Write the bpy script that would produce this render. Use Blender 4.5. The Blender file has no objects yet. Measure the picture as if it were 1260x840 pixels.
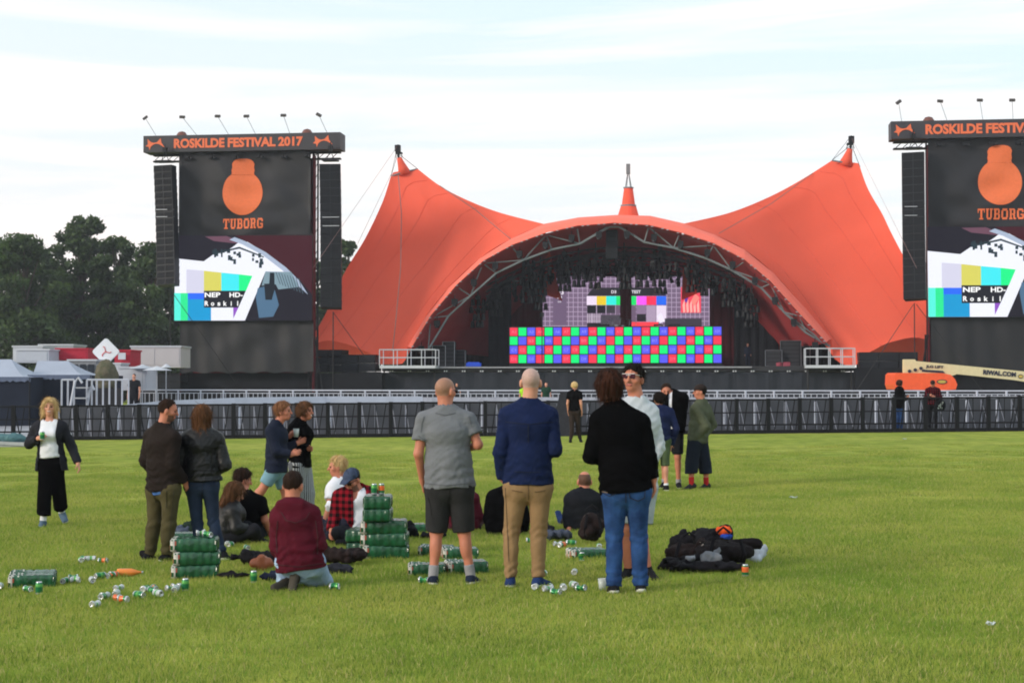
import bpy, bmesh, math, random
import numpy as np
from mathutils import Vector, Matrix
R = math.radians
random.seed(7); RNG = np.random.default_rng(7)
scn = bpy.context.scene
COL = scn.collection
# ---------------------------------------------------------------- camera
F = 1960.0; PITCH = math.atan(50/1960.0); EYE = 1.73
cd = bpy.data.cameras.new('camera'); cam = bpy.data.objects.new('camera', cd); COL.objects.link(cam)
cd.sensor_width = 36; cd.lens = 36*F/1260; cd.clip_start = .1; cd.clip_end = 3000
cam.location = (0, 0, EYE); cam.rotation_euler = (R(90)+PITCH, 0, 0); scn.camera = cam
# ---------------------------------------------------------------- sky, sun, exposure
SUN_ELEV, SUN_AZ = 20.0, 238.0          # azimuth clockwise from the view direction (+Y)
W = bpy.data.worlds.new('World'); scn.world = W; W.use_nodes = True
nt = W.node_tree; nt.nodes.clear(); N = nt.nodes.new; LK = nt.links.new
out = N('ShaderNodeOutputWorld'); bgn = N('ShaderNodeBackground'); LK(bgn.outputs[0], out.inputs[0])
sky = N('ShaderNodeTexSky'); sky.sky_type = 'NISHITA'; sky.sun_disc = False
sky.sun_elevation = R(SUN_ELEV); sky.sun_rotation = R(SUN_AZ); sky.air_density = 1.0; sky.dust_density = 2.0
tc = N('ShaderNodeTexCoord'); sep = N('ShaderNodeSeparateXYZ'); LK(tc.outputs['Generated'], sep.inputs[0])
mp = N('ShaderNodeMapping'); mp.inputs['Scale'].default_value = (1.3, 1.3, 17); mp.inputs['Rotation'].default_value = (R(5), R(7), 0)
LK(tc.outputs['Generated'], mp.inputs[0])
n1 = N('ShaderNodeTexNoise'); n1.inputs['Scale'].default_value = 1.7; n1.inputs['Detail'].default_value = 9
n1.inputs['Roughness'].default_value = .58; n1.inputs['Distortion'].default_value = .5; LK(mp.outputs[0], n1.inputs['Vector'])
cr = N('ShaderNodeValToRGB'); cr.color_ramp.elements[0].position = .43; cr.color_ramp.elements[1].position = .66
LK(n1.outputs[0], cr.inputs[0])
# clouds thicken towards the horizon
mr = N('ShaderNodeMapRange'); mr.inputs['From Min'].default_value = 0; mr.inputs['From Max'].default_value = .28
mr.inputs['To Min'].default_value = .50; mr.inputs['To Max'].default_value = 0; LK(sep.outputs[2], mr.inputs[0])
ad = N('ShaderNodeMath'); ad.operation = 'ADD'; ad.use_clamp = True; LK(cr.outputs[0], ad.inputs[0]); LK(mr.outputs[0], ad.inputs[1])
# blue between the clouds
sc_ = N('ShaderNodeMix'); sc_.data_type = 'RGBA'; sc_.blend_type = 'MIX'
hz = N('ShaderNodeMapRange'); hz.inputs['From Min'].default_value = -.02; hz.inputs['From Max'].default_value = .22; LK(sep.outputs[2], hz.inputs[0])
sx_ = N('ShaderNodeMapRange'); sx_.inputs['From Min'].default_value = -.35; sx_.inputs['From Max'].default_value = .30; sx_.inputs['To Min'].default_value = .5; LK(sep.outputs[0], sx_.inputs[0]); hm_ = N('ShaderNodeMath'); hm_.operation = 'MULTIPLY'; LK(hz.outputs[0], hm_.inputs[0]); LK(sx_.outputs[0], hm_.inputs[1]); LK(hm_.outputs[0], sc_.inputs[0]); sc_.inputs[6].default_value = (9.0, 9.1, 9.3, 1); sc_.inputs[7].default_value = (7.0, 9.1, 9.9, 1)
sm = N('ShaderNodeMix'); sm.data_type = 'RGBA'; sm.inputs[0].default_value = .90
LK(sky.outputs[0], sm.inputs[6]); LK(sc_.outputs[2], sm.inputs[7])
cc = N('ShaderNodeMix'); cc.data_type = 'RGBA'
LK(hz.outputs[0], cc.inputs[0]); cc.inputs[6].default_value = (10.6, 9.4, 8.75, 1); cc.inputs[7].default_value = (9.6, 9.35, 9.4, 1)
fm = N('ShaderNodeMix'); fm.data_type = 'RGBA'; LK(ad.outputs[0], fm.inputs[0]); LK(sm.outputs[2], fm.inputs[6]); LK(cc.outputs[2], fm.inputs[7])
LK(fm.outputs[2], bgn.inputs[0]); bgn.inputs[1].default_value = .102
sd = bpy.data.lights.new('sun', 'SUN'); so = bpy.data.objects.new('sun', sd); COL.objects.link(so)
sd.energy = 2.3; sd.angle = R(14); sd.color = (1, .88, .74)
az = R(SUN_AZ); el = R(SUN_ELEV)
SD = Vector((math.sin(az)*math.cos(el), math.cos(az)*math.cos(el), math.sin(el)))
so.rotation_euler = SD.to_track_quat('Z', 'Y').to_euler(); so.location = (0, 0, 60)
scn.view_settings.view_transform = 'Standard'; scn.view_settings.look = 'None'
scn.view_settings.exposure = 0.18; scn.view_settings.gamma = 1; scn.cycles.filter_width = 1.9
# ---------------------------------------------------------------- geometry of the view
TILT = .0095
def ray(px, py):
    dx = (px-630)/F; dz = -(py-420)/F
    c, s = math.cos(PITCH), math.sin(PITCH)
    return np.array((dx, c-dz*s, s+dz*c))
def At(px, py, Y):
    r = ray(px, py); t = Y/r[1]
    return np.array((r[0]*t, Y, EYE+r[2]*t))
def gz(x): return TILT*x
def G(px, py):
    r = ray(px, py); t = EYE/(TILT*r[0]-r[2])
    return np.array((r[0]*t, r[1]*t, EYE+r[2]*t))
YAW = R(7); SO = np.array((7.45, 115.0, 0)); UH = np.array((math.cos(YAW), -math.sin(YAW), 0)); VH = np.array((math.sin(YAW), math.cos(YAW), 0))
def SU(px, py, v=0):      # photo pixel -> stage frame (u, v, z)
    r = ray(px, py); t = (SO@VH+v-0.0)/(r@VH)
    P = r*t; return np.array(((P-SO)@UH, v, EYE+r[2]*t))
# ---------------------------------------------------------------- materials
MATS = {}
def srgb(c):
    if isinstance(c, str): c = tuple(int(c[i:i+2], 16)/255 for i in (0, 2, 4))
    return tuple(((x/12.92) if x <= .04045 else ((x+.055)/1.055)**2.4) for x in c)
def mat(name, col, rough=.75, var=.15, scale=6, bump=0, bscale=80, metal=0, spec=.4, emit=0, stretch=None, col2=None, sheen=0, transl=0, crease=0, world=False):
    if name in MATS: return MATS[name]
    m = bpy.data.materials.new(name); m.use_nodes = True; t = m.node_tree; b = t.nodes['Principled BSDF']
    MATS[name] = m
    c = srgb(col) if isinstance(col, str) else col
    if emit:
        b.inputs['Base Color'].default_value = (.004, .004, .004, 1)
        b.inputs['Emission Color'].default_value = (*c, 1); b.inputs['Emission Strength'].default_value = emit; b.inputs['Roughness'].default_value = 1; b.inputs['Specular IOR Level'].default_value = 0
        return m
    b.inputs['Roughness'].default_value = rough; b.inputs['Metallic'].default_value = metal; b.inputs['Specular IOR Level'].default_value = spec
    if sheen: b.inputs['Sheen Weight'].default_value = sheen
    tx = t.nodes.new('ShaderNodeTexCoord'); mpn = t.nodes.new('ShaderNodeMapping'); t.links.new((t.nodes.new('ShaderNodeNewGeometry').outputs['Position'] if world else tx.outputs['Object']), mpn.inputs[0])
    if stretch: mpn.inputs['Scale'].default_value = stretch
    nz = t.nodes.new('ShaderNodeTexNoise'); nz.inputs['Scale'].default_value = scale; nz.inputs['Detail'].default_value = 5; t.links.new(mpn.outputs[0], nz.inputs['Vector'])
    rp = t.nodes.new('ShaderNodeValToRGB'); rp.color_ramp.elements[0].position = .3; rp.color_ramp.elements[1].position = .7
    c2 = srgb(col2) if isinstance(col2, str) else (col2 or tuple(min(1, x*(1+var)) for x in c))
    c1 = c if col2 else tuple(x*(1-var) for x in c)
    rp.color_ramp.elements[0].color = (*c1, 1); rp.color_ramp.elements[1].color = (*c2, 1)
    t.links.new(nz.outputs[0], rp.inputs[0]); t.links.new(rp.outputs[0], b.inputs['Base Color'])
    if transl:
        tr = t.nodes.new('ShaderNodeBsdfTranslucent'); mx = t.nodes.new('ShaderNodeMixShader'); mx.inputs[0].default_value = transl
        t.links.new(rp.outputs[0], tr.inputs[0]); t.links.new(b.outputs[0], mx.inputs[1]); t.links.new(tr.outputs[0], mx.inputs[2])
        t.links.new(mx.outputs[0], t.nodes['Material Output'].inputs[0])
    if bump:
        n2 = t.nodes.new('ShaderNodeTexNoise'); n2.inputs['Scale'].default_value = bscale; n2.inputs['Detail'].default_value = 4; t.links.new(mpn.outputs[0], n2.inputs['Vector'])
        bp = t.nodes.new('ShaderNodeBump'); bp.inputs['Strength'].default_value = bump; bp.inputs['Distance'].default_value = .02
        t.links.new(n2.outputs[0], bp.inputs['Height']); t.links.new(bp.outputs[0], b.inputs['Normal'])
        if crease:
            n3 = t.nodes.new('ShaderNodeTexNoise'); n3.noise_type = 'RIDGED_MULTIFRACTAL'; n3.inputs['Scale'].default_value = 4.2; n3.inputs['Detail'].default_value = 3; n3.inputs['Roughness'].default_value = .45; n3.inputs['Distortion'].default_value = 1.4; t.links.new(mpn.outputs[0], n3.inputs['Vector'])
            b3 = t.nodes.new('ShaderNodeBump'); b3.inputs['Strength'].default_value = crease; b3.inputs['Distance'].default_value = .02; t.links.new(n3.outputs[0], b3.inputs['Height']); t.links.new(bp.outputs[0], b3.inputs['Normal']); t.links.new(b3.outputs[0], b.inputs['Normal'])
    return m
def cloth(name, col, **k):
    k.setdefault('rough', .9); k.setdefault('var', .18); k.setdefault('scale', 9); k.setdefault('bump', .18); k.setdefault('bscale', 60); k.setdefault('crease', .22); k.setdefault('spec', .15)
    return mat(name, col, **k)
def plastic(name, col, **k):
    k.setdefault('rough', .4); k.setdefault('var', .08); k.setdefault('spec', .2); return mat(name, col, **k)
def glow(name, col, s=1.0): return mat(name, col, emit=s)
# ---------------------------------------------------------------- objects
def tag(o, label=None, cat=None, group=None, kind=None):
    if label: o['label'] = label
    if cat: o['category'] = cat
    if group: o['group'] = group
    if kind: o['kind'] = kind
    return o
def link(name, me, parent=None, M=None):
    o = bpy.data.objects.new(name, me); COL.objects.link(o)
    if parent: o.parent = parent
    if M is not None: o.matrix_local = M
    return o
def empty(name, loc=(0, 0, 0), rz=0, label=None, cat=None, group=None, kind=None):
    o = bpy.data.objects.new(name, None); COL.objects.link(o); o.location = [float(x) for x in loc]; o.rotation_euler = (0, 0, rz); o.empty_display_size = .2
    return tag(o, label, cat, group, kind)
def copy_tree(o, parent=None):
    c = o.copy(); COL.objects.link(c); c.parent = parent
    for ch in list(o.children): copy_tree(ch, c)
    return c
def stage_mat(): return Matrix.Translation(Vector(SO)) @ Matrix.Rotation(-YAW, 4, 'Z')
SM = stage_mat()
def stage_empty(name, u=0, v=0, z=0, **k):
    p = SO+UH*u+VH*v; return empty(name, (p[0], p[1], z), -YAW, **k)
class MB:
    def __init__(s): s.v = []; s.f = []; s.m = []; s.mi = 0
    def q(s, pts, m=None):
        b = len(s.v); s.v += [tuple(map(float, p)) for p in pts]; s.f.append(tuple(range(b, b+len(pts)))); s.m.append(s.mi if m is None else m); return s
    def box(s, c, d, rot=None, m=None):
        b = len(s.v); hx, hy, hz_ = d[0]/2, d[1]/2, d[2]/2
        for x in (-hx, hx):
            for y in (-hy, hy):
                for z in (-hz_, hz_):
                    p = Vector((x, y, z))
                    if rot is not None: p = rot @ p
                    s.v.append((p.x+float(c[0]), p.y+float(c[1]), p.z+float(c[2])))
        for f in ((0, 1, 3, 2), (4, 6, 7, 5), (0, 4, 5, 1), (2, 3, 7, 6), (0, 2, 6, 4), (1, 5, 7, 3)): s.f.append(tuple(b+i for i in f)); s.m.append(s.mi if m is None else m)
        return s
    def bb(s, lo, hi, m=None): return s.box([(a+b)/2 for a, b in zip(lo, hi)], [abs(b-a) for a, b in zip(lo, hi)], m=m)
    def tube(s, pts, r, n=8, cap=True, m=None):
        pts = [Vector([float(x) for x in p]) for p in pts]; rr = r if hasattr(r, '__len__') else [r]*len(pts); b = len(s.v); mm = s.mi if m is None else m
        ref = None
        for i, p in enumerate(pts):
            d = (pts[min(i+1, len(pts)-1)]-pts[max(i-1, 0)]).normalized()
            if ref is None:
                ref = d.orthogonal().normalized()
            ref = (ref-d*ref.dot(d)).normalized(); w = d.cross(ref)
            for k in range(n):
                a = 2*math.pi*k/n+.4; q = p+(ref*math.cos(a)+w*math.sin(a))*rr[i]; s.v.append(tuple(q))
        for i in range(len(pts)-1):
            for k in range(n):
                a0 = b+i*n+k; a1 = b+i*n+(k+1) % n; s.f.append((a0, a1, a1+n, a0+n)); s.m.append(mm)
        if cap:
            s.f.append(tuple(b+k for k in range(n))[::-1]); s.f.append(tuple(b+(len(pts)-1)*n+k for k in range(n))); s.m += [mm, mm]
        return s
    def bar(s, p, q, r, n=4, m=None): return s.tube([p, q], r, n, True, m)
    def lathe(s, prof, n=16, c=(0, 0, 0), mats=None):   # prof [(r,z)]
        b = len(s.v)
        for r, z in prof:
            for k in range(n): a = 2*math.pi*k/n; s.v.append((c[0]+r*math.cos(a), c[1]+r*math.sin(a), c[2]+z))
        for i in range(len(prof)-1):
            for k in range(n):
                a0 = b+i*n+k; a1 = b+i*n+(k+1) % n; s.f.append((a0, a1, a1+n, a0+n)); s.m.append(mats[i] if mats else s.mi)
        return s
    def prism(s, poly, off, m=None):     # poly: 3d points, off: vector to the other face
        poly = [np.array(p, float) for p in poly]; off = np.array(off, float); n = len(poly); b = len(s.v); mm = s.mi if m is None else m
        s.v += [tuple(p) for p in poly]+[tuple(p+off) for p in poly]
        s.f.append(tuple(range(b, b+n))); s.f.append(tuple(range(b+2*n-1, b+n-1, -1))); s.m += [mm, mm]
        for i in range(n): j = (i+1) % n; s.f.append((b+i, b+n+i, b+n+j, b+j)); s.m.append(mm)
        return s
    def grid(s, P, m=None, close_u=False):    # P[i][j] -> 3d
        b = len(s.v); ni = len(P); nj = len(P[0]); mm = s.mi if m is None else m
        for row in P:
            for p in row: s.v.append(tuple(map(float, p)))
        for i in range(ni-(0 if close_u else 1)):
            i2 = (i+1) % ni
            for j in range(nj-1): s.f.append((b+i*nj+j, b+i2*nj+j, b+i2*nj+j+1, b+i*nj+j+1)); s.m.append(mm)
        return s
    def mesh(s, name, mats, smooth=False, fix=True):
        me = bpy.data.meshes.new(name); me.from_pydata(s.v, [], s.f)
        for m in (mats if isinstance(mats, (list, tuple)) else [mats]): me.materials.append(m)
        me.polygons.foreach_set('material_index', s.m)
        if fix:
            bm = bmesh.new(); bm.from_mesh(me); bmesh.ops.recalc_face_normals(bm, faces=bm.faces); bm.to_mesh(me); bm.free()
        if smooth: me.polygons.foreach_set('use_smooth', [True]*len(s.f))
        me.update(); return me
    def build(s, name, mats, parent=None, M=None, smooth=False, fix=True):
        return link(name, s.mesh(name, mats, smooth, fix), parent, M)
def text_mesh(txt, width, height, bold=0, mt=None, extr=.01):
    cu = bpy.data.curves.new('text', 'FONT'); cu.body = txt; cu.size = 1; cu.offset = bold; cu.extrude = 0; cu.resolution_u = 3
    o = bpy.data.objects.new('t', cu); COL.objects.link(o); dg = bpy.context.evaluated_depsgraph_get()
    me = bpy.data.meshes.new_from_object(o.evaluated_get(dg)); COL.objects.unlink(o); bpy.data.objects.remove(o)
    n = len(me.vertices); a = np.empty(n*3, 'f'); me.vertices.foreach_get('co', a); a = a.reshape(-1, 3)
    lo, hi = a.min(0), a.max(0); a[:, 0] = (a[:, 0]-lo[0])/(hi[0]-lo[0])*width; a[:, 1] = (a[:, 1]-lo[1])/(hi[1]-lo[1])*height
    b = np.stack([a[:, 0], np.zeros(n), a[:, 1]], 1)
    me.vertices.foreach_set('co', b.ravel()); me.materials.clear(); me.materials.append(mt); me.update(); return me
def text(name, txt, width, height, at, parent, mt, bold=0):
    return link(name, text_mesh(txt, width, height, bold, mt), parent, Matrix.Translation(Vector([float(x) for x in at])))
# ---------------------------------------------------------------- implicit surfaces
def smin(a, b, k):
    h = np.maximum(k-np.abs(a-b), 0)/k; return np.minimum(a, b)-h*h*k*.25
def smax(a, b, k): return -smin(-a, -b, k)
def seg(P, a, b, ra, rb, L=None, da=None, db=None):
    a = np.asarray(a, 'f'); b = np.asarray(b, 'f'); ab = b-a; q = P-a
    t = np.clip(q@ab/max(1e-9, float(ab@ab)), 0, 1).astype('f'); q = q-t[:, None]*ab; w = ra+t*(rb-ra)
    if L is None: return np.sqrt((q*q).sum(1))-w
    x = q@np.asarray(L, 'f'); y2 = np.maximum((q*q).sum(1)-x*x, 0); d = da+t*(db-da)
    k0 = np.sqrt((x/w)**2+y2/d**2)+1e-6; k1 = np.sqrt((x/w**2)**2+y2/d**4)+1e-6
    return k0*(k0-1)/k1
def ell(P, c, r):
    q = P-np.asarray(c, 'f'); r = np.asarray(r, 'f'); k0 = np.sqrt(((q/r)**2).sum(1))+1e-6; k1 = np.sqrt(((q/r**2)**2).sum(1))+1e-6
    return k0*(k0-1)/k1
def union(ds, k):
    d = ds[0]
    for e in ds[1:]: d = smin(d, e, k)
    return d
def folds(P, seed, amp, fr=32, zf=1.6):
    g = np.random.default_rng(seed); d = 0
    for i, f in enumerate((fr, fr*1.7, fr*2.9)):
        k = g.normal(size=3); k[2] *= zf*(.45, .9, 1)[i]; k = (k/np.linalg.norm(k)*f).astype('f'); k2 = (g.normal(size=3)*f*.45).astype('f')
        s_ = np.sin(P@k+1.8*np.sin(P@k2+g.uniform(0, 6))+g.uniform(0, 6)); d = d+(s_ if i == 0 else (2*np.abs(s_)**.7-1.1))*(.8, .75, .4)[i]
    return d*amp
def snets(f, lo, hi, h):
    lo = np.asarray(lo, float); hi = np.asarray(hi, float); n = np.maximum(np.ceil((hi-lo)/h).astype(int)+1, 3)
    ax = [lo[i]+h*np.arange(n[i]) for i in range(3)]
    P = np.stack(np.meshgrid(*ax, indexing='ij'), -1).reshape(-1, 3).astype('f')
    D = f(P).reshape(n).astype('f'); D[0] = D[-1] = 1; D[:, 0] = D[:, -1] = 1; D[:, :, 0] = D[:, :, -1] = 1
    I = D < 0; c = [m-1 for m in n]; acc = np.zeros((*c, 3), 'f'); cnt = np.zeros(c, 'f')
    def sl(o): return tuple(slice(o[i], o[i]+c[i]) for i in range(3))
    for a in range(3):
        for o1 in (0, 1):
            for o2 in (0, 1):
                o = [0, 0, 0]; oth = [i for i in range(3) if i != a]; o[oth[0]] = o1; o[oth[1]] = o2; e = list(o); e[a] = 1
                A = D[sl(o)]; B = D[sl(e)]; X = (A < 0) != (B < 0)
                t = np.where(X, A/np.where(X, A-B, 1), 0)
                acc[..., a] += t*X; acc[..., oth[0]] += o1*X; acc[..., oth[1]] += o2*X; cnt += X
    act = cnt > 0; idx = -np.ones(c, int); idx[act] = np.arange(act.sum())
    ii = np.stack(np.nonzero(act), 1); V = lo+(ii+acc[act]/cnt[act][:, None])*h
    Fs = []
    for a in range(3):
        b1, b2 = [(1, 2), (2, 0), (0, 1)][a]
        s0 = [slice(1, m-1) for m in n]; s0[a] = slice(0, n[a]-1); s1 = list(s0); s1[a] = slice(1, n[a])
        A = I[tuple(s0)]; B = I[tuple(s1)]; X = A != B; w = np.stack(np.nonzero(X), 1); off = [1, 1, 1]; off[a] = 0; w = w+off
        def g(d1, d2):
            x = w.copy(); x[:, b1] -= d1; x[:, b2] -= d2; return idx[x[:, 0], x[:, 1], x[:, 2]]
        Q = np.stack([g(1, 1), g(0, 1), g(0, 0), g(1, 0)], 1); flip = ~A[X]; Q[flip] = Q[flip][:, ::-1]; Fs.append(Q)
    return V, np.concatenate(Fs)
def mesh_np(name, parts, mats, smooth=True):   # parts: list of (V, F, matidx array)
    Vs, Fs, Ms = [], [], []; o = 0
    for V, Fq, M in parts:
        Vs.append(V); Fs.append(Fq+o); o += len(V); Ms.append(np.broadcast_to(np.asarray(M), (len(Fq),)))
    V = np.concatenate(Vs); Q = np.concatenate(Fs); M = np.concatenate(Ms)
    me = bpy.data.meshes.new(name); me.vertices.add(len(V)); me.vertices.foreach_set('co', V.astype('f').ravel())
    me.loops.add(len(Q)*4); me.loops.foreach_set('vertex_index', Q.astype('i').ravel()); me.polygons.add(len(Q))
    me.polygons.foreach_set('loop_start', np.arange(0, len(Q)*4, 4, dtype='i')); me.polygons.foreach_set('material_index', M.astype('i'))
    for m in (mats if isinstance(mats, (list, tuple)) else [mats]): me.materials.append(m)
    me.update(calc_edges=True); me.validate(); me.polygons.foreach_set('use_smooth', [smooth]*len(me.polygons)); return me
# ================================================================ people
def nrm(v): v = np.asarray(v, float); return v/(np.linalg.norm(v)+1e-9)
SKIN = mat('skin', 'c98f78', rough=.55, var=.08, scale=14, spec=.35, bump=.08)
SKIN2 = mat('skin_ruddy', 'b9765f', rough=.55, var=.08, scale=14, spec=.35, bump=.08)
M_EYE = mat('eye_dark', '2a211e', rough=.3); M_LIP = mat('lip', 'a2504c', rough=.5)
M_TEETH = mat('teeth', 'e8e2da', rough=.3)
def stub(name, col): return mat(name, col, rough=.8, var=.15, scale=60)
def skel(H, fdeg, k=1.0):
    a = R(fdeg); f = np.array((math.sin(a), math.cos(a), 0)); r = np.array((f[1], -f[0], 0)); u = np.array((0, 0, 1.))
    J = dict(f=f, r=r, H=H, fdeg=fdeg)
    J['head'] = u*.935*H+f*.02; J['neck'] = u*.845*H-f*.01; J['pel'] = u*.54*H
    for s, n in ((1, 'R'), (-1, 'L')):
        J['sh'+n] = u*.812*H+r*s*.104*H*k; J['el'+n] = J['sh'+n]-u*.172*H+r*s*.025*H-f*.02
        J['wr'+n] = J['el'+n]-u*.145*H+f*.04*H+r*s*.0; J['hip'+n] = u*.52*H+r*s*.052*H
        J['kn'+n] = u*.28*H+r*s*.06*H+f*.015; J['an'+n] = u*.048*H+r*s*.065*H-f*.015; J['toe'+n] = J['an'+n]+f*.1*H-u*.03*H+r*s*.02*H
    return J
BEARD = mat('beard', '6b4a3c', rough=.8, var=.2, scale=60)
def person(base, top, f, ov=None, headdir=None, pitch=0, roll=0, H=None, sex='m', det=2, skin=None, topw=None, jacket=None, pants=None, shoes=None, socks=None,
           hair=None, extra=None, label='', group=None, curlR=35, curlL=35, seated=False, build=1.0, thumbs=None, bagc=None, zoff=0, shave=None, smile=False, gather=None, at3d=None):
    B = np.array(at3d, float) if at3d is not None else G(*base)
    s = F/B[1]
    if H is None: H = (At(base[0], top, B[1])-B)[2]
    J = skel(H, f, build*(1.0 if sex == 'm' else .88)); K = H/1.78
    for n, v in (ov or {}).items():
        J[n] = At(v[0], v[1], B[1]+(v[2] if len(v) > 2 else 0))-B
    if ov and ('hipL' in ov or 'hipR' in ov) and 'pel' not in ov: J['pel'] = (J['hipL']+J['hipR'])/2+np.array((0, 0, .03))
    if ov and 'pel' in ov and 'hipL' not in ov:
        for n, sg in (('R', 1), ('L', -1)): J['hip'+n] = J['pel']+J['r']*sg*.09*K-np.array((0, 0, .03))
    if ov and 'neck' in ov:
        for n, sg in (('R', 1), ('L', -1)):
            if 'sh'+n not in ov: J['sh'+n] = J['neck']+J['r']*sg*.185*K*build-np.array((0, 0, .055))
    root = empty('person', B, 0, label, 'person', group)
    h = {2: .0108, 1: .019, 0: .028, -1: .05}[det]; hh = {2: .0062, 1: .0072, 0: .014, -1: .04}[det]; hn = {2: .0048, 1: .0075, 0: .012, -1: .03}[det]
    seed = int(abs(B[0])*1000) % 9999
    Ls = nrm(J['shR']-J['shL']); Lh = nrm(J['hipR']-J['hipL'])
    pel, NB = J['pel'], J['neck']; sp = nrm(NB-pel); wst = pel+(NB-pel)*.36+J.get('slump', 0); ch = pel+(NB-pel)*.74; shc = (J['shL']+J['shR'])/2
    fem = sex == 'f'
    ww, wc, wp = ((.118, .145, .165) if fem else (.142, .17, .158)); ww *= K*build; wc *= K*build; wp *= K*build
    dp, dw, dc = .112*K*build, .098*K*build, .112*K*build
    fw = nrm(np.cross(np.array((0, 0, 1.)), Ls)) if False else J['f']
    def torso(P, o=0.0, low=0.0, k=.05):
        ds = [seg(P, pel-sp*low, wst, wp+o, ww+o, Lh, dp+o, dw+o), seg(P, wst, ch, ww+o, wc+o, Ls, dw+o, dc+o), seg(P, ch, shc-sp*.0, wc+o, .12*K+o, Ls, dc+o, .075*K+o),
              seg(P, J['shL']+Ls*.02, J['shR']-Ls*.02, .052*K+o, .052*K+o), seg(P, J['shL'], NB+sp*.02, .045*K+o*.8, .05*K+o*.6), seg(P, J['shR'], NB+sp*.02, .045*K+o*.8, .05*K+o*.6)]
        if fem:
            for sg in (-1, 1): ds.append(ell(P, ch+fw*.085*K+Ls*sg*.07*K-sp*.03, np.array((.065, .065, .065))*K+o))
        return union(ds, k)
    def arm(P, n, o=0.0, end=1.0, sc=1.0):
        S, E, Wr = J['sh'+n], J['el'+n], J['wr'+n]
        e2 = E+(Wr-E)*max(0, end)
        d = seg(P, S, E, (.056+o)*K*sc if not fem else (.048+o)*K, (.042+o)*K if not fem else (.037+o)*K)
        if end > 0: d = smin(d, seg(P, E, e2, (.043+o)*K if not fem else (.037+o)*K, (.031+o)*K), .02)
        return d
    def leg(P, n, o=0.0, oend=None, end=1.0):
        Hh, Kn, An = J['hip'+n], J['kn'+n], J['an'+n]; oe = o if oend is None else oend
        e2 = Kn+(An-Kn)*max(0, end)
        d = seg(P, Hh, Kn, (.086+o)*K*build, (.056+o)*K)
        if end > 0:
            d = smin(d, seg(P, Kn, e2, (.053+o)*K, (.036+oe)*K), .03)
            cf = Kn+(An-Kn)*.3; bk = -nrm(np.cross(np.cross(nrm(J['toe'+n]-An), nrm(Kn-An)), nrm(Kn-An)))*-1
            bd = nrm(J['toe'+n]-An); bd = bd-(bd@nrm(Kn-An))*nrm(Kn-An); d = smin(d, ell(P, cf-nrm(bd)*.018, np.array((.048, .048, .105))*K+o*.8), .03)
        return d
    # ---- head frame
    hd = (headdir if headdir is not None else f); a = R(hd); p_ = R(pitch)
    hf = np.array((math.sin(a)*math.cos(p_), math.cos(a)*math.cos(p_), math.sin(p_))); hr = np.array((math.cos(a), -math.sin(a), 0)); hu = np.cross(hr, hf)
    if roll: c_, s_ = math.cos(R(roll)), math.sin(R(roll)); hr, hu = hr*c_+hu*s_, hu*c_-hr*s_
    HM = np.stack((hr, hf, hu), 1); hs = max(.93, min(1.04, H/1.78)) if not seated else (.95 if fem else 1.0); HC = J['head']
    def loc(P): return ((P-HC)@HM/hs).astype('f')
    def headsdf(P):
        q = loc(P); x = q.copy(); x[:, 0] = np.abs(x[:, 0])
        d = ell(q, (0, -.012, .028), (.074, .095, .086))
        d = smin(d, ell(q, (0, .02, -.028), (.058, .068, .075)), .03); d = smin(d, ell(q, (0, .04, -.082), (.036, .04, .03)), .03)
        d = smin(d, seg(x, (.0, .082, .022), (.036, .074, .022), .012, .011), .012)
        d = smax(d, -ell(x, (.031, .098, .004), (.017, .016, .012)), .012)
        d = smin(d, seg(q, (0, .09, .006), (0, .108, -.024), .008, .0125), .012)
        d = smin(d, ell(x, (.05, .05, -.022), (.018, .02, .02)), .02)
        d = smin(d, seg(q, (-.018, .084, -.056), (.018, .084, -.056), .009, .009), .008)
        d = smin(d, ell(x, (.081, -.012, -.012), (.012, .021, .034)), .008)*hs
        nk = HC-hf*.015*hs-hu*.055*hs
        return smin(d, seg(P, nk, NB+sp*-.01, (.05 if fem else .057)*K, (.055 if fem else .066)*K), .03)
    parts = []
    m1 = max(hh, .006)
    lo = np.minimum(HC-.15, NB-.06)-.0; hi = np.maximum(HC+.15, NB+.06)
    V, Q = snets(lambda P: np.maximum(headsdf(P), -((P-(NB-sp*.03))@sp.astype('f'))), lo, hi, hh)
    fc = V[Q].mean(1); q = loc(fc); ax_ = np.abs(q[:, 0]); mi = np.zeros(len(Q), int)
    if det >= 0:
        if det >= 1: mi[(ax_ > .016) & (ax_ < .045) & (abs(q[:, 2]-.004) < .0075) & (q[:, 1] > .06)] = 1
        mi[(ax_ > .014) & (ax_ < .046) & (abs(q[:, 2]-.027) < .0045) & (q[:, 1] > .07)] = 3
        mi[(ax_ < .026) & (abs(q[:, 2]+.056) < .0065) & (q[:, 1] > .07)] = 2
        if smile: mi[(ax_ < .022) & (abs(q[:, 2]+.055) < .0045) & (q[:, 1] > .07)] = 4
    hk = hair[0] if hair else 'bald'
    if shave:   # stubble or shaved zone
        if 'skull' in shave: mi[(q[:, 1]*.8-q[:, 2]*.6 < -.005) & (q[:, 2] > -.045) & (ax_ < .073) & (q[:, 2] < .085 if shave == 'skull_sides' else q[:, 2] < 1)] = 5
        if 'beard' in shave: mi[(q[:, 2] < -.045) & (q[:, 1] > .012) & (q[:, 2] > -.118) & (mi != 2) & (mi != 4) & ~((abs(q[:, 2]+.056) < .014) & (ax_ < .03))] = 6
        if 'tache' in shave: mi[(ax_ < .03) & (q[:, 2] < -.036) & (q[:, 2] > -.046) & (q[:, 1] > .07)] = 6
    parts.append((V, Q, mi))
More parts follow.
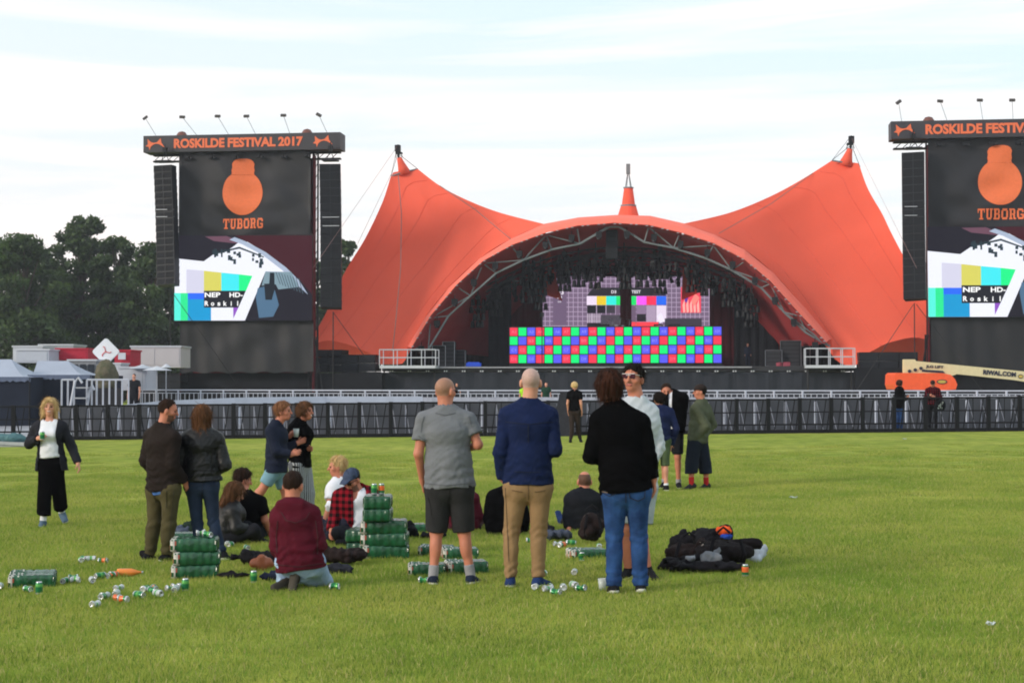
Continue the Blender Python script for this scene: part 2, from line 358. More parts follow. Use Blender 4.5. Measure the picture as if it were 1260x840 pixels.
    # ---- hands
    def hand(n, curl):
        E, Wr = J['el'+n], J['wr'+n]; fa = nrm(Wr-E); D = nrm(J.get('hd'+n, fa) if 'hd'+n not in (ov or {}) else J['hd'+n]-Wr)
        tdir = J['f']*.6+np.array((0, 0, .5)) if abs(D[2]) < .7 else J['f']; tdir = np.asarray(tdir, float); tdir = nrm(tdir-D*(tdir@D))    # thumb side
        inn = -Ls if n == 'R' else Ls; inn = nrm(inn-D*(inn@D)); tdir = nrm(tdir-inn*(tdir@inn)*.999) if np.linalg.norm(tdir-inn*(tdir@inn)) > .1 else nrm(np.cross(D, inn))
        Np = inn  # palm faces inwards
        kk = K*(.9 if fem else 1); pc = Wr+D*.05*kk
        segs = [(Wr-D*.02*kk, Wr+D*.088*kk, .029*kk, .038*kk, .021*kk, .013*kk)]
        fing = []
        for i, (off, ln) in enumerate(((.029, .072), (.0095, .08), (-.0095, .074), (-.028, .058))):
            p = Wr+D*(.086-.004*abs(i-1))*kk+tdir*off*kk; cang = curl+i*4; dirv = D
            for j, fr in enumerate((.42, .32, .26)):
                an = R(cang*(.5, 1.2, 1.9)[j]); dv = D*math.cos(an)+Np*math.sin(an); dv = nrm(dv+tdir*(off*1.5)); q2 = p+dv*ln*fr*kk
                fing.append((p, q2, (.0095-.0012*j)*kk, (.0088-.0012*j)*kk)); p = q2
        p = Wr+D*.025*kk+tdir*.024*kk; tv = nrm(D*.65+tdir*.6+Np*(.25+curl/120)); q2 = p+tv*.045*kk; fing.append((p, q2, .014*kk, .011*kk))
        tv2 = nrm(D*.9+tdir*.1+Np*(.3+curl/70)); fing.append((q2, q2+tv2*.035*kk, .0105*kk, .0085*kk))
        def fn(P):
            d = seg(P, segs[0][0], segs[0][1], segs[0][2], segs[0][3], tdir, segs[0][4], segs[0][5])
            df = union([seg(P, *x) for x in fing], .004) if det >= 1 else union([seg(P, *x) for x in fing], .01)
            return smin(smin(d, df, .01), seg(P, E, Wr, (.041 if not fem else .035)*K, .0275*K), .02)
        short = topw and topw.get('sleeve') == 'short' and not jacket
        a0 = E if short else E+(Wr-E)*.72
        tip = Wr+D*.18*kk; pts = np.stack([a0, Wr, tip, Wr+Np*.07, Wr+D*.1*kk+Np*.09]); lo = pts.min(0)-.055; hi = pts.max(0)+.055
        if short: lo -= .02; hi += .02
        cutd = nrm(Wr-E)
        def g(P):
            d = fn(P)
            if short: d = smin(d, seg(P, J['sh'+n], E, .05*K, .041*K), .02)
            return np.maximum(d, -((P-(a0-cutd*(.05 if not short else .0)))@cutd.astype('f'))) if not short else d
        if short: lo = np.minimum(lo, (J['sh'+n]*.45+E*.55)-.05); hi = np.maximum(hi, (J['sh'+n]*.45+E*.55)+.05)
        hx = hn if not short else hn*1.25
        V, Q = snets(g, lo, hi, hx); parts.append((V, Q, 0))
    skip = (extra or {}).get('nohand', '') if isinstance(extra, dict) else ''
    for n, c in (('R', curlR), ('L', curlL)):
        if n not in skip: hand(n, c)
    pend = (pants or {}).get('end', 1.0)
    # ---- inner body, coarse, hidden by the clothes
    def core(P):
        d = torso(P, -.012)
        for n in 'LR': d = smin(d, arm(P, n, -.01), .03); d = smin(d, leg(P, n, -.008), .04)
        return smin(d, seg(P, ch, NB, .06, .05), .03)
    pts = np.stack([J[x] for x in ('shL', 'shR', 'elL', 'elR', 'wrL', 'wrR', 'knL', 'knR', 'anL', 'anR', 'hipL', 'hipR', 'neck')])
    V, Q = snets(core, pts.min(0)-.13, pts.max(0)+.13, max(h*1.7, .026)); parts.append((V, Q, 0))
    if pend < .9:
        for n in 'LR':
            a0 = J['kn'+n]+(J['an'+n]-J['kn'+n])*(pend-.15) if pend > 0 else J['hip'+n]+(J['kn'+n]-J['hip'+n])*(1+pend-.25)
            pts = np.stack([a0, J['an'+n], J['kn'+n] if pend <= .1 else a0]); 
            cd_ = nrm(J['an'+n]-J['kn'+n]) if pend > 0 else nrm(J['kn'+n]-J['hip'+n])
            V, Q = snets(lambda P: np.maximum(leg(P, n, -.002), -((P-a0)@cd_.astype('f'))), pts.min(0)-.1, pts.max(0)+.1, max(hh*1.3, .009)); parts.append((V, Q, 0))
    hm = hair[1] if hair else M_EYE
    link('body', mesh_np('body', parts, [skin or SKIN, M_EYE, M_LIP, (extra or {}).get('brow', hm) if isinstance(extra, dict) else hm, M_TEETH, (extra or {}).get('scalp', M_EYE) if isinstance(extra, dict) else M_EYE, BEARD]), root)
    # ---- hair
    if hk not in ('bald',):
        ln = hair[2] if len(hair) > 2 else 0; vol = hair[3] if len(hair) > 3 else .012
        def hf_(P):
            q = loc(P)
            str_ = .0042*np.sin(q[:, 0]*190+5*np.sin(q[:, 2]*9+q[:, 1]*20))*np.sin(q[:, 1]*150+3*np.sin(q[:, 2]*14))+.0035*np.sin(q[:, 0]*70+q[:, 1]*85+q[:, 2]*26)
            d = ell(q, (0, -.014, .03), (.074+vol, .094+vol, .087+vol))
            cutf = q[:, 1]*.8-q[:, 2]*.62-(.0 if hk == 'short' else .012)+.018*np.exp(-(q[:, 0]/.02)**2)*0
            if hk in ('long', 'bob'):
                zb = -.02-ln
                d = smin(d, seg(q, (0, -.045, .0), (0, -.06-ln*.12, zb+.04), .078+vol, .07+vol*.5, (1, 0, 0), .055+vol, .032), .04)
                for sx in (-1, 1): d = smin(d, seg(q, (sx*.066, -.0, .02), (sx*(.072+vol*.5), -.02+(hair[4] if len(hair) > 4 else 0), max(zb+.06, -.23)), .022+vol*.6, .018), .025)
                cut = smin(cutf, q[:, 1]-.03+np.maximum(0, .085-np.abs(q[:, 0]))*0, .01)
                cut = np.where(np.abs(q[:, 0]) > .058, q[:, 1]*.8-q[:, 2]*.35-.04, cutf); cut = np.where((q[:, 2] < -.02), np.maximum(q[:, 1]-.045, -1), cut)
                return np.maximum(np.maximum(d+str_*1.5, cut), (zb+.006*0-q[:, 2])+.018*np.sin(q[:, 0]*95+1)*np.sin(q[:, 0]*41)-.0)*hs
            nape = -.072 if hk != 'mop' else -.085
            d = d+np.clip(.022+cutf, 0, .022)*.45+np.clip(.02+(nape-q[:, 2]), 0, .02)*.5; d = np.maximum(d+str_*(.7 if hk != 'mop' else 1.8), cutf); return np.maximum(d, smax(nape-q[:, 2], np.where(q[:, 2] < .03, q[:, 1]*.6+q[:, 2]*.1-.022, -1), .008))*hs
        ext = .14+vol; lo = HC-ext-np.array((.02, .02, ln+.02)); hi = HC+ext+.02
        V, Q = snets(hf_, lo, hi, max(hh, .0065)); 
        if len(Q):
            hp_ = [(V, Q, 0)]
            if det >= 1:
                gg = np.random.default_rng(seed); ns = {'long': 2600, 'bob': 2200}.get(hk, 1500); L0 = {'long': .06, 'bob': .05, 'mop': .032}.get(hk, .016)
                nrmv = np.cross(V[Q[:, 1]]-V[Q[:, 0]], V[Q[:, 2]]-V[Q[:, 0]]); nrmv /= np.linalg.norm(nrmv, axis=1)[:, None]+1e-9; c0 = V[Q].mean(1)
                ok = (loc(c0)[:, 1]*.8-loc(c0)[:, 2]*.62 < -.004) | (hk in ('long', 'bob')); idn = np.nonzero(ok)[0]; pk = gg.choice(idn, ns); b_ = c0[pk]+gg.normal(0, .003, (ns, 3)); nn = nrmv[pk]
                crown = HC+hu*.12*hs-hf*.05*hs; d_ = b_-crown; d_ = d_/(np.linalg.norm(d_, axis=1)[:, None]+1e-6)+np.array((0, 0, -1.3)); d_ -= nn*(d_*nn).sum(1)[:, None]; d_ /= np.linalg.norm(d_, axis=1)[:, None]+1e-6; d_ += gg.normal(0, .16 if hk != 'mop' else .45, (ns, 3))
                ln_ = L0*gg.uniform(.6, 1.5, ns)[:, None]; w_ = np.cross(d_, nn); w_ /= np.linalg.norm(w_, axis=1)[:, None]+1e-6; w_ *= gg.uniform(.0012, .0026, ns)[:, None]; tip = b_+d_*ln_+nn*gg.uniform(.0, .004 if hk != 'mop' else .009, ns)[:, None]
                SV = np.stack([b_-w_, b_+w_, tip+w_*.2, tip-w_*.2], 1).reshape(-1, 3); hp_.append((SV, np.arange(ns*4).reshape(ns, 4), 0))
            link('hair', mesh_np('hair', hp_, hm), root)
    # ---- upper garments
    def garment(name, g, o, thick=0):
        sl = g.get('sleeve', 'long'); hem = g.get('hem', .06); lo_ = g.get('loose', .016)*.78; am = g.get('folds', .006)*1.35; shp = g.get('flare', 0)
        hp = pel-sp*hem
        def fn(P):
            d = torso(P, lo_+o, k=.06)
            d = smin(d, seg(P, wst, hp-sp*.05, ww+lo_+o+.012, wp+lo_+o+.02+shp, Lh, dw+lo_+o+.012, dp+lo_+o+shp*.8), .05)
            zz = ((P-pel)@sp.astype('f')); fo_ = folds(P, seed+len(name), am, g.get('freq', 30), g.get('zf', 1.8))*.55; wb = .012*np.exp(-((zz-.1)/.09)**2)
            d0 = np.maximum(d+fo_*(1.2-.6*np.clip(zz/.5, 0, 1))+am*.55*np.exp(-((zz-.08)/.1)**2)*np.sin(zz*75+4*np.sin((P@Ls.astype('f'))*9+seed)+1.5*np.sin((P@Ls.astype('f'))*23)), -((P-hp)@sp.astype('f'))-.004*np.sin((P@Ls.astype('f'))*22+seed))
            if sl:
                for n in 'LR':
                    e = .97 if sl == 'long' else (g.get('slen', .6) if sl == 'short' else 0)
                    if sl == 'long':
                        da_ = arm(P, n, lo_*.9+o+.002, .97); cp = J['el'+n]+(J['wr'+n]-J['el'+n])*g.get('cuff', .98); cdv = nrm(J['wr'+n]-J['el'+n]); near = np.linalg.norm(P-cp.astype('f'), axis=1) < .13
                        da_ = np.where(near, np.maximum(da_, (P-cp)@cdv.astype('f')), da_)
                    else:
                        S, E = J['sh'+n], J['el'+n]; ep = S+(E-S)*e; cdv = nrm(E-S); da_ = seg(P, S, ep+cdv*.05, .058*K+lo_+o, .058*K+lo_*1.4+o); da_ = np.maximum(da_, (P-ep)@cdv.astype('f'))
                    ea = ((P-J['el'+n])@nrm(J['wr'+n]-J['sh'+n]).astype('f')); er = np.exp(-((P-J['el'+n].astype('f'))**2).sum(1)/.011)
                    d0 = smin(d0, da_+fo_*.8+er*.0045*np.sin(ea*95+3*np.sin((P@Ls.astype('f'))*30+seed)), g.get('ak', .014))
            nr = g.get('neck', .062)*K
            d0 = np.maximum(d0, -seg(P, NB+sp*.03, HC, nr, nr))
            if g.get('collar'):
                cs = seg(P, NB-sp*.01, NB+nrm(HC-NB)*g['collar'], .072*K, .067*K); cs = np.maximum(cs, -seg(P, NB-sp*.1, HC, .056*K, .056*K)); cs = np.maximum(cs, (P-(NB+nrm(HC-NB)*g['collar']))@nrm(HC-NB).astype('f')); d0 = smin(d0, cs, .012)
            if g.get('hood'):
                hc = NB-J['f']*.06+sp*.005; d0 = smin(d0, seg(P, hc-Ls*.085, hc+Ls*.085, .045, .045), .04); d0 = smin(d0, seg(P, hc, hc-J['f']*.03-sp*.1, .085, .03, Ls, .05, .02), .03)
            if g.get('scoop'):
                c = NB+J['f']*(.1)*K-sp*.0; d0 = np.maximum(d0, -ell(P, c-sp*g['scoop']*.3, np.array((.06, .06, .06))+np.array((0, 0, g['scoop']*.6))))
            if g.get('open') is not None:
                x = (P-wst)@Ls.astype('f'); y = (P-wst)@J['f'].astype('f'); wdt = g['open']+np.maximum(0, -zz+.25)*g.get('openflare', .1)
                d0 = np.where((y > 0.0) & (zz > -1), np.maximum(d0, (wdt-np.abs(x-g.get('ox', 0)))), d0)
            return d0
        ks = ['shL', 'shR', 'elL', 'elR', 'neck', 'pel']+(['wrL', 'wrR'] if sl == 'long' else [])
        pts = np.stack([J[x] for x in ks]+[hp]); V, Q = snets(fn, pts.min(0)-.2, pts.max(0)+.2, h)
        return link(name, mesh_np(name, [(V, Q, 0)], g['mat']), root)
    if topw: garment(topw.get('name', 'shirt'), topw, .0)
    if jacket: garment(jacket.get('name', 'jacket'), jacket, .012)
    # ---- trousers
    if pants:
        lo_ = pants.get('loose', .012)*.8; le = pants.get('hemloose', .022)*.85
        def fn(P):
            d = seg(P, J['hipL'], J['hipR'], .096*K*build+lo_*.6, .096*K*build+lo_*.6); d = smin(d, seg(P, pel-sp*.02, pel+(wst-pel)*.3, wp+lo_*.4-.004, wp+lo_*.2-.012, Lh, dp+lo_*.4, dp+lo_*.2-.008), .04); d = np.maximum(d, (P-(pel+(wst-pel)*.35))@sp.astype('f'))
            ls = []
            for n in 'LR':
                e = max(pend, 0); x = leg(P, n, lo_, le, e+.1 if pend > 0 else 0)
                if pend > 0: cp = J['kn'+n]+(J['an'+n]-J['kn'+n])*pend; cdv = nrm(J['an'+n]-J['kn'+n])
                else: cp = J['hip'+n]+(J['kn'+n]-J['hip'+n])*(1+pend); cdv = nrm(J['kn'+n]-J['hip'+n])
                if pend <= 0 or pants.get('wide'): x = smin(x, seg(P, J['hip'+n]+(J['kn'+n]-J['hip'+n])*.3, cp, (.085+lo_)*K, (.07+le)*K), .03)
                near = np.linalg.norm(P-cp.astype('f'), axis=1) < (.2 if pend > 0 else .3)
                x = np.where(near, np.maximum(x, (P-cp)@cdv.astype('f')), x); ls.append(x)
            d = smin(smin(ls[0], ls[1], .012), d, .05)
            kz = 0
            for n in 'LR': kz = kz+np.exp(-((P-J['kn'+n].astype('f'))**2).sum(1)/.012)+1.4*np.exp(-((P-(J['kn'+n]+(J['an'+n]-J['kn'+n])*.85).astype('f'))**2).sum(1)/.014)+.8*np.exp(-((P-J['hip'+n].astype('f'))**2).sum(1)/.02)
            rg_ = 0
            for n in 'LR':
                axl = nrm(J['an'+n]-J['kn'+n]).astype('f'); lt = (P@Lh.astype('f')); ak_ = (P-J['kn'+n].astype('f'))@axl; le_ = np.linalg.norm(J['an'+n]-J['kn'+n])
                nearx = np.exp(-((P-(J['kn'+n]+axl*np.clip(ak_, -.3, le_)[:, None]).astype('f'))**2).sum(1)/.02)
                if pend > .4: rg_ = rg_+nearx*(.0055*np.exp(-((ak_-le_*.84)/.075)**2)+.0035*np.exp(-(ak_/.08)**2))*np.sin(ak_*92+lt*26+2*np.sin(lt*31+seed))
                rg_ = rg_+nearx*.0035*np.exp(-((ak_+.34)/.05)**2)*np.sin(ak_*80-lt*40*(1 if n == 'R' else -1))
            return d+rg_+folds(P, seed+77, pants.get('folds', .0042), 34, 1.0)*(.35+.8*kz)*.6
        ks = ['hipL', 'hipR', 'knL', 'knR']+(['anL', 'anR'] if pend > 0 else []); pts = np.stack([J[x] for x in ks]+[wst]); V, Q = snets(fn, pts.min(0)-.17, pts.max(0)+.17, h)
        nm = 'trousers' if pend > .4 else 'shorts'; link(pants.get('name', nm), mesh_np(nm, [(V, Q, 0)], pants['mat']), root)
    # ---- socks and shoes
    for n in 'LR':
        if n in ((extra or {}).get('nofoot', '') if isinstance(extra, dict) else ''): continue
        An, T, Kn = J['an'+n], J['toe'+n], J['kn'+n]; d2 = nrm(T-An); sh = nrm(Kn-An); fl = nrm(np.cross(d2, sh)) ; up = nrm(np.cross(fl, d2)); up = up if up@sh > 0 else -up
        ft = nrm((T-An)+up*.035); up2 = nrm(up-ft*(up@ft)); Lf = np.cross(ft, up2)
        if socks:
            tp = An+sh*socks.get('len', .09); V, Q = snets(lambda P: np.maximum(seg(P, An-sh*.02, tp+sh*.03, .043*K, .045*K), (P-tp)@sh.astype('f')), np.minimum(An, tp)-.07, np.maximum(An, tp)+.07, max(hh*1.2, .008))
            if len(Q): link('sock', mesh_np('sock', [(V, Q, 0)], socks['mat']), root)
        if shoes:
            heel = An-ft*.035-up2*.045; toe = An+ft*.17*K-up2*.053; mid = An+ft*.05-up2*.04; sp0 = (An-up2*.078)
            def fn(P):
                d = seg(P, heel, mid, .04, .04, Lf, .036, .04); d = smin(d, seg(P, mid, toe, .042, .04, Lf, .04, .027), .02); d = smin(d, seg(P, An-up2*.02-ft*.01, An+sh*shoes.get('high', .0)+up2*.002, .044, .041), .02)
                return smax(d, -((P-sp0)@up2.astype('f')), .006)
            pts = np.stack([heel, toe, An+sh*shoes.get('high', 0)]); V, Q = snets(fn, pts.min(0)-.065, pts.max(0)+.065, max(hh*1.05, .0075)); fc = V[Q].mean(1)
            mi = (((fc-sp0)@up2) < .024).astype(int); link('shoe', mesh_np('shoe', [(V, Q, mi)], [shoes['mat'], shoes.get('sole', shoes['mat'])]), root)
    # ---- head wear
    ex = extra if isinstance(extra, dict) else {}
    def HL(x, y, z): return HC+(hr*x+hf*y+hu*z)*hs
    if 'cap' in ex:
        def fn(P):
            q = loc(P); d = ell(q, (0, -.012, .034), (.088, .108, .096)); d = np.maximum(d, .035-q[:, 2]-q[:, 1]*.1); b = seg(q, (0, .075, .05), (0, .155, .035), .07, .05, (1, 0, 0), .006, .006); b = np.maximum(b, np.abs(q[:, 2]-.047+q[:, 1]*.05)-.008)
            return smin(d, b, .008)*hs
        V, Q = snets(fn, HC-.2, HC+.22, max(hh, .0065)); link('cap', mesh_np('cap', [(V, Q, 0)], ex['cap']), root)
    if 'glasses' in ex:
        b = MB(); b.mi = 0
        gh = ex.get('gup', 0)
        for sx in (-1, 1):
            rot = Matrix((hr, hf, hu)).transposed().to_3x3()
            b.box(HL(sx*.033, .093, .002+gh), (.05*hs, .008, .034*hs), rot)
            b.mi = 1; b.bar(HL(sx*.06, .088, .012+gh), HL(sx*.082, .0, .008+gh), .0035); b.mi = 0
        b.mi = 1; b.bar(HL(-.02, .098, .008+gh), HL(.02, .098, .008+gh), .003)
        b.bar(HL(-.058, .097, .02+gh), HL(.058, .097, .02+gh), .003)
        b.build('sunglasses', ex['glasses'], root)
    root['_'] = 0; del root['_']
    return root, J, B, HL
def stitch(root, gname, px, w, mt, name='seam', off=.003):
    from mathutils.bvhtree import BVHTree
    ob = [c for c in root.children if c.name.split('.')[0] == gname]
    if not ob: print('no', gname); return
    me = ob[0].data; bv = BVHTree.FromPolygons([v.co[:] for v in me.vertices], [p.vertices[:] for p in me.polygons]); B = Vector(root.location); o = Vector((0, 0, EYE))-B; P = []
    for (x0, y0), (x1, y1) in zip(px[:-1], px[1:]):
        n = max(2, int(math.hypot(x1-x0, y1-y0)/1.2))
        for k in range(n+1):
            t = k/n; d = Vector(ray(x0+(x1-x0)*t, y0+(y1-y0)*t)); h = bv.ray_cast(o, d)
            if h[0] is not None: P.append((h[0]+h[1]*off*(1 if h[1].dot(d) < 0 else -1)))
            elif len(P) > 1: break
    if len(P) > 1: m = MB(); m.tube(P, w, 4); m.build(name, mt, root)
def hold(B, J, n, off=.1): # point inside the hand
    D = nrm(J['wr'+n]-J['el'+n]); return B+J['wr'+n]+D*off
# ================================================================ ground
def ground_mat():
    m = bpy.data.materials.new('lawn'); m.use_nodes = True; t = m.node_tree; b = t.nodes['Principled BSDF']; b.inputs['Roughness'].default_value = 1; b.inputs['Specular IOR Level'].default_value = .05
    geo_ = t.nodes.new('ShaderNodeNewGeometry'); L = t.links.new
    def nz(s, st=(1, 1, 1), d=5):
        mp_ = t.nodes.new('ShaderNodeMapping'); mp_.inputs['Scale'].default_value = st; L(geo_.outputs['Position'], mp_.inputs[0]); n = t.nodes.new('ShaderNodeTexNoise'); n.inputs['Scale'].default_value = s; n.inputs['Detail'].default_value = d; L(mp_.outputs[0], n.inputs['Vector']); return n
    def ramp(n, a, ca, b_, cb):
        r = t.nodes.new('ShaderNodeValToRGB'); e = r.color_ramp.elements; e[0].position = a; e[1].position = b_; e[0].color = (*ca, 1); e[1].color = (*cb, 1); L(n.outputs[0], r.inputs[0]); return r
    r1 = ramp(nz(.22, (1, 1, 1), 6), .3, (.215, .285, .042), .7, (.345, .37, .078))
    r2 = ramp(nz(2.2, (1, .8, 1), 6), .35, (.62, .68, .6), .62, (1.12, 1.1, 1.1))
    r3 = ramp(nz(45, (1, 1, 1), 3), .3, (.55, .55, .5), .7, (1.2, 1.2, 1.1))
    a = t.nodes.new('ShaderNodeMix'); a.data_type = 'RGBA'; a.blend_type = 'MULTIPLY'; a.inputs[0].default_value = .75; L(r1.outputs[0], a.inputs[6]); L(r2.outputs[0], a.inputs[7])
    c = t.nodes.new('ShaderNodeMix'); c.data_type = 'RGBA'; c.blend_type = 'MULTIPLY'; c.inputs[0].default_value = .6; L(a.outputs[2], c.inputs[6]); L(r3.outputs[0], c.inputs[7]); L(c.outputs[2], b.inputs['Base Color'])
    bp = t.nodes.new('ShaderNodeBump'); bp.inputs['Strength'].default_value = .6; bp.inputs['Distance'].default_value = .05; L(nz(30).outputs[0], bp.inputs['Height']); L(bp.outputs[0], b.inputs['Normal'])
    return m
LAWN = ground_mat()
g = MB(); S = 400
xs = [-S, -200, -60, -20, 0, 20, 60, 200, S]; ys = [-100, -40, 0, 10, 20, 40, 60, 100, 200, 500]
g.grid([[(x, y, gz(x)) for y in ys] for x in xs]); tag(g.build('ground', LAWN, fix=False), kind='structure')
# trackway in front of the stage
TW = mat('trackway', '8f9098', rough=.6, var=.12, scale=1.2, metal=.1)
g = MB(); g.grid([[(x, y, gz(x)+.02) for y in (51.9, 70, 96)] for x in (-34, 0, 60)]); tag(g.build('stage_pit_floor', TW, fix=False), kind='structure')
# ---------------------------------------------------------------- grass blades (instanced patches)
GB = mat('grass_blade', (.21, .31, .042), rough=.75, var=.3, scale=.55, spec=.15, world=True, col2=(.44, .455, .10), transl=.4)
GB2 = mat('grass_blade_dry', (.46, .41, .17), rough=.8, var=.2, scale=1.3, spec=.2, transl=.3)
GB3 = mat('grass_blade_deep', (.145, .25, .033), rough=.75, var=.3, scale=.8, world=True, spec=.2, transl=.3)
hid = bpy.data.collections.new('grass_patches')
for k in range(5):
    n = 1150; g = np.random.default_rng(k); x = np.clip(g.normal(0, .23, n), -.6, .6); y = np.clip(g.normal(0, .23, n), -.6, .6); a = g.uniform(0, 6.28, n); h = g.uniform(.018, .042, n)*(1+.35*np.sin(x*14+k)*np.cos(y*11)); w = g.uniform(.002, .0042, n); l = g.normal(0, .016, (n, 2))
    V = np.empty((n, 3, 3)); V[:, 0] = np.stack([x-np.cos(a)*w, y-np.sin(a)*w, -.004*np.ones(n)], 1); V[:, 1] = np.stack([x+np.cos(a)*w, y+np.sin(a)*w, -.004*np.ones(n)], 1); V[:, 2] = np.stack([x+l[:, 0], y+l[:, 1], h], 1)
    me = bpy.data.meshes.new('grass_patch'); me.from_pydata(V.reshape(-1, 3).tolist(), [], [(3*i, 3*i+1, 3*i+2) for i in range(n)])
    for mm in (GB, GB2, GB3): me.materials.append(mm)
    me.polygons.foreach_set('material_index', g.choice([0, 1, 2], n, p=[.66, .09+.04*(k % 2), .25-.04*(k % 2)])); hid.objects.link(bpy.data.objects.new('grass_patch', me))
pts = []
yy = 8.4
while yy < 43:
    xx = -(.345*yy+.8)
    while xx < .345*yy+.8:
        if yy > 22 and random.random() < (yy-22)/21: xx += .52; continue
        px_ = xx+random.uniform(-.1, .1); pts.append((px_, yy+random.uniform(-.1, .1), gz(px_))); xx += .52
    yy += .5
me = bpy.data.meshes.new('lawn_grass'); me.from_pydata(pts, [], []); go = link('lawn_grass', me); tag(go, 'short mown green grass covering the field', 'grass', kind='stuff')
ng = bpy.data.node_groups.new('scatter', 'GeometryNodeTree'); ng.interface.new_socket('Geometry', in_out='INPUT', socket_type='NodeSocketGeometry'); ng.interface.new_socket('Geometry', in_out='OUTPUT', socket_type='NodeSocketGeometry')
nd = ng.nodes.new; gi = nd('NodeGroupInput'); go_ = nd('NodeGroupOutput'); ip = nd('GeometryNodeInstanceOnPoints'); ci = nd('GeometryNodeCollectionInfo'); ci.inputs['Collection'].default_value = hid; ci.inputs['Separate Children'].default_value = True; ci.inputs['Reset Children'].default_value = True
rv = nd('FunctionNodeRandomValue'); rv.data_type = 'FLOAT_VECTOR'; rv.inputs[0].default_value = (0, 0, 0); rv.inputs[1].default_value = (0, 0, 6.283)
rs = nd('FunctionNodeRandomValue'); rs.data_type = 'FLOAT'; rs.inputs[2].default_value = .75; rs.inputs[3].default_value = 1.3
l = ng.links.new; l(gi.outputs[0], ip.inputs['Points']); l(ci.outputs[0], ip.inputs['Instance']); ip.inputs['Pick Instance'].default_value = True; l(rv.outputs[0], ip.inputs['Rotation']); l(rs.outputs[1], ip.inputs['Scale']); l(ip.outputs[0], go_.inputs[0])
mo = go.modifiers.new('scatter', 'NODES'); mo.node_group = ng
# ================================================================ trees
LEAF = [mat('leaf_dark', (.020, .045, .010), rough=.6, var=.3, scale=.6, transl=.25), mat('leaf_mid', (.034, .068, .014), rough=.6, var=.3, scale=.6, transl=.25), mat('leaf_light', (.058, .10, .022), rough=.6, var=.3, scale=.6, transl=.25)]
BARK = mat('bark', (.06, .045, .035), rough=.9, var=.3, scale=3)
def tree(px, pyb, pyt, Y, wpx, label, seed, kind='round', n=7500, leaf=.23):
    g = np.random.default_rng(seed); base = At(px, 473, Y); s = F/Y; base[2] = gz(base[0]); H = At(px, pyt, Y)[2]-base[2]; Wd = wpx/s/2
    root = empty('leafy_tree' if kind == 'round' else 'pointed_tree', base, 0, label, 'tree', 'trees behind the festival field')
    t = MB(); t.tube([(0, 0, 0), (.1, 0, H*.3), (-.1, .1, H*.6), (0, 0, H*.9)], [H*.022, H*.016, H*.01, H*.003], 8)
    cl = []
    nc = 85
    for i in range(nc):
        z = g.uniform(.04, .98); a = g.uniform(0, 6.283)
        if kind == 'round': env = Wd*math.sqrt(max(.03, 1-((z-.45)/.56)**2)); rr = math.sqrt(g.uniform(.02, 1))*env*.84; cr_ = g.uniform(.15, .33)*Wd*(1.15-.4*z)
        else: env = Wd*(1.05-z)**.8; rr = math.sqrt(g.uniform(.05, 1))*env*.85; cr_ = g.uniform(.14, .24)*Wd*(1.25-z*.9)
        c = np.array((rr*math.cos(a), rr*math.sin(a)*.8, z*(H-cr_)+cr_*.3)); cl.append((c, cr_))
        if g.random() < .5: st = np.array((0, 0, c[2]*.62)); t.tube([st, (st+c)/2+np.array((0, 0, .3)), c], [H*.007, H*.005, H*.002], 5)
    t.build('trunk', BARK, root)
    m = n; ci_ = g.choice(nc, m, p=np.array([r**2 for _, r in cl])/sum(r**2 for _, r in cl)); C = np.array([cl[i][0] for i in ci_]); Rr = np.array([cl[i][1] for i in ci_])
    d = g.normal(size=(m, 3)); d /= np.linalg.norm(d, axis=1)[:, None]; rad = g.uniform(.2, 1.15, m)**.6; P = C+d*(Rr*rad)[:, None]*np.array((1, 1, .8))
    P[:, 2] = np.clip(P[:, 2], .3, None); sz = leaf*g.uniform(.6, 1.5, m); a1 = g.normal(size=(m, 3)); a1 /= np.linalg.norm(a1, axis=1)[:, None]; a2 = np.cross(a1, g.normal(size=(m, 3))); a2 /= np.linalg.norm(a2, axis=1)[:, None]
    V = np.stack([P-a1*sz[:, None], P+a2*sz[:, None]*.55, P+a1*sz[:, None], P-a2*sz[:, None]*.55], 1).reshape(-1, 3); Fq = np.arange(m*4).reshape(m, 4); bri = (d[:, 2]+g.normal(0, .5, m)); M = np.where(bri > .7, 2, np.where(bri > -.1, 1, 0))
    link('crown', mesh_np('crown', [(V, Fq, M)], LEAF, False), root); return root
TR = [(-18, 280, 165, 190, 'big dark leafy tree at the left edge with spreading crown', 'round'), (28, 285, 160, 120, 'leafy tree standing second from the left edge of the field', 'round'),
      (100, 262, 172, 95, 'tall dark pointed tree rising highest above its neighbours', 'round'), (62, 292, 176, 90, 'lower leafy tree between the left tree and the pointed one', 'round'),
      (142, 287, 170, 88, 'leafy tree with gaps in its crown right of the pointed tree', 'round'), (182, 293, 166, 92, 'leafy tree behind the left hanging speakers of the left tower', 'round'),
      (232, 300, 172, 90, 'leafy tree hidden behind the left screen tower', 'round'), (425, 292, 185, 60, 'leafy tree showing between left tower and orange tent', 'round'), (382, 305, 190, 70, 'tree behind the right half of the left tower', 'round'),
      (1131, 318, 180, 70, 'leafy tree peeping out between orange tent and right tower', 'round'), (1185, 330, 185, 80, 'leafy tree hidden behind the right screen tower', 'round')]
for i, (px, py, Y, w, lb, kd) in enumerate(TR): tree(px, 470, py, Y, w*1.12, lb, 11+i, kd, n=19000 if w > 85 else 12000)
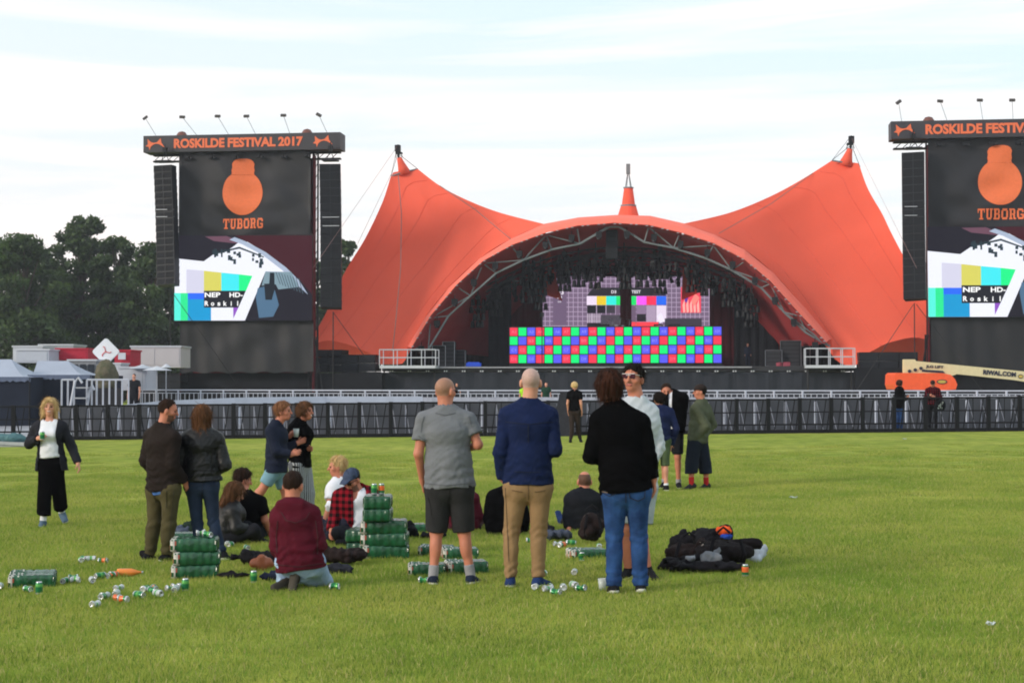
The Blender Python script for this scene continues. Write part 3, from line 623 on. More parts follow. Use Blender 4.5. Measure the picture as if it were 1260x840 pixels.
# spire-like twigs of the pointed tree are its own narrow neighbour
tree(96, 470, 258, 176, 46, 'slim pointed poplar in the middle of the dark tree line', 41, 'pointed', 8000, .2)
tree(150, 470, 285, 181, 40, 'slim upright tree just left of the hanging speakers', 42, 'pointed', 6000, .2)
for i, (px, w) in enumerate(((560, 90), (620, 80), (500, 80), (960, 90))):
    tree(px, 470, 398, 200+i*4, w, ('dark bushy tree seen through the left side of the stage', 'dark tree behind the stage left of the black drape', 'bushy tree hidden behind the left foot of the arch', 'dark tree behind the right end of the stage')[i], 60+i, 'round', 9000)
# ================================================================ barrier fence
BLK = plastic('barrier_black', '1a1b1f', rough=.6, spec=.1); SIL = mat('aluminium', 'a9acb4', rough=.45, var=.1, metal=.35); WSTR = mat('strut_white', '747987', rough=.5); MESHG = mat('perforated_grey', '383b43', rough=.6, var=.2, scale=2.5)
FY = 51.3; PW = 1.012
fence = empty('crowd_barrier_fence', (0, FY, 0), 0, 'long black steel crowd barrier running across the whole field', 'fence')
def shared(mb, name, mats): return mb.mesh(name, mats)
m = MB(); m.bb((.065, -.03, 1.06), (PW-.065, .03, 1.12)); m.bb((.065, -.02, .66), (PW-.065, .02, .70)); m.bb((.065, -.02, .26), (PW-.065, .02, .31)); m.bb((.065, -.04, .0), (PW-.065, .04, .12)); panel_me = shared(m, 'panel', BLK)
m = MB(); m.bb((-.062, -.05, 0), (.062, .05, 1.13)); post_me = shared(m, 'post', BLK)
m = MB(); m.bar((0, 0, .12), (0, 0, 1.06), .014, 6); bar_me = shared(m, 'upright', BLK)
m = MB(); m.bar((-.07, .0, .12), (.07, .0, 1.06), .018, 4); slb_me = shared(m, 'slanted_bar', BLK)
m = MB(); m.bar((0, .1, 1.0), (0, .75, .03), .02, 4); m.bar((0, .1, .03), (0, .75, .035), .02, 4); br_me = shared(m, 'brace', BLK)
for i in range(-19, 19):
    x = i*PW+.15; pn = link('panel', panel_me, fence, Matrix.Translation((x, 0, gz(x+.5))))
    link('post', post_me, pn); link('upright', bar_me, pn, Matrix.Translation((.52, 0, 0))); link('brace', br_me, pn)
    link('slanted_bar', slb_me, pn, Matrix.Translation((.28, .01, 0))); o = link('slanted_bar', slb_me, pn, Matrix.Translation((.78, .01, 0)))
# silver inner barrier
inner = empty('silver_pit_barrier', (0, 54.2, 0), 0, 'grey metal pit barrier with pale diagonal struts behind the black fence', 'fence')
m = MB(); m.bb((.02, 0, .22), (1.0, .02, .98)); m.bb((0, -.02, .98), (1.02, .04, 1.03)); m.bb((0, -.02, .0), (1.02, .04, .2)); pm = shared(m, 'panel', MESHG)
m = MB(); m.bar((.0, -.02, .98), (.16, -.34, .04), .012, 4); m.bb((-.02, -.02, .0), (.02, .02, 1.0)); sm_ = shared(m, 'strut', WSTR)
for i in range(-15, 22):
    x = i*1.03; pn = link('panel', pm, inner, Matrix.Translation((x, 0, gz(x)))); link('strut', sm_, pn, Matrix.Translation((.05, 0, 0))); link('strut', sm_, pn, Matrix.Translation((.5, 0, 0)))
# white railing further in (top rail visible above the fence)
def railing(name, label, pth, z0, z1, n_post, mt, ribs=True, cat='railing', rail=.035):
    o = empty(name, (pth[0][0], pth[0][1], 0), 0, label, cat); P0 = np.array((*pth[0], 0.)); t = MB()
    pts = [np.array((*p, 0.))-P0 for p in pth]
    for z in (z1, z1-.16): 
        for a, b in zip(pts[:-1], pts[1:]): t.bb if False else t.tube([a+(0, 0, z), b+(0, 0, z)], rail if z == z1 else rail*.6, 4)
    t.build('rail', mt, o)
    sh = MB(); cum = [0]
    for a, b in zip(pts[:-1], pts[1:]): cum.append(cum[-1]+np.linalg.norm(b-a))
    def at(d):
        for i in range(len(pts)-1):
            if d <= cum[i+1]+1e-6: return pts[i]+(pts[i+1]-pts[i])*((d-cum[i])/(cum[i+1]-cum[i]))
        return pts[-1]
    mp_ = MB(); mp_.bar((0, 0, z0), (0, 0, z1), .055, 4); pm_ = mp_.mesh('post', mt)
    for k in range(n_post+1): p = at(cum[-1]*k/n_post); link('post', pm_, o, Matrix.Translation((p[0], p[1], 0)))
    if ribs:
        k = 0
        nr = int(cum[-1]/.28)
        for j in range(nr): p = at(cum[-1]*(j+.5)/nr); sh.bar(p+(0, 0, z0), p+(0, 0, z1-.16), .028, 4)
        sh.build('rib', SIL, o)['kind'] = 'stuff'
    return o
WHT = mat('white_steel', 'b6bac6', rough=.5, var=.06)
pl, pr = At(165, 480, 84), At(1262, 478, 80)
railing('white_railing', 'long white railing in front of the stage skirt', [(At(165, 480, 88)[0], 88), (At(520, 480, 82)[0], 82), (At(900, 480, 80)[0], 80), (At(1275, 480, 78)[0], 78)], .2, 1.30, 34, WHT)
def slab(name, label, pth, z0, z1, th, mt, cat):
    m = MB(); A = []
    for (x, y), (zz) in zip(pth, z1): A.append((x, y, zz))
    m.grid([[(x, y-th/2, z0), (x, y-th/2, z), (x, y+th/2, z), (x, y+th/2, z0)] for (x, y, z) in A]); o = m.build(name, mt, fix=False); return tag(o, label, cat)
PALE = mat('pale_barrier', 'bfc3cf', rough=.55, var=.07, scale=2)
def px2(px, Y): return (At(px, 470, Y)[0], Y)
slab('pale_curved_barrier', 'pale curved pit barrier sweeping in from the left behind the fence', [px2(142, 58), px2(200, 62), px2(290, 66), px2(400, 70), px2(520, 72)], 0, [At(142, 499, 58)[2], At(200, 493, 62)[2], At(290, 489, 66)[2], At(400, 487.5, 70)[2], At(520, 487.5, 72)[2]], .25, PALE, 'barrier')
slab('pale_straight_barrier', 'low pale barrier top running along the right half behind the fence', [px2(1040, 60), px2(1180, 60), px2(1275, 60)], 0, [At(1040, 489, 60)[2], At(1180, 487, 60)[2], At(1275, 487, 60)[2]], .2, PALE, 'barrier')
slab('mid_barrier', 'low silver barrier between the curved one and the centre', [px2(430, 74), px2(760, 74), px2(1060, 74)], 0, [At(430, 488.5, 74)[2], At(760, 488.5, 74)[2], At(1060, 488.5, 74)[2]], .2, mat('barrier_mid_grey', '9a9eaa', rough=.55), 'barrier')
# open gate panel leaning by the fence
m = MB(); p = At(690, 541, 50.2); m.prism([(-.38, 0, 0), (.42, 0, 0), (.30, .35, 1.38), (.02, .35, 1.42)], (0, .05, 0)); tag(m.build('gate_panel', cloth('gate_black', '2c2d33'), None, Matrix.Translation((p[0], 50.6, gz(p[0])))), 'dark leaning gate panel beside the woman in black at the fence', 'gate')
# ================================================================ stage
CAN = mat('canopy_fabric', (.88, .14, .085), rough=.7, var=.04, scale=.25, spec=.08, transl=.18)
CANP = mat('canopy_edge_fabric', (.84, .175, .125), rough=.6, var=.03, scale=.3, spec=.15)
BLACK = cloth('black_cloth', '1b1c22', scale=1.5, bscale=3); DGREY = cloth('stage_skirt_cloth', '2c2f38', scale=.8, var=.1, bscale=2); TRUSS = mat('truss_steel', '6f767c', rough=.5, var=.1); DTR = plastic('black_steel', '1d1e23', rough=.5)
SEAM = mat('seam_fabric', (.76, .125, .08), rough=.8)
def curve(pts, n):
    pts = [np.asarray(p, float) for p in pts]; d = [0]
    for a, b in zip(pts[:-1], pts[1:]): d.append(d[-1]+np.linalg.norm(b-a))
    d = np.array(d); out_ = []
    for s in np.linspace(0, d[-1], n):
        i = min(len(pts)-2, max(0, np.searchsorted(d, s, side='right')-1)); t = (s-d[i])/(d[i+1]-d[i]); p0 = pts[max(i-1, 0)]; p1 = pts[i]; p2 = pts[i+1]; p3 = pts[min(i+2, len(pts)-1)]
        out_.append(.5*((2*p1)+(-p0+p2)*t+(2*p0-5*p1+4*p2-p3)*t*t+(-p0+3*p1-3*p2+p3)*t**3))
    return out_
stage = stage_empty('orange_tent_stage', label='huge orange tensile tent stage with a wide arched opening', cat='stage')
OUT = [(501, 427), (522, 392), (552, 354), (590, 318), (628, 294), (669, 275.5), (712, 267.5), (757, 264.5), (800, 265.5), (842, 275), (880, 289), (916, 307), (952, 336), (991, 379), (1023, 417)]
INN = [(506, 428), (530, 388), (562, 350), (594, 321), (630, 301), (672, 286), (710, 277.5), (755, 274), (798, 276.5), (836, 285.5), (878, 299), (916, 319), (948, 346), (984, 386), (1017, 421)]
VO = 1.1
ro = [SU(x, y, VO) for x, y in OUT]; ri = [SU(x, y, 0) for x, y in INN]
m = MB(); m.grid([[a, (a+b)/2+np.array((0, -.12, .06)), b, b+np.array((0, .12, -.0))] for a, b in zip(ro, ri)]); m.build('arch_rim', CANP, stage, smooth=False)
def coons(Ac, Bc, C0, C1, n, mm, sag):
    A = curve(Ac, n); B = curve(Bc, n); c0 = curve(C0, mm); c1 = curve(C1, mm); P = []
    for i in range(n):
        t = i/(n-1); row = []
        for j in range(mm):
            s = j/(mm-1); p = (1-s)*A[i]+s*B[i]+(1-t)*c0[j]+t*c1[j]-((1-s)*(1-t)*A[0]+s*(1-t)*B[0]+(1-s)*t*A[-1]+s*t*B[-1])
            p = p+np.array(sag)*(math.sin(math.pi*s)*math.sin(math.pi*t)); row.append(p)
        P.append(row)
    return P
def side(Apx, Bpx, C0px, C1px, name, sag):
    A = [SU(x, y, v) for x, y, v in Apx]; B = [SU(x, y, v) for x, y, v in Bpx]; C0 = [SU(x, y, v) for x, y, v in C0px]; C1 = [SU(x, y, v) for x, y, v in C1px]
    m = MB(); P = coons(A, B, C0, C1, 40, 26, sag); m.grid(P); 
    # rear half of the membrane falls away behind the ridge
    rid = [P[i][-1] for i in range(40)]+[P[-1][j] for j in range(24, -1, -1)]
    cen = np.array((0, 0, 0.)); rows = []
    for p in rid:
        e = np.array((p[0]*.82, 26.0, 3.5+.12*p[2])); rows.append([p+(e-p)*t+np.array((0, 0, -.16*(p[2]-3))) * math.sin(math.pi*t) for t in np.linspace(0, 1, 12)])
    m.grid(rows); m.build(name, CAN, stage, smooth=True)
    for j in (6, 12, 18, 22):
        m = MB(); m.tube([P[i][j]-np.array((0, .02, 0)) for i in range(0, 40, 2)], .022, 4); m.build('seam', SEAM, stage)
    return P
LP = side([(501, 427, VO), (522, 392, VO), (552, 354, VO), (590, 318, VO), (628, 294, VO), (669, 275.5, VO)],
     [(368, 440, 3), (398, 391, 4), (423, 337, 5), (449.5, 293, 6), (470.5, 249, 7), (481, 217, 8), (484.5, 212, 8.2), (514, 208, 8.6)],
     [(501, 427, VO), (497, 446, 1.0), (480, 448, .9), (463, 447, .8), (458, 436.5, 1), (430, 424, 2), (402, 419, 2.8), (384, 426, 3), (368, 440, 3)],
     [(669, 275.5, VO), (613, 261, 4.4), (571, 244.5, 6.4), (541, 228.5, 7.7), (514, 208, 8.6)], 'left_membrane'.replace('left_', 'tent_'), (0, 2.0, -.3))
RP = side([(1023, 417, VO), (991, 379, VO), (952, 336, VO), (916, 307, VO), (880, 289, VO), (842, 275, VO)],
     [(1180, 446, 3), (1142, 372, 4), (1099.5, 292, 5.5), (1086, 264, 6.4), (1068, 232.5, 7.2), (1058, 205, 8), (1056, 201, 8.2), (1023.7, 197.5, 8.6)],
     [(1023, 417, VO), (1026, 440, 1.0), (1040, 449, .9), (1053, 450, .8), (1062, 438, 1), (1076, 430, 1.6), (1097, 420.5, 2.2), (1136, 416.5, 2.8), (1180, 446, 3)],
     [(842, 275, VO), (897, 262, 4.4), (944, 243.5, 6.4), (983.6, 222.7, 7.7), (1023.7, 197.5, 8.6)], 'tent_membrane', (0, 2.0, -.3))
# mast collars, cones and masts
def mast(cpx, tip, top, vv, cw):
    c0, c1 = SU(*cpx[0], vv), SU(*cpx[1], vv+.6); base = (c0+c1)/2; tp = SU(*tip, vv); tt = SU(*top, vv); r0 = abs(c1[0]-c0[0])/2
    m = MB(); ps = [base+(tp-base)*-.08, base+(tp-base)*.35, base+(tp-base)*.7, tp]; m.tube(ps, [r0*.52, r0*.36, r0*.25, r0*.18], 14); m.build('mast_cone', CAN, stage, smooth=True)
    m = MB(); n = 16; m.tube([c0+(c1-c0)*t+np.array((0, -.28*math.sin(math.pi*t), .0)) for t in np.linspace(0, 1, 9)], .07, 6)
    m.build('mast_ring', TRUSS, stage)
    m = MB(); m.tube([tp+(0, 0, -.4), tt], [.10, .07], 6); m.box(tt+np.array((0, 0, -.3)), (.42, .42, .5)); m.box(tp+np.array((0, 0, .35)), (.5, .5, .12))
    for s in (-1, 1): m.bar(c0 if s < 0 else c1, tt+np.array((0, 0, -.7)), .022)
    m.bar(c0, tt, .018); m.bar(tp+(.3, 0, 0), tt+(0, 0, -.2), .03); m.bar(tp-(.3, 0, 0), tt+(0, 0, -.2), .03); m.build('mast_head', DTR, stage)
mast([(481, 217), (514, 208)], (491, 194), (489.5, 178), 8.1, 1)
mast([(1023.7, 197.5), (1058, 205)], (1046, 183), (1047.5, 167), 8.1, 1)
# roof between the sails with its own spire
zc = SU(773, 262, 13)[2]; rows = []
for a in ro[5:10]: pass
uu = np.linspace(ro[5][0], ro[9][0], 15)
zi = lambda u: float(np.interp(u, [p[0] for p in ro], [p[2] for p in ro]))
sc0 = SU(773, 262, 13)
rows = [[np.array((u*(1-.25*t)+sc0[0]*.25*t, VO+(24-VO)*t, zi(u)*(1-t)+ (8 if t > .9 else (zc-.9)*1)*t - .8*math.sin(math.pi*t) if t < 1 else 7.)) for t in np.linspace(0, 1, 12)] for u in uu]
m = MB(); m.grid(rows); m.build('roof_membrane', CAN, stage, smooth=True)
m = MB(); b0, b1, b2 = SU(773, 272, 13), SU(773.3, 254, 13), SU(773.3, 232, 13); m.tube([b0, b1, b1+(0, 0, .05), b2], [.98, .62, .55, .36], 16, m=0); m.build('spire_cone', CAN, stage, smooth=False)
m = MB(); m.tube([b1+(0, 0, -.02), b1+(0, 0, .1)], .64, 14); m.tube([b2, b2+(0, 0, .1)], .42, 14)
tp = SU(773, 208, 13)
for k in range(4): a = k*math.pi/2+.6; m.bar(b2+(.3*math.cos(a), .3*math.sin(a), 0), tp, .035)
m.box(tp, (.32, .32, .8)); m.build('spire_mast', TRUSS, stage)
# seams and stay cables over the sails
for P, cols in ((LP, (9, 17)), (RP, (9, 17))):
    pass
CAB = plastic('stay_cable', '8a6a68', rough=.5)
def cable(a, b, va, vb, r=.03, parent=None, sag=0):
    A, B = SU(*a, va), SU(*b, vb); MBc = MB(); MBc.tube([A+(B-A)*t-np.array((0, 0, sag*math.sin(math.pi*t))) for t in np.linspace(0, 1, 6)], r, 4); return MBc.build('cable', CAB, parent or stage)
m = MB(); m.tube([SU(x, y, v) for x, y, v in ((490, 215, 6.5), (494, 262, 3.5), (493, 330, .9), (487, 395, .2), (483, 432, .4))], .035, 4); m.build('seam_cable', CAB, stage)
m = MB(); m.tube([SU(x, y, v) for x, y, v in ((541, 228.5, 7.5), (585, 258, 3.7), (628, 294, 1.0))], .03, 4); m.build('seam_cable', CAB, stage)
m = MB(); m.tube([SU(x, y, v) for x, y, v in ((1000, 213, 8), (950, 250, 4.8), (885, 287, .9))], .03, 4); m.build('seam_cable', CAB, stage)
cable((489, 180), (385, 330), 8, -10, .014); cable((1048, 170), (1128, 330), 8, -10, .014)
cable((481, 215), (440, 300), 8, 3, .014)
# vault underneath
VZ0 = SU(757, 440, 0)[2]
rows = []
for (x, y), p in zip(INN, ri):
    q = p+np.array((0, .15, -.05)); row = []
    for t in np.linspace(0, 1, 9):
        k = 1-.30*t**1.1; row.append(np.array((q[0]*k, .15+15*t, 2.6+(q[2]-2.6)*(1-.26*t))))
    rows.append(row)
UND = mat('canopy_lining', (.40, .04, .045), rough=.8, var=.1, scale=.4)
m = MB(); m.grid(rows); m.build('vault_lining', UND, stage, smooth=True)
# arch truss, outer + inner chord with lattice
def truss_arch(v):
    inner_px = [(527, 430), (552, 388.5), (579, 363.7), (610.6, 336), (644, 320), (679, 307), (713.7, 300), (748, 279), (762, 279), (793, 298), (829, 305), (869, 318), (900, 332), (936.5, 354), (965, 384), (991.5, 409), (1021, 426)]
    outer_px = [(508, 428)]+[(x, y+3) for x, y in INN[1:-1]]+[(1018, 424)]
    I = [SU(x, y, v) for x, y in inner_px]; O = [SU(x, y, v-.1) for x, y in outer_px]
    dv = np.array((0, v-.6, 0)); m = MB(); m.tube(I, .085, 6); m.build('inner_chord', TRUSS, stage); m = MB(); m.tube(O, .08, 6); m.build('outer_chord', TRUSS, stage)
    n = 0
    for i, p in enumerate(I[:-1]):
        if i in (7, 8): continue
        j = min(range(len(O)), key=lambda k: np.linalg.norm(O[k]-p)); 
        for jj in ((j-1, j, j+1) if i % 2 == 0 else (j,)):
            if 0 <= jj < len(O) and np.linalg.norm(O[jj]-p) < 4.2: m = MB(); m.bar(O[jj], p, .055, 5); m.build('lattice_bar', TRUSS, stage); n += 1
truss_arch(.9); 
# row of small pale clips under the rim
mb = MB(); mb.box((0, 0, 0), (.17, .06, .05)); cm = mb.mesh('rim_clip', SIL)
pr_ = curve(ri, 96)
for i, p in enumerate(pr_): 
    if i % 3 != 2: link('rim_clip', cm, stage, Matrix.Translation(Vector((p[0], -.02, p[2]-.09))))
# deck and skirt
dk = SU(757, 450.5, -1)[2]
DECK = mat('deck_black', '24242a', rough=.6)
m = MB(); u0, u1 = SU(470, 450, -1)[0], SU(1052, 450, -1)[0]
m.bb((u0, -1, dk-.35), (u1, 16, dk)); m.build('deck', DECK, stage)
m = MB(); uu = np.linspace(u0, u1, 120); m.grid([[(u, -1.25+.05*math.sin(u*2.3)+.03*math.sin(u*6.1), dk-.42), (u, -1.25+.08*math.sin(u*2.3)+.05*math.sin(u*6.1), -.5)] for u in uu]); m.build('skirt', DGREY, stage)
m = MB(); m.bb((u0, -1.3, dk-.12), (SU(925, 450, -1)[0], -1.01, dk-.03)); m.build('deck_edge', mat('edge_metal', '8d8f98', rough=.4), stage)
wings = []
for a, b, t, bt, v, lb in ((165, 470, 459, 500, -2.2, 'left'), (1052, 1275, 452, 505, -2.2, 'right')):
    A, B = SU(a, t, v), SU(b, t, v); m = MB(); m.bb((A[0], v, -.8), (B[0], v+1.2, A[2]-.0)); o = m.build('stage_wing', BLACK, None, SM); tag(o, 'low black draped platform extending to the %s of the stage' % lb, 'platform')
# PA stacks beside the feet of the tent
def stack(px0, px1, pt, pb, v, lb, dep=2.2):
    A, B = SU(px0, pt, v), SU(px1, pb, v); n = max(2, int((B[0]-A[0])/1.3)); rws = max(2, int((A[2]-B[2])/.55)); o = stage_empty('speaker_stack', (A[0]+B[0])/2, v, B[2], label=lb, cat='speaker stack')
    w = (B[0]-A[0])/n; h = (A[2]-B[2])/rws; mb = MB(); mb.box((0, 0, 0), (w-.03, dep, h-.03)); mb.box((0, -dep/2-.01, 0), (w-.16, .03, h-.14), m=1); me = mb.mesh('subwoofer', [plastic('sub_box', '191a1f', rough=.6), plastic('sub_grille', '24262c', rough=.9)])
    for i in range(n):
        for j in range(rws): link('subwoofer', me, o, Matrix.Translation((-(B[0]-A[0])/2+w*(i+.5), dep/2, h*(j+.5))))
stack(388, 421, 430, 458, 1.5, 'black speaker stack under the left hanging speakers of the stage'); stack(420, 462, 436, 478, -.5, 'taller black speaker stack beside the left foot of the tent')
stack(1057, 1130, 433, 478, -.5, 'wide black speaker stack beside the right foot of the tent')
stack(168, 222, 461, 478, -4, 'low row of black subwoofers left of the left tower')
# deck edge lamps
mb = MB(); mb.box((0, 0, 0), (.3, .2, .18)); mb.m = [0]*6; mb.box((-.08, -.105, 0), (.09, .02, .09), m=1); mb.box((.08, -.105, 0), (.09, .02, .09), m=1)
lm = mb.mesh('edge_lamp', [DTR, mat('lamp_lens', 'b8bcc4', rough=.2)])
for k in range(26):
    p = SU(482+k*22.2, 456.5, -1.55); o = link('edge_lamp', lm, None, SM@Matrix.Translation(Vector(p))); tag(o, 'small twin lamp in the row along the front edge of the stage deck', 'lamp', 'lamps along the stage deck edge')
# drapes and walls inside
def rect(name, x0, y0, x1, y1, v, mt, label, cat, th=.15, wave=.0):
    A, B = SU(x0, y0, v), SU(x1, y1, v); m = MB()
    if wave:
        n = max(4, int(abs(B[0]-A[0])/.15)); us = np.linspace(A[0], B[0], n); m.grid([[(u, v+wave*math.sin(u*9+.3*math.sin(u*3)), A[2]), (u, v+wave*1.4*math.sin(u*9+.5*math.sin(u*3)+.2), B[2])] for u in us]); m.grid([[(u, v+.12, A[2]), (u, v+.12, B[2])] for u in (us[0], us[-1])])
    else: m.bb((A[0], v, B[2]), (B[0], v+th, A[2]))
    return tag(m.build(name, mt, None, SM), label, cat)
RED = cloth('dark_red_cloth', (.10, .012, .018), scale=1, var=.1, bscale=4)
rect('black_drape', 601, 340, 629, 452, 6, BLACK, 'tall black drape left of the stage screens', 'drape', wave=.06)
rect('back_wall', 585, 318, 1000, 452, 15, cloth('back_black', '16171c', scale=.5), 'black cloth wall closing the back of the stage', 'wall')
rect('black_drape', 500, 345, 600, 452, 14.5, cloth('dim_opening_green', '171b1a', scale=2), 'dark sheet added for the dim opening at the left stage side behind the racks', 'drape', wave=.06)  # added sheet, its dark green stands in for the dim opening towards the trees
rect('black_drape', 958, 345, 1045, 452, 14, BLACK, 'dark sheet added to keep the right stage side dark behind the amplifiers', 'drape', wave=.06)  # added sheet, hides the bright gap so this end of the interior stays dark
rect('red_drape', 629, 345, 670, 452, 12.5, RED, 'dark red drape left of the grid test screen', 'drape', wave=.05)
rect('red_drape', 873, 345, 903, 452, 11, RED, 'dark red drape right of the grid test screen', 'drape', wave=.05)
rect('red_drape', 763, 340, 777, 405, 11.4, RED, 'narrow red drape in the gap between the two grid screens', 'drape', wave=.04)
rect('black_drape', 903, 330, 958, 452, 9, BLACK, 'wide black drape behind the man standing on the stage', 'drape', wave=.06)
# ================================================================ LED walls
def flatpoly(m, pts, v, mi): m.q([(p[0], v, p[2]) for p in pts], mi)
class Screen:
    def __init__(s, parent, tf): s.p = parent; s.tf = tf; s.m = MB(); s.ms = []; s.n = 0
    def poly(s, pts, col, raw=False):
        key = 'led_'+col
        mt = glow(key, srgb(col), 1.0)
        if mt not in s.ms: s.ms.append(mt)
        s.n += 1; P = [s.tf(*p) for p in pts]; s.m.q([(p[0], p[1]-.012*s.n if s.n < 14 else p[1]-.012*14-.001*(s.n-14), p[2]) for p in P], s.ms.index(mt)); return s
    def rect(s, x0, y0, x1, y1, col): return s.poly([(x0, y0), (x1, y0), (x1, y1), (x0, y1)], col)
    def done(s, name, M=None): return s.m.build(name, s.ms, s.p, M, fix=False)
# front checkerboard wall
ck = tag(stage_empty('checkerboard_led_wall', label='wide red green and blue checkerboard LED wall at the front of the stage', cat='LED wall'), None)
A, B = SU(627, 402.3, 2.5), SU(888.5, 446.3, 2.5); A = np.array((A[0], 2.5, (A[2]+SU(888, 401.2, 2.5)[2])/2)); B = np.array((B[0], 2.5, (B[2]+SU(627, 447, 2.5)[2])/2)); tw = (B[0]-A[0])/24; th = (A[2]-B[2])/4
cols = ['f53a55', '12f07c', '5b5cf0']; dig = ['fa6f85', '5ff7a6', '8c8df6']
mes = []
for c in cols:
    mb = MB(); mb.bb((0, .0, 0), (tw-.025, .09, th-.025), m=0); mb.bb((.02, -.012, .02), (tw-.045, .0, th-.045), m=1); mes.append(mb.mesh('led_tile', [DTR, glow('led_'+c, srgb(c), 1.0)]))
for r in range(4):
    for c in range(24):
        k = (c+r) % 3; t = link('led_tile', mes[k], ck, Matrix.Translation((A[0]+c*tw, 2.5, A[2]-(r+1)*th)))
        if k != 1 and (c % 2 == 0 or r % 2 == 0): text('tile_code', 'ABCD'[r]+str(c+1), tw*.55, th*.34, (tw*.2, -.02, th*.3), t, glow('led_'+dig[k], srgb(dig[k]), 1.0), .02)
mb = MB(); mb.bb((A[0]-.05, 2.6, B[2]-.25), (B[0]+.05, 2.9, A[2]+.03)); mb.build('wall_frame', DTR, ck)
# grid test screens at the back
VB = 11.8
def tfb(x, y): return SU(660+x/5.727, 335+y/5.727, VB)
for part_, (x0, x1) in (('left', (45, 597)), ('right', (667, 1230))):
    o = stage_empty('grid_test_screen', label='%s half of the grey grid test screen at the back of the stage' % part_, cat='LED wall')
    s = Screen(o, tfb); s.rect(x0, 30, x1, 392, '75627a')
    g0 = 50
    xs_ = [x for x in range(60, 1230, 33) if x0 < x < x1-6]
    s.n = 1
    for x in xs_: s.n = 1; s.rect(x, 30, x+4, 392, 'b7a3bd')
    for y in range(45, 385, 33): s.n = 2; s.rect(x0, y, x1, y+4, 'b7a3bd')
    s.n = 3
    if part_ == 'left':
        s.rect(118, 110, 213, 375, '6d5a74'); s.poly([(355, 165), (400, 108), (597, 108), (597, 165)], '2c2a30')
        for a, b, c in ((355, 425, 'eddcf0'), (425, 492, 'e9c82f'), (492, 563, '35e8dc'), (563, 597, '1fe06c')): s.n = 4; s.rect(a, 168, b, 230, c)
        for a, b, c in ((358, 420, '232328'), (427, 487, '232328'), (494, 556, '403a44'), (560, 597, '6d5a70')): s.n = 4; s.rect(a, 234, b, 288, c)
        for k in range(8): s.n = 4; s.rect(360+k*12, 292, 366+k*12, 355, 'b5a8b5')
        s.n = 4; s.rect(358, 357, 490, 385, '2a272c'); s.poly([(45, 30), (112, 30), (130, 110), (90, 150), (45, 190)], '20232b')
        s.rect(455, 300, 597, 388, '4b454f')
        for nm, a, b, w, h in (('D3', 138, 158, 58, 34), ('D3', 150, 186, 34, 18), ('D3', 155, 214, 22, 10)): p = tfb(a, b); text('screen_text', nm, w/5.727/15.6, h/5.727/15.6, (p[0], p[1]-.3, p[2]), o, glow('led_f0e8f2', srgb('f0e8f2'), 1.0), .02)
        p = tfb(530, 150); text('screen_text', 'D3', 34/5.727/15.6, 22/5.727/15.6, (p[0], p[1]-.3, p[2]), o, glow('led_f0e8f2', srgb('f0e8f2'), 1.0), .02)
    else:
        s.poly([(667, 165), (667, 108), (868, 108), (915, 165)], '2c2a30')
        for a, b, c in ((667, 705, '1fe06c'), (705, 776, 'f45cf2'), (776, 845, 'f5365a'), (845, 915, '2d6cf0')): s.n = 4; s.rect(a, 168, b, 230, c)
        for a, b, c in ((667, 700, '6d5a70'), (706, 772, '8a7490'), (776, 842, 'ab97b0'), (846, 915, 'e8d8ec')): s.n = 4; s.rect(a, 234, b, 350, c)
        s.n = 5; s.rect(708, 294, 772, 346, '2a272c'); s.rect(672, 350, 860, 388, 'fa4450'); s.rect(905, 325, 1165, 388, '3f3944'); s.rect(1018, 105, 1160, 285, 'f2475c')
        for k in range(5): s.n = 9; s.poly([(1030+k*25, 230), (1045+k*25, 190), (1050+k*25, 280), (1035+k*25, 285)], 'ffb0a8')
        s.n = 10; s.poly([(1050, 150), (1080, 140), (1060, 215), (1045, 205)], '5a3aa0'); s.poly([(1090, 200), (1120, 150), (1150, 180), (1110, 240)], 'ff8a80'); s.rect(1192, 158, 1215, 166, 'f0e8f2')
        s.poly([(850, 310), (880, 285), (905, 345), (870, 360)], 'efe6ff')
        p = tfb(672, 150); text('screen_text', 'TEST', 64/5.727/15.6, 22/5.727/15.6, (p[0], p[1]-.3, p[2]), o, glow('led_f0e8f2', srgb('f0e8f2'), 1.0), .02)
    s.done('screen_picture'); mb = MB(); a, b = tfb(x0, 26), tfb(x1, 394); mb.bb((a[0]-.08, VB+.05, b[2]), (b[0]+.08, VB+.3, a[2]+.1)); mb.build('screen_frame', DTR, o)
# ================================================================ moving heads and rigging
def lamp_meshes():
    b = MB(); b.box((0, 0, .0), (.36, .3, .16)); y = MB(); y.box((-.2, 0, -.26), (.05, .14, .42)); y.box((.2, 0, -.26), (.05, .14, .42)); y.box((0, 0, -.09), (.42, .14, .05))
    h = MB(); h.lathe([(.0, .22), (.12, .2), (.15, .05), (.17, -.18), (.19, -.3), (.17, -.33), (0, -.33)], 10, (0, 0, -.34), mats=[0]*5+[1])
    ms = [plastic('lamp_black', '15161b', rough=.45), mat('lens_dark', '5a6470', rough=.1)]; return b.mesh('lamp_base', ms), y.mesh('yoke', ms), h.mesh('lamp_head', ms, True)
lb_, ly_, lh_ = lamp_meshes()
def moving_head(p, tilt, az_, first=[None]):
    M = Matrix.Translation(Vector(p))
    if first[0] is None:
        o = stage_empty('moving_head', label='black moving head stage light hanging in the rig under the arch', cat='stage light', group='moving head lights under the stage roof'); link('lamp_base', lb_, o); y = link('yoke', ly_, o); link('lamp_head', lh_, y, Matrix.Translation((0, 0, -.3))@Matrix.Rotation(tilt, 4, 'X')@Matrix.Translation((0, 0, .3))); first[0] = o
    else: o = copy_tree(first[0])
    q = SO+UH*p[0]+VH*p[1]; o.location = (q[0], q[1], p[2]); o.rotation_euler = (0, 0, -YAW+az_); o.scale = (.85,)*3; return o
rg = random.Random(5)
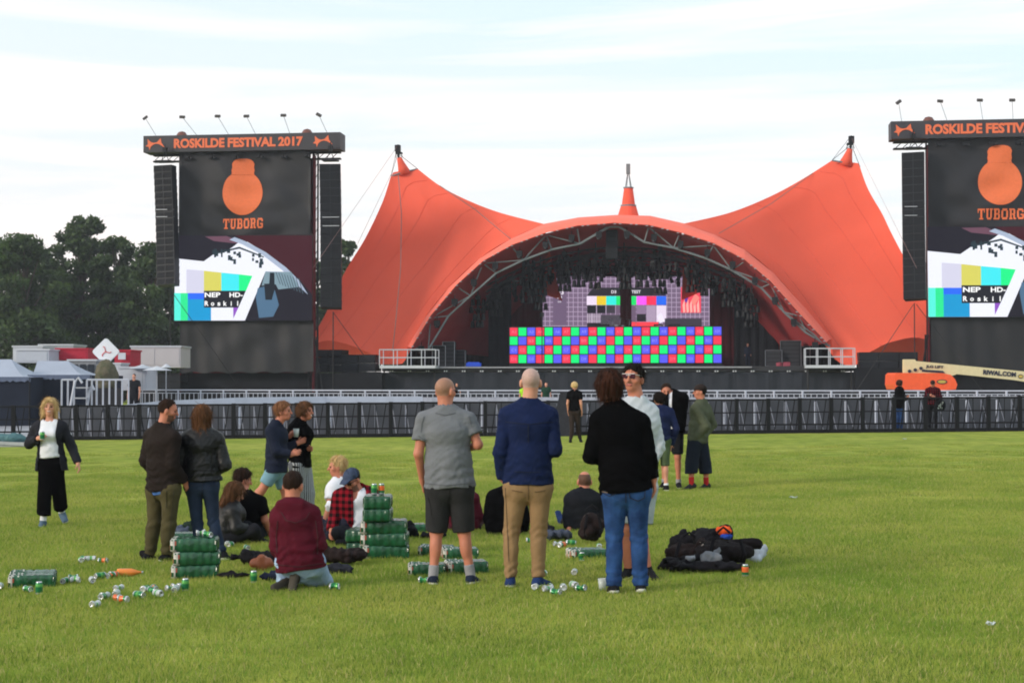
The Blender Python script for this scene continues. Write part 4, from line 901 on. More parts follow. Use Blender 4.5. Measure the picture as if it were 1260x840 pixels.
def rigz(px): return 312+((px-765)/165.0)**2*46
TRS = []
for j, (v, y_) in enumerate(((3, 0), (5.5, 6), (8, 10), (10.5, 16))):
    o = stage_empty('lighting_truss', label='%s curved black lighting truss across the stage roof' % ('front', 'second', 'third', 'rearmost')[j], cat='truss')
    pts = [SU(px, rigz(px)+y_, v) for px in range(598, 938, 20)]
    for dz_, dv in ((0, 0), (.5, 0), (0, .5), (.5, .5)): m = MB(); m.tube([p+np.array((0, dv, dz_)) for p in pts], .04, 5); m.build('chord', DTR, o)
    for i in range(len(pts)-1):
        m = MB(); m.bar(pts[i], pts[i+1]+(0, 0, .5), .025); m.bar(pts[i]+(0, 0, .5), pts[i+1], .025); m.bar(pts[i]+(0, .5, 0), pts[i+1]+(0, .5, .5), .025); m.build('lattice_bar', DTR, o)
    n = 30
    for i in range(n): px = 600+i*(335/n)+rg.uniform(-3, 3); p = SU(px, rigz(px)+y_+3+rg.uniform(0, 5), v); moving_head(p, rg.uniform(-.6, .6), rg.uniform(-1.5, 1.5))
for k, (px, y0, y1) in enumerate(((650, 318, 365), (694, 312, 356), (733, 318, 352), (768, 318, 350), (812, 306, 356), (853, 322, 352), (897, 340, 372), (665, 335, 375), (925, 365, 400), (588, 366, 396), (610, 352, 380), (915, 352, 384), (870, 335, 362), (712, 325, 350), (790, 325, 345))):
    o = stage_empty('lighting_pod', label=None); d = SU(px, y0, 4); e = SU(px, y1, 4)
    tag(o, None, 'lighting pod')
    o['label'] = ('black hanging light cluster %s' % (('left of the D3 lettering', 'above the D3 lettering', 'above the white colour bar', 'in front of the gap between grid screens', 'topped by a bright fitting', 'above the pink picture block', 'over the right red drape', 'in front of the left edge of the grid screen', 'lowest one on the right', 'lowest one on the left', 'above the tall black drape', 'above the wide black drape', 'above the right edge of the grid screen', 'above the left colour bars', 'above the TEST lettering')[k]))
    m = MB(); m.bar(d+(0, 0, 1.2), e, .05); m.box((d+e)/2, (.5, .5, .12)); m.box(d, (.35, .35, .3)); m.build('hanging_pipe', DTR, o)
    c = 0; z = d[2]
    while z > e[2]:
        for s in (-1, 0, 1):
            mm_ = Matrix.Translation(Vector((d[0]+s*.34+rg.uniform(-.1, .1), 4+rg.uniform(-.4, .4), z)))@Matrix.Rotation(rg.uniform(-2, 2), 4, 'Z')@Matrix.Diagonal((.95, .95, .95, 1))
            q = link('lamp_head', lh_, o, mm_)
        z -= .55
for i in range(18):   # small floods along the arch truss
    t = (i+.5)/18; p = curve(ri, 37)[int(t*36)]; m = Matrix.Translation(Vector((p[0]*.985, .7, p[2]-.75)))
    mb = MB(); mb.box((0, 0, 0), (.42, .3, .42)); mb.bar((0, 0, .2), (0, 0, .5), .03); mb.lathe([(.13, 0), (.18, -.2), (0, -.2)], 8, (0, 0, -.15)); tag(mb.build('flood_light', DTR, None, SM@m), 'small black flood light clamped inside the arch truss', 'stage light', 'flood lights along the arch truss')
# hanging black central speaker column
o = stage_empty('centre_speaker_column', label='black speaker column hanging from the top of the arch', cat='speaker'); mb = MB(); mb.box((0, 0, 0), (.85, .7, .36)); cab = mb.mesh('speaker_cabinet', plastic('cab', '1a1c22', rough=.6))
for k in range(6): p = SU(753, 283+k*6.4, 2); link('speaker_cabinet', cab, o, Matrix.Translation(Vector(p)))
# ================================================================ things on the deck
def deckp(px, v): p = SU(px, 450, v); return np.array((p[0], v, dk))
mb = MB(); q = deckp(667, 1.0); mb.bar((0, 0, 0), (0, 0, SU(667, 388, 1)[2]-dk), .035, 6); mb.box((0, 0, SU(667, 387, 1)[2]-dk), (.26, .2, .3)); mb.box((0, 0, .03), (.5, .5, .06)); mb.box((.0, 0, 1.2), (.08, .08, .5)); tag(mb.build('lamp_stand', DTR, None, SM@Matrix.Translation(Vector(q))), 'tall thin black stand in front of the checkerboard wall', 'stand')
CHR = mat('chrome_dull', '8a8f98', rough=.3, metal=.6); RSR = mat('riser_black', '2a2b31')
def riser(px0, px1, v, h, lb):
    a, b = deckp(px0, v), deckp(px1, v); m = MB(); m.bb((a[0], v, dk), (b[0], v+2.4, dk+h)); return tag(m.build('band_riser', RSR, None, SM), lb, 'riser')
riser(700, 840, 7, 2.55, 'black riser carrying the drums behind the checkerboard wall')
kz = dk+2.55
dr = stage_empty('drum_kit', deckp(766, 7)[0], 8, kz, label='drum kit with cymbals in front of the gap between the grid screens', cat='drum kit')
for x, z, r, h in ((-.5, .25, .3, .5), (.35, .2, .22, .35), (0, .45, .2, .25), (-.9, .35, .2, .3)): m = MB(); m.lathe([(0, 0), (r, 0), (r, h), (0, h)], 12, (x, 0, z)); m.build('drum', CHR, dr, smooth=False)
for x, z in ((-.9, 1.1), (-.3, 1.25), (.4, 1.15), (.9, 1.0), (-1.3, .85)): m = MB(); m.lathe([(0, .03), (.25, 0), (0, -.01)], 12, (x, 0, z)); m.bar((x, 0, 0), (x+.1, .1, z), .02); m.build('cymbal', CHR, dr)
for k, (px, w) in enumerate(((830, .9), (742, .9), (810, .7))):
    m = MB(); m.box((0, 0, .7), (w, .4, .1)); m.bar((-w/2, 0, 0), (w/2, 0, .7), .03); m.bar((w/2, 0, 0), (-w/2, 0, .7), .03); p = deckp(px, 7); tag(m.build('keyboard', DTR, None, SM@Matrix.Translation(Vector((p[0], 7.6, kz)))), ('black keyboard on crossed legs right of the drums', 'black keyboard on crossed legs left of the drums', 'small keyboard just right of the drum kit')[k], 'keyboard')
def rack(px, v, w, h, lb, mt=None):
    p = deckp(px, v); o = empty('equipment_rack', SO+UH*p[0]+VH*v+np.array((0, 0, dk)), -YAW, lb, 'equipment rack'); m = MB(); m.bb((-w/2, 0, 0), (w/2, .8, h)); m.build('case', mt or DTR, o)
    m = MB(); [m.bar((s*w/2, -.03, 0), (s*w/2, -.03, h), .03) for s in (-1, 1)]; [m.bar((-w/2, -.03, z), (w/2, -.03, z), .03) for z in (.03, h)]; m.build('case_edge', CHR, o)
    for k in range(max(1, int(h/.3))): m = MB(); m.bb((-w*.4, -.025, .08+k*.3), (w*.4, 0, .28+k*.3)); m.build('drawer', RSR, o)
rack(540, 3, 1.0, 1.6, 'black equipment rack beside the left arch foot'); rack(552, 3.2, .9, 1.9, 'tall black rack second from the left arch foot'); rack(566, 5, .8, 1.3, 'shorter rack between the tall rack and the blue crate')
rack(952, 3, 1.2, 1.2, 'open rack with chrome edges on the right of the stage'); rack(973, 3.4, 1.5, 1.9, 'large dark amplifier rack beside the right arch foot'); rack(990, 4, .8, 1.5, 'narrow dark rack behind the right railing platform')
m = MB(); p = deckp(583, 1); m.bb((-.55, -.2, 0), (.55, .2, .28)); m.bb((-.45, -.15, .28), (.4, .15, .34)); tag(m.build('blue_crate', plastic('blue_plastic', '2a4fc4'), None, SM@Matrix.Translation(Vector(p))), 'blue crate on the stage edge', 'crate')
m = MB(); p = deckp(950, 1); m.lathe([(0, 0), (.22, 0), (.25, .25), (0, .3)], 8); m.box((.5, 0, .15), (.5, .3, .3)); tag(m.build('stage_bag', cloth('pinkish', '8a4250'), None, SM@Matrix.Translation(Vector(p+np.array((.5, -.5, 0))))), 'reddish bag lying on the right stage edge', 'bag')
# railing platforms at both arch feet
for a, b, yt, yb, lb in ((467, 536, 430, 449.5, 'white railed platform beside the left foot of the arch'), (991, 1052, 428.5, 449, 'white railed platform beside the right foot of the arch')):
    v = -2.4; A, B = SU(a, yt, v), SU(b, yb, v); o = stage_empty('railing_platform', A[0], v, B[2], label=lb, cat='platform'); w = B[0]-A[0]; h = A[2]-B[2]
    m = MB(); m.bb((0, 0, -.2), (w, 1.4, 0)); m.build('platform_deck', WHT, o)
    for z in (h*.5, h): m = MB(); m.bar((0, 0, z), (w, 0, z), .035, 6); m.bar((0, 1.4, z), (w, 1.4, z), .03, 6); m.build('rail', WHT, o)
    for k in range(5): m = MB(); x = w*k/4; m.bar((x, 0, 0), (x, 0, h), .035, 6); m.build('post', WHT, o); m = MB(); m.bar((x, 1.4, 0), (x, 1.4, h), .03, 6); m.build('post', WHT, o)
    for x in (.2, w-.2): m = MB(); m.bar((x, .7, -.2), (x, .7, -3.2), .06); m.build('leg', DTR, o)
# ================================================================ screen towers
LOGO = mat('print_orange', (.80, .20, .07), rough=.7, var=.05); SIGN = mat('sign_black', '35333a', rough=.6, var=.06, scale=1); CLO = cloth('tower_cloth', '222227', scale=.8, var=.12, bump=.5, bscale=1.2, spec=.3, rough=.6); PRINT = mat('print_orange_dull', (.70, .15, .05), rough=.75, var=.05)
def tower(uoff, side_, wind):
    # all in metres of the stage frame, measured on the left tower
    V0 = -3.0
    def S(x, y, v=V0): p = SU(x, y, v); return np.array((p[0]+uoff, v, p[2]))
    a, b = S(180, 166), S(421, 164); zt = S(300, 166.6)[2]; zb = S(300, 187.0)[2]; cu = (a[0]+b[0])/2; wn = 'left' if side_ < 0 else 'right'
    # sign
    sg = stage_empty('festival_sign', cu, V0-.6, zb, label='long dark sign with orange lettering on top of the %s tower' % wn, cat='sign'); w = (b[0]-a[0]); h = zt-zb
    m = MB(); m.bb((-w/2, 0, 0), (w/2, 1.6, h)); m.build('sign_box', SIGN, sg)
    x0 = -w/2+ (218-180)/241*w; x1 = -w/2+(376-180)/241*w; OR = mat('sign_orange', (.72, .15, .06), rough=.6, var=.05)
    ww = x1-x0; text('lettering', 'ROSKILDE', ww*.395, h*.58, (x0, -.03, h*.21), sg, OR, .045); text('lettering', 'FESTIVAL', ww*.37, h*.58, (x0+ww*.42, -.03, h*.21), sg, OR, .045); text('lettering', '2017', ww*.19, h*.58, (x0+ww*.81, -.03, h*.21), sg, OR, .045)
    lg = [(0, .35), (.12, .50), (.10, .95), (.28, .68), (.42, .62), (.58, .66), (.78, 1), (.82, .62), (1, .2), (.86, .34), (.70, .5), (.55, .54), (.40, .48), (.27, .30), (.2, .0), (.17, .28)]
    for xx in (183, 388): xs0 = -w/2+(xx-180)/241*w; m = MB(); m.q([(xs0+p*1.45, -.03, h*.12+q*h*.72) for p, q in lg]); m.build('logo', OR, sg, fix=False)
    for xx in (0.18, .82): m = MB(); m.lathe([(.0, .42), (.25, .34), (.4, .12), (.42, 0)], 14, (-w/2+w*xx+.0, .8, h)); m.build('beacon_dome', mat('dome_brown', '6b4038', rough=.5), sg)
    # floods on arms
    for k, (px, py, bx) in enumerate(((187, 149, 193), (232, 148, 243), (275, 147, 282), (310, 147, 315), (355, 146, 357), (398, 145.5, 403))):
        p = S(px, py); q = S(bx, 166); fl = stage_empty('sign_flood_light', p[0], V0-1.4, p[2], label='flood light on a thin arm above the %s festival sign, %s from the left' % (wn, ('first', 'second', 'third', 'fourth', 'fifth', 'sixth')[k]), cat='flood light')
        m = MB(); m.box((0, 0, 0), (.38, .2, .17), Matrix.Rotation(R((-35, 5, 3, 0, 2, 30)[k]), 3, 'Y')@Matrix.Rotation(R(25), 3, 'X')); m.build('lamp_body', mat('flood_grey', '4e4a4c'), fl); m = MB(); m.bar((0, 0, 0), (q[0]-p[0], 1.4, zt-p[2]), .017); m.build('arm', TRUSS, fl)
    # frame
    fr = stage_empty('truss_tower', cu, V0, 0, label='black steel truss tower carrying the %s big screen' % wn, cat='tower'); cl, cr_ = S(222, 300)[0]-cu, S(384, 300)[0]-cu
    for x in (cl+.2, cr_-.2):
        for y in (.5, 1.9):
            for dx_, dy_ in ((-.15, -.15), (.15, -.15), (-.15, .15), (.15, .15)): m = MB(); m.bar((x+dx_, y+dy_, -.3), (x+dx_, y+dy_, zb+.2), .045); m.build('upright', DTR, fr)
            z = .2
            while z < zb: m = MB(); m.bar((x-.15, y-.15, z), (x+.15, y-.15, z+.8), .025); m.bar((x+.15, y-.15, z), (x+.15, y+.15, z+.8), .025); m.build('brace', DTR, fr); z += .8
    m = MB(); m.bb((-w/2+.3, .6, zb-.55), (w/2-.3, 1.1, zb-.45)); m.bb((-w/2+.3, .6, zb-.1), (w/2-.3, 1.1, zb-.02)); m.build('top_beam', DTR, fr)
    for k in range(28): m = MB(); x = -w/2+.4+(w-.8)*k/28; m.bar((x, .55, zb-.5), (x+(w-.8)/28, .55, zb-.06), .03); m.build('brace', DTR, fr)
    m = MB(); m.bb((cl+.35, 1.8, .5), (cr_-.35, 1.9, zb-.3)); m.build('rear_cloth', RED, fr)
    m = MB(); m.bb((cr_+.0, .2, 1.0), (cr_+.06, .9, zb-.3)); m.build('side_cloth', RED, fr); m = MB(); m.bb((cl-.06, .2, 1.0), (cl, .9, zb-.3)); m.build('side_cloth', RED, fr)
    # outriggers
    xo = cr_ if side_ < 0 else cl; sgn = 1 if side_ < 0 else -1
    for d0, d1 in ((.35, .75), (1.0, .35)): m = MB(); m.bar((xo+sgn*d0, .2, -.3), (xo+sgn*d1*.4, .2, 5), .06); m.build('outrigger', DTR, fr)
    # upper cloth with print
    def cloth_(x0_, x1_, y0_, y1_, lb, amp, sd):
        c = stage_empty('tower_banner', 0, 0, 0, label=lb, cat='banner'); A, B = S(x0_, y0_), S(x1_, y1_); nx, nz_ = 90, 56; P = []
        rr = random.Random(sd); ph = [rr.uniform(0, 6) for _ in range(8)]
        global bz
        def bz(u, z):
            s = (u-A[0])/(B[0]-A[0]); t = (z-B[2])/(A[2]-B[2]); e = math.sin(math.pi*min(1, max(0, s)))**.4
            return V0-.12+amp*e*(math.sin(6*s+(5 if sd < 7 else 1)*t+ph[0])*.5+math.sin(14*s-(9 if sd < 7 else 1)*t+ph[1]+2*math.sin(3*t+ph[5]))*.28+math.sin(23*s+(17 if sd < 7 else 2)*t+ph[2]+2.5*math.sin(5*s+ph[3]))*.16+(math.sin(3*s+22*t+ph[4]+3*math.sin(4*s))*.22*(1-t) if sd < 7 else math.sin(44*s+1.5*t+ph[4]+2*math.sin(5*s))*.22)+abs(math.sin(9*s+3*t+ph[6]))*.25)
        for i in range(nx):
            u = A[0]+(B[0]-A[0])*i/(nx-1); P.append([(u, bz(u, B[2]+(A[2]-B[2])*j/(nz_-1)), B[2]+(A[2]-B[2])*j/(nz_-1)+.06*math.sin(i*.4+ph[3])*(1 if j in (0, nz_-1) else 0)) for j in range(nz_)])
        m = MB(); m.grid(P); me_ = m.build('banner_cloth', CLO, c, smooth=True); return c, bz
    c, bf = cloth_(221, 382.5, 189, 290, 'black banner with orange bottle shape and beer brand on the %s tower' % wn, .26, 3+side_)
    ctr = S(301, 196); pxm = 1/(F/ (SO[1]+2.0))
    def onb(pts, name):   # print follows the folds of the cloth
        us = [p[0] for p in pts]; bm = bmesh.new(); vs = [bm.verts.new((p[0], 0, p[1])) for p in pts]; f_ = bm.faces.new(vs); bmesh.ops.triangulate(bm, faces=[f_])
        for it in range(5):
            es = [e for e in bm.edges if e.calc_length() > .16]
            if not es: break
            bmesh.ops.subdivide_edges(bm, edges=es, cuts=1); bmesh.ops.triangulate(bm, faces=bm.faces)
        for v in bm.verts: v.co.y = bf(v.co.x, v.co.z)-.035
        me = bpy.data.meshes.new(name); bm.to_mesh(me); bm.free(); me.materials.append(PRINT); me.polygons.foreach_set('use_smooth', [True]*len(me.polygons)); link(name, me, c)
    bo = []
    for k in range(48):
        a_ = 2*math.pi*k/48; bo.append((S(299.5+24.3*math.sin(a_), 236)[0], S(300, 238-27*math.cos(a_))[2]))
    top_ = [(S(299.5+x, 200)[0], S(300, y)[2]) for x, y in ((-12, 216), (-13.5, 211), (-12.5, 206), (-13, 202), (-9, 197), (0, 195.5), (9, 197), (13, 202), (12.5, 206), (13.5, 211), (12, 216))]
    # body outline merged with the cap
    body_ = [p for p in bo if p[1] < S(300, 216)[2]+.0]
    rgt = sorted([p for p in body_ if p[0] >= ctr[0]-.08*0], key=lambda p: -p[1]); lft = sorted([p for p in body_ if p[0] < ctr[0]], key=lambda p: p[1])
    prof_ = [(195.5, 4), (196.5, 8.5), (198.5, 11.5), (202, 13.2), (206, 12.6), (210, 13.4), (213, 12.8), (216, 13.6)]+[(238-27*math.cos(a_), 24.3*math.sin(a_)) for a_ in np.linspace(.60, math.pi-.12, 26)]
    m = MB(); g_ = []
    for yy_, hw in prof_:
        zz_ = S(300, yy_)[2]; g_.append([(lambda u: (u, bf(u, zz_)-.05, zz_))(S(299.5+hw*t, 236)[0]) for t in np.linspace(-1, 1, 17)])
    g2 = []
    for i in range(len(g_)-1):
        for k in range(3): g2.append([tuple(np.array(a)*(1-k/3)+np.array(b)*(k/3)) for a, b in zip(g_[i], g_[i+1])])
    g2.append(g_[-1]); g2 = [[(p[0], bf(p[0], p[2])-.05, p[2]) for p in r_] for r_ in g2]
    m.grid(g2); m.build('bottle_print', PRINT, c, smooth=True, fix=False)
    # slab serif lettering
    def letter(ch_, x, y0_, wd, ht):
        t_ = .27*wd; sr = .12*ht; R_ = []
        def bx_(a0, b0, a1, b1): R_.append((a0, b0, a1, b1))
        if ch_ == 'T': bx_(0, .84, 1, 1); bx_(0, .62, .12, 1); bx_(.88, .62, 1, 1); bx_(.36, 0, .64, 1); bx_(.2, 0, .8, .13)
        if ch_ == 'U': bx_(.1, .15, .36, 1); bx_(.66, .15, .9, 1); bx_(.22, 0, .78, .18); bx_(0, .87, .46, 1); bx_(.56, .87, 1, 1)
        if ch_ == 'B': bx_(.1, 0, .38, 1); bx_(0, 0, .85, .15); bx_(0, .85, .8, 1); bx_(.3, .44, .8, .58); bx_(.68, .1, .95, .48); bx_(.64, .54, .9, .9)
        if ch_ == 'O': bx_(.0, .18, .28, .82); bx_(.72, .18, 1, .82); bx_(.14, 0, .86, .2); bx_(.14, .8, .86, 1)
        if ch_ == 'R': bx_(.1, 0, .38, 1); bx_(0, .85, .8, 1); bx_(.3, .42, .8, .56); bx_(.64, .5, .9, .9); bx_(.6, .08, .84, .46); bx_(0, 0, .48, .13); bx_(.62, 0, 1, .13)
        if ch_ == 'G': bx_(.0, .18, .28, .82); bx_(.14, 0, .86, .18); bx_(.14, .82, .86, 1); bx_(.74, .66, .98, .9); bx_(.74, .1, .98, .46); bx_(.52, .36, 1, .5)
        m_ = MB()
        for j, (a0, b0, a1, b1) in enumerate(R_):
            u0_, u1_ = x+a0*wd, x+a1*wd; z0_, z1_ = y0_+b0*ht, y0_+b1*ht; yv = lambda u, z: bf(u, z)-.045-.004*j
            m_.q([(u0_, yv(u0_, z0_), z0_), (u1_, yv(u1_, z0_), z0_), (u1_, yv(u1_, z1_), z1_), (u0_, yv(u0_, z1_), z1_)])
        m_.build('lettering', PRINT, c, fix=False)
    lx0 = S(274, 281)[0]; lx1 = S(326, 281)[0]; lw = (lx1-lx0)/6; lz = S(300, 281.5)[2]; lh = S(300, 269)[2]-lz
    for i, ch_ in enumerate('TUBORG'): letter(ch_, lx0+i*lw+.02, lz, lw*.87, lh)
    cloth_(222, 386, 394, 458, 'plain black cloth hanging below the %s big screen' % wn, .2, 9+side_)
    # LED screen
    sc = stage_empty('big_led_screen', 0, 0, 0, label='big LED screen with colour bars and stage view on the %s tower' % wn, cat='LED screen')
    def tf(x, y): p = S(200+x/6.3, 280+y/6.3, V0-.55); return p
    s = Screen(sc, tf); X = lambda pts, c_: s.poly(pts, c_)
    s.rect(95, 62, 1160, 720, '211f29'); X([(560, 62), (1160, 62), (1160, 520), (1060, 400), (960, 310), (800, 190), (650, 110)], '431a24'); X([(95, 238), (320, 262), (400, 205), (480, 195), (560, 140), (600, 105), (660, 112), (800, 195), (960, 322), (1010, 360), (960, 345), (800, 340), (640, 720), (95, 720)], 'eef0fb')
    X([(330, 70), (500, 66), (620, 118), (560, 122), (400, 105)], '6d4a5a'); X([(560, 75), (640, 105), (800, 190), (960, 310), (1060, 410), (1130, 520), (1040, 440), (930, 330), (780, 215), (620, 130), (520, 95)], 'a9b6cc')
    X([(800, 340), (1000, 345), (1060, 460), (900, 480), (880, 440), (770, 450)], '7f98a4'); X([(740, 470), (860, 440), (905, 600), (860, 690), (750, 700), (725, 540)], '50708c'); X([(790, 435), (830, 435), (835, 350), (870, 350), (872, 480), (850, 560), (800, 560)], '20262f')
    s.n = 8
    for r_ in ((95, 508, 145, 720, '59f0dc'), (145, 508, 200, 720, '2de692'), (200, 508, 325, 556, '2d6cf5'), (200, 556, 380, 720, '1698d0')): s.n = 9; s.rect(*r_)
    s.n = 10
    for pts, c_ in (([(190, 325), (325, 335), (325, 508), (190, 508)], 'd3d2e6'), ([(325, 335), (460, 350), (460, 490), (325, 490)], 'd6d060'), ([(460, 350), (597, 363), (597, 490), (460, 490)], '42e6ef'), ([(597, 363), (700, 375), (652, 490), (597, 490)], '1ff08a'), ([(325, 490), (650, 490), (592, 620), (325, 620)], '22232b'), ([(552, 620), (592, 620), (553, 705)], '8e4fc0')): s.n = 10; X(pts, c_)
    rr = random.Random(4)
    for k in range(26): x = 385+rr.random()*410; y = 150+ (x-385)*.12+rr.random()*80; s.n = 11+k % 3; a_ = rr.uniform(12, 26); b_ = rr.uniform(14, 44); s.rect(x, y, x+a_, y+b_, '2a3a42')
    s.n = 12; X([(390, 200), (600, 150), (790, 225), (790, 235), (600, 165), (390, 212)], '2a3a42')
    for k in range(9): x = 880+k*22; s.n = 11; X([(x, 345+k*6), (x+6, 345+k*6), (x+40, 440+k*9), (x+33, 440+k*9)], '4a5c68')
    s.done('screen_picture')
    WT = glow('led_ffffff', srgb('ffffff'), 1.0)
    for t_, x, y, w_, h_ in (('NEP', 333, 541, 128, 38), ('HD-', 525, 541, 108, 38), ('R', 333, 607, 32, 38), ('o', 382, 607, 27, 27), ('s', 432, 607, 24, 27), ('k', 478, 607, 28, 38), ('i', 535, 607, 8, 36), ('l', 585, 607, 8, 38)):
        p = tf(x, y); k_ = 1/6.3/(F/113.); text('screen_text', t_, w_*k_, h_*k_, (p[0], p[1]-.2, p[2]), sc, WT, .03)
    a_, b_ = tf(95, 62), tf(1160, 720)
    nx_, nz2 = 8, 5
    for i in range(nx_):
        for j in range(nz2): m = MB(); dx_ = (b_[0]-a_[0])/nx_; dz_ = (a_[2]-b_[2])/nz2; m.bb((a_[0]+i*dx_+.01, V0-.5, b_[2]+j*dz_+.01), (a_[0]+(i+1)*dx_-.01, V0-.2, b_[2]+(j+1)*dz_-.01)); m.build('screen_panel', DTR, sc)
    # line arrays
    for kk, (x0_, y0_, x1_, y1_, tilt_, n_) in enumerate(((203, 204, 210, 352 if side_ < 0 else 375, .12, 18), (406.5, 202.5, 410, 380, .02, 20))):
        if side_ > 0 and kk == 0: x0_, x1_ = 197.5, 196.5
        if side_ > 0 and kk == 1: continue
        p0, p1 = S(x0_, y0_, V0-1.0), S(x1_, y1_, V0-1.0); ar = stage_empty('line_array', 0, 0, 0, label='long black hanging speaker column %s the %s tower' % ('left of' if kk == 0 else 'right of', wn), cat='speaker')
        n_ = 18; H_ = (p0[2]-p1[2])/n_; wd_ = 1.5; mb = MB(); mb.prism([(-wd_/2, -.35, -H_/2+.004), (wd_/2, -.35, -H_/2+.004), (wd_/2-.06, .4, -H_/2+.004), (-wd_/2+.06, .4, -H_/2+.004)], (0, 0, H_-.008)); mb.bb((-wd_/2+.06, -.37, -H_/2+.04), (wd_/2-.06, -.351, H_/2-.06), m=1); mb.bb((-.03, -.4, -H_/2+.04), (.03, -.37, H_/2-.06))
        cab_ = mb.mesh('speaker_cabinet', [plastic('array_box', '1d1f26', rough=.5), plastic('array_grille', '16181d', rough=.8)])
        for j in range(n_):
            t = (j+.5)/n_; c_ = p0+(p1-p0)*t; link('speaker_cabinet', cab_, ar, Matrix.Translation(Vector(c_+np.array((0, -.5*t*t, 0))))@Matrix.Rotation(-.18*t, 4, 'X')@Matrix.Rotation((-.25 if kk == 0 else .1), 4, 'Z'))
        for t in (.37, .43): m = MB(); c_ = p0+(p1-p0)*t; m.box(c_+np.array((0, -.5*t*t-.42, 0)), (wd_*.9, .02, .05)); m.build('pale_seam', SIL, ar)
        m = MB(); m.box(p0+(0, 0, .3), (1.1, .8, .12)); m.bar(p0+(-.3, 0, .3), p0+(0, 0, 1.0), .03); m.bar(p0+(.3, 0, .3), p0+(0, 0, 1.0), .03); m.bar(p0+(0, 0, .9), p0+(0, 0, 1.6), .05); m.box(p0+(0, 0, 1.15), (.3, .3, .35)); m.build('bumper_frame', DTR, ar)
        m = MB(); m.bar(p1+(0, 0, -.2), (p1[0], p1[1], -.3), .04); m.bar(p1+(.1, -.3, -.3), p1+(5*(1 if side_ < 0 else 1), -.3, -7), .022); m.bar(p1+(-.1, -.3, -.3), p1+(-4.5, -.3, -7), .022) if side_ > 0 else None; m.build('guy_line', DTR, ar)
    for k in range(6): m = MB(); x = S(232+k*29, 190)[0]; m.box((x, V0-.3, zb-.38), (.28, .28, .22)); m.lathe([(.1, 0), (.13, -.14), (0, -.14)], 8, (x+.3, V0-.3, zb-.35)); tag(m.build('banner_lamp', DTR, None, SM), 'small black lamp hanging under the %s festival sign' % wn, 'lamp', 'lamps under the %s festival sign' % wn)
tower(0, -1, 0)
uR = SU(1142, 230, -3)[0]-SU(221, 230, -3)[0]
tower(uR, 1, 0)
# ================================================================ boom lift
CRM = plastic('boom_cream', 'cfc49a', rough=.45, var=.06); ORP = plastic('lift_orange', (.80, .11, .035), rough=.35, var=.05); LTX = mat('print_dark', '23273a')
Yl = 92.0; lo_ = At(1180, 470, Yl)
def Lp(x, y, dy=0): p = At(x, y, Yl+dy); return np.array((p[0]-lo_[0], dy, p[2]))
lift = empty('boom_lift', (lo_[0], Yl, 0), 0, 'orange and cream boom lift parked in front of the right tower', 'boom lift')
m = MB(); m.prism([Lp(1113, 442), (Lp(1126, 442)), Lp(1127, 444), Lp(1272, 458), Lp(1272, 471), Lp(1250, 467.5), Lp(1178, 460), Lp(1172, 462), Lp(1134, 459.5), Lp(1113, 459.5)], (0, .5, 0)); m.build('boom', CRM, lift)
m = MB(); pts_ = [(1100, 473), (1100.5, 461), (1103, 458.5), (1160, 459), (1170, 461), (1175, 466), (1178, 473), (1176, 479), (1160, 480), (1102, 479)]; m.prism([Lp(*p, -.6) for p in pts_], (0, 2.2, 0)); m.build('counterweight', ORP, lift)
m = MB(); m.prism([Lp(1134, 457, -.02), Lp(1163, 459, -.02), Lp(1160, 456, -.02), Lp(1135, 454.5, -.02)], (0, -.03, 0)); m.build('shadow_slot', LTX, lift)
for t_, x, y, w_, h_, an in (('JLG LIFT', 1139, 453.2, 22, 4.5, 3), ('RIWAL.COM', 1209.5, 460.5, 40.5, 6.0, 4.6)):
    p = Lp(x, y, -.05); me = text_mesh(t_, w_/(F/Yl), h_/(F/Yl), .05, LTX); link('lettering', me, lift, Matrix.Translation(Vector(p))@Matrix.Rotation(R(an), 4, 'Y'))
for x, y, wd in ((1159, 469.5, 6.5), (1256, 463, 3.4)):
    m = MB(); c = Lp(x, y, -.64 if wd > 5 else -.03); m.q([c+np.array((wd/21.3*math.cos(a)*1, 0, .13*math.sin(a))) for a in np.linspace(0, 2*math.pi, 20)[:-1]], 0); m.q([c+np.array((wd/21.3*.8*math.cos(a), -.01, .085*math.sin(a))) for a in np.linspace(0, 2*math.pi, 20)[:-1]], 1); m.build('badge', [LTX, mat('badge_yellow', 'b8a04a')], lift, fix=False)
m = MB(); m.bb((-3.6, -.4, .45), (.2, 1.5, 1.0)); m.build('chassis', DTR, lift)
for x in (-3.0, -.4):
    for y in (-.5, 1.6): m = MB(); m.tube([(x, y-.18, .5), (x, y+.18, .5)], .5, 18); m.build('wheel', plastic('tyre', '1c1c1e', rough=.8), lift)
for x, y in ((1119, 456.5), (1126, 455), (1133, 453)): m = MB(); c = Lp(x, y, -.02); m.tube([c, c+(0, -.06, 0)], .1, 10); m.build('pin', LTX, lift)
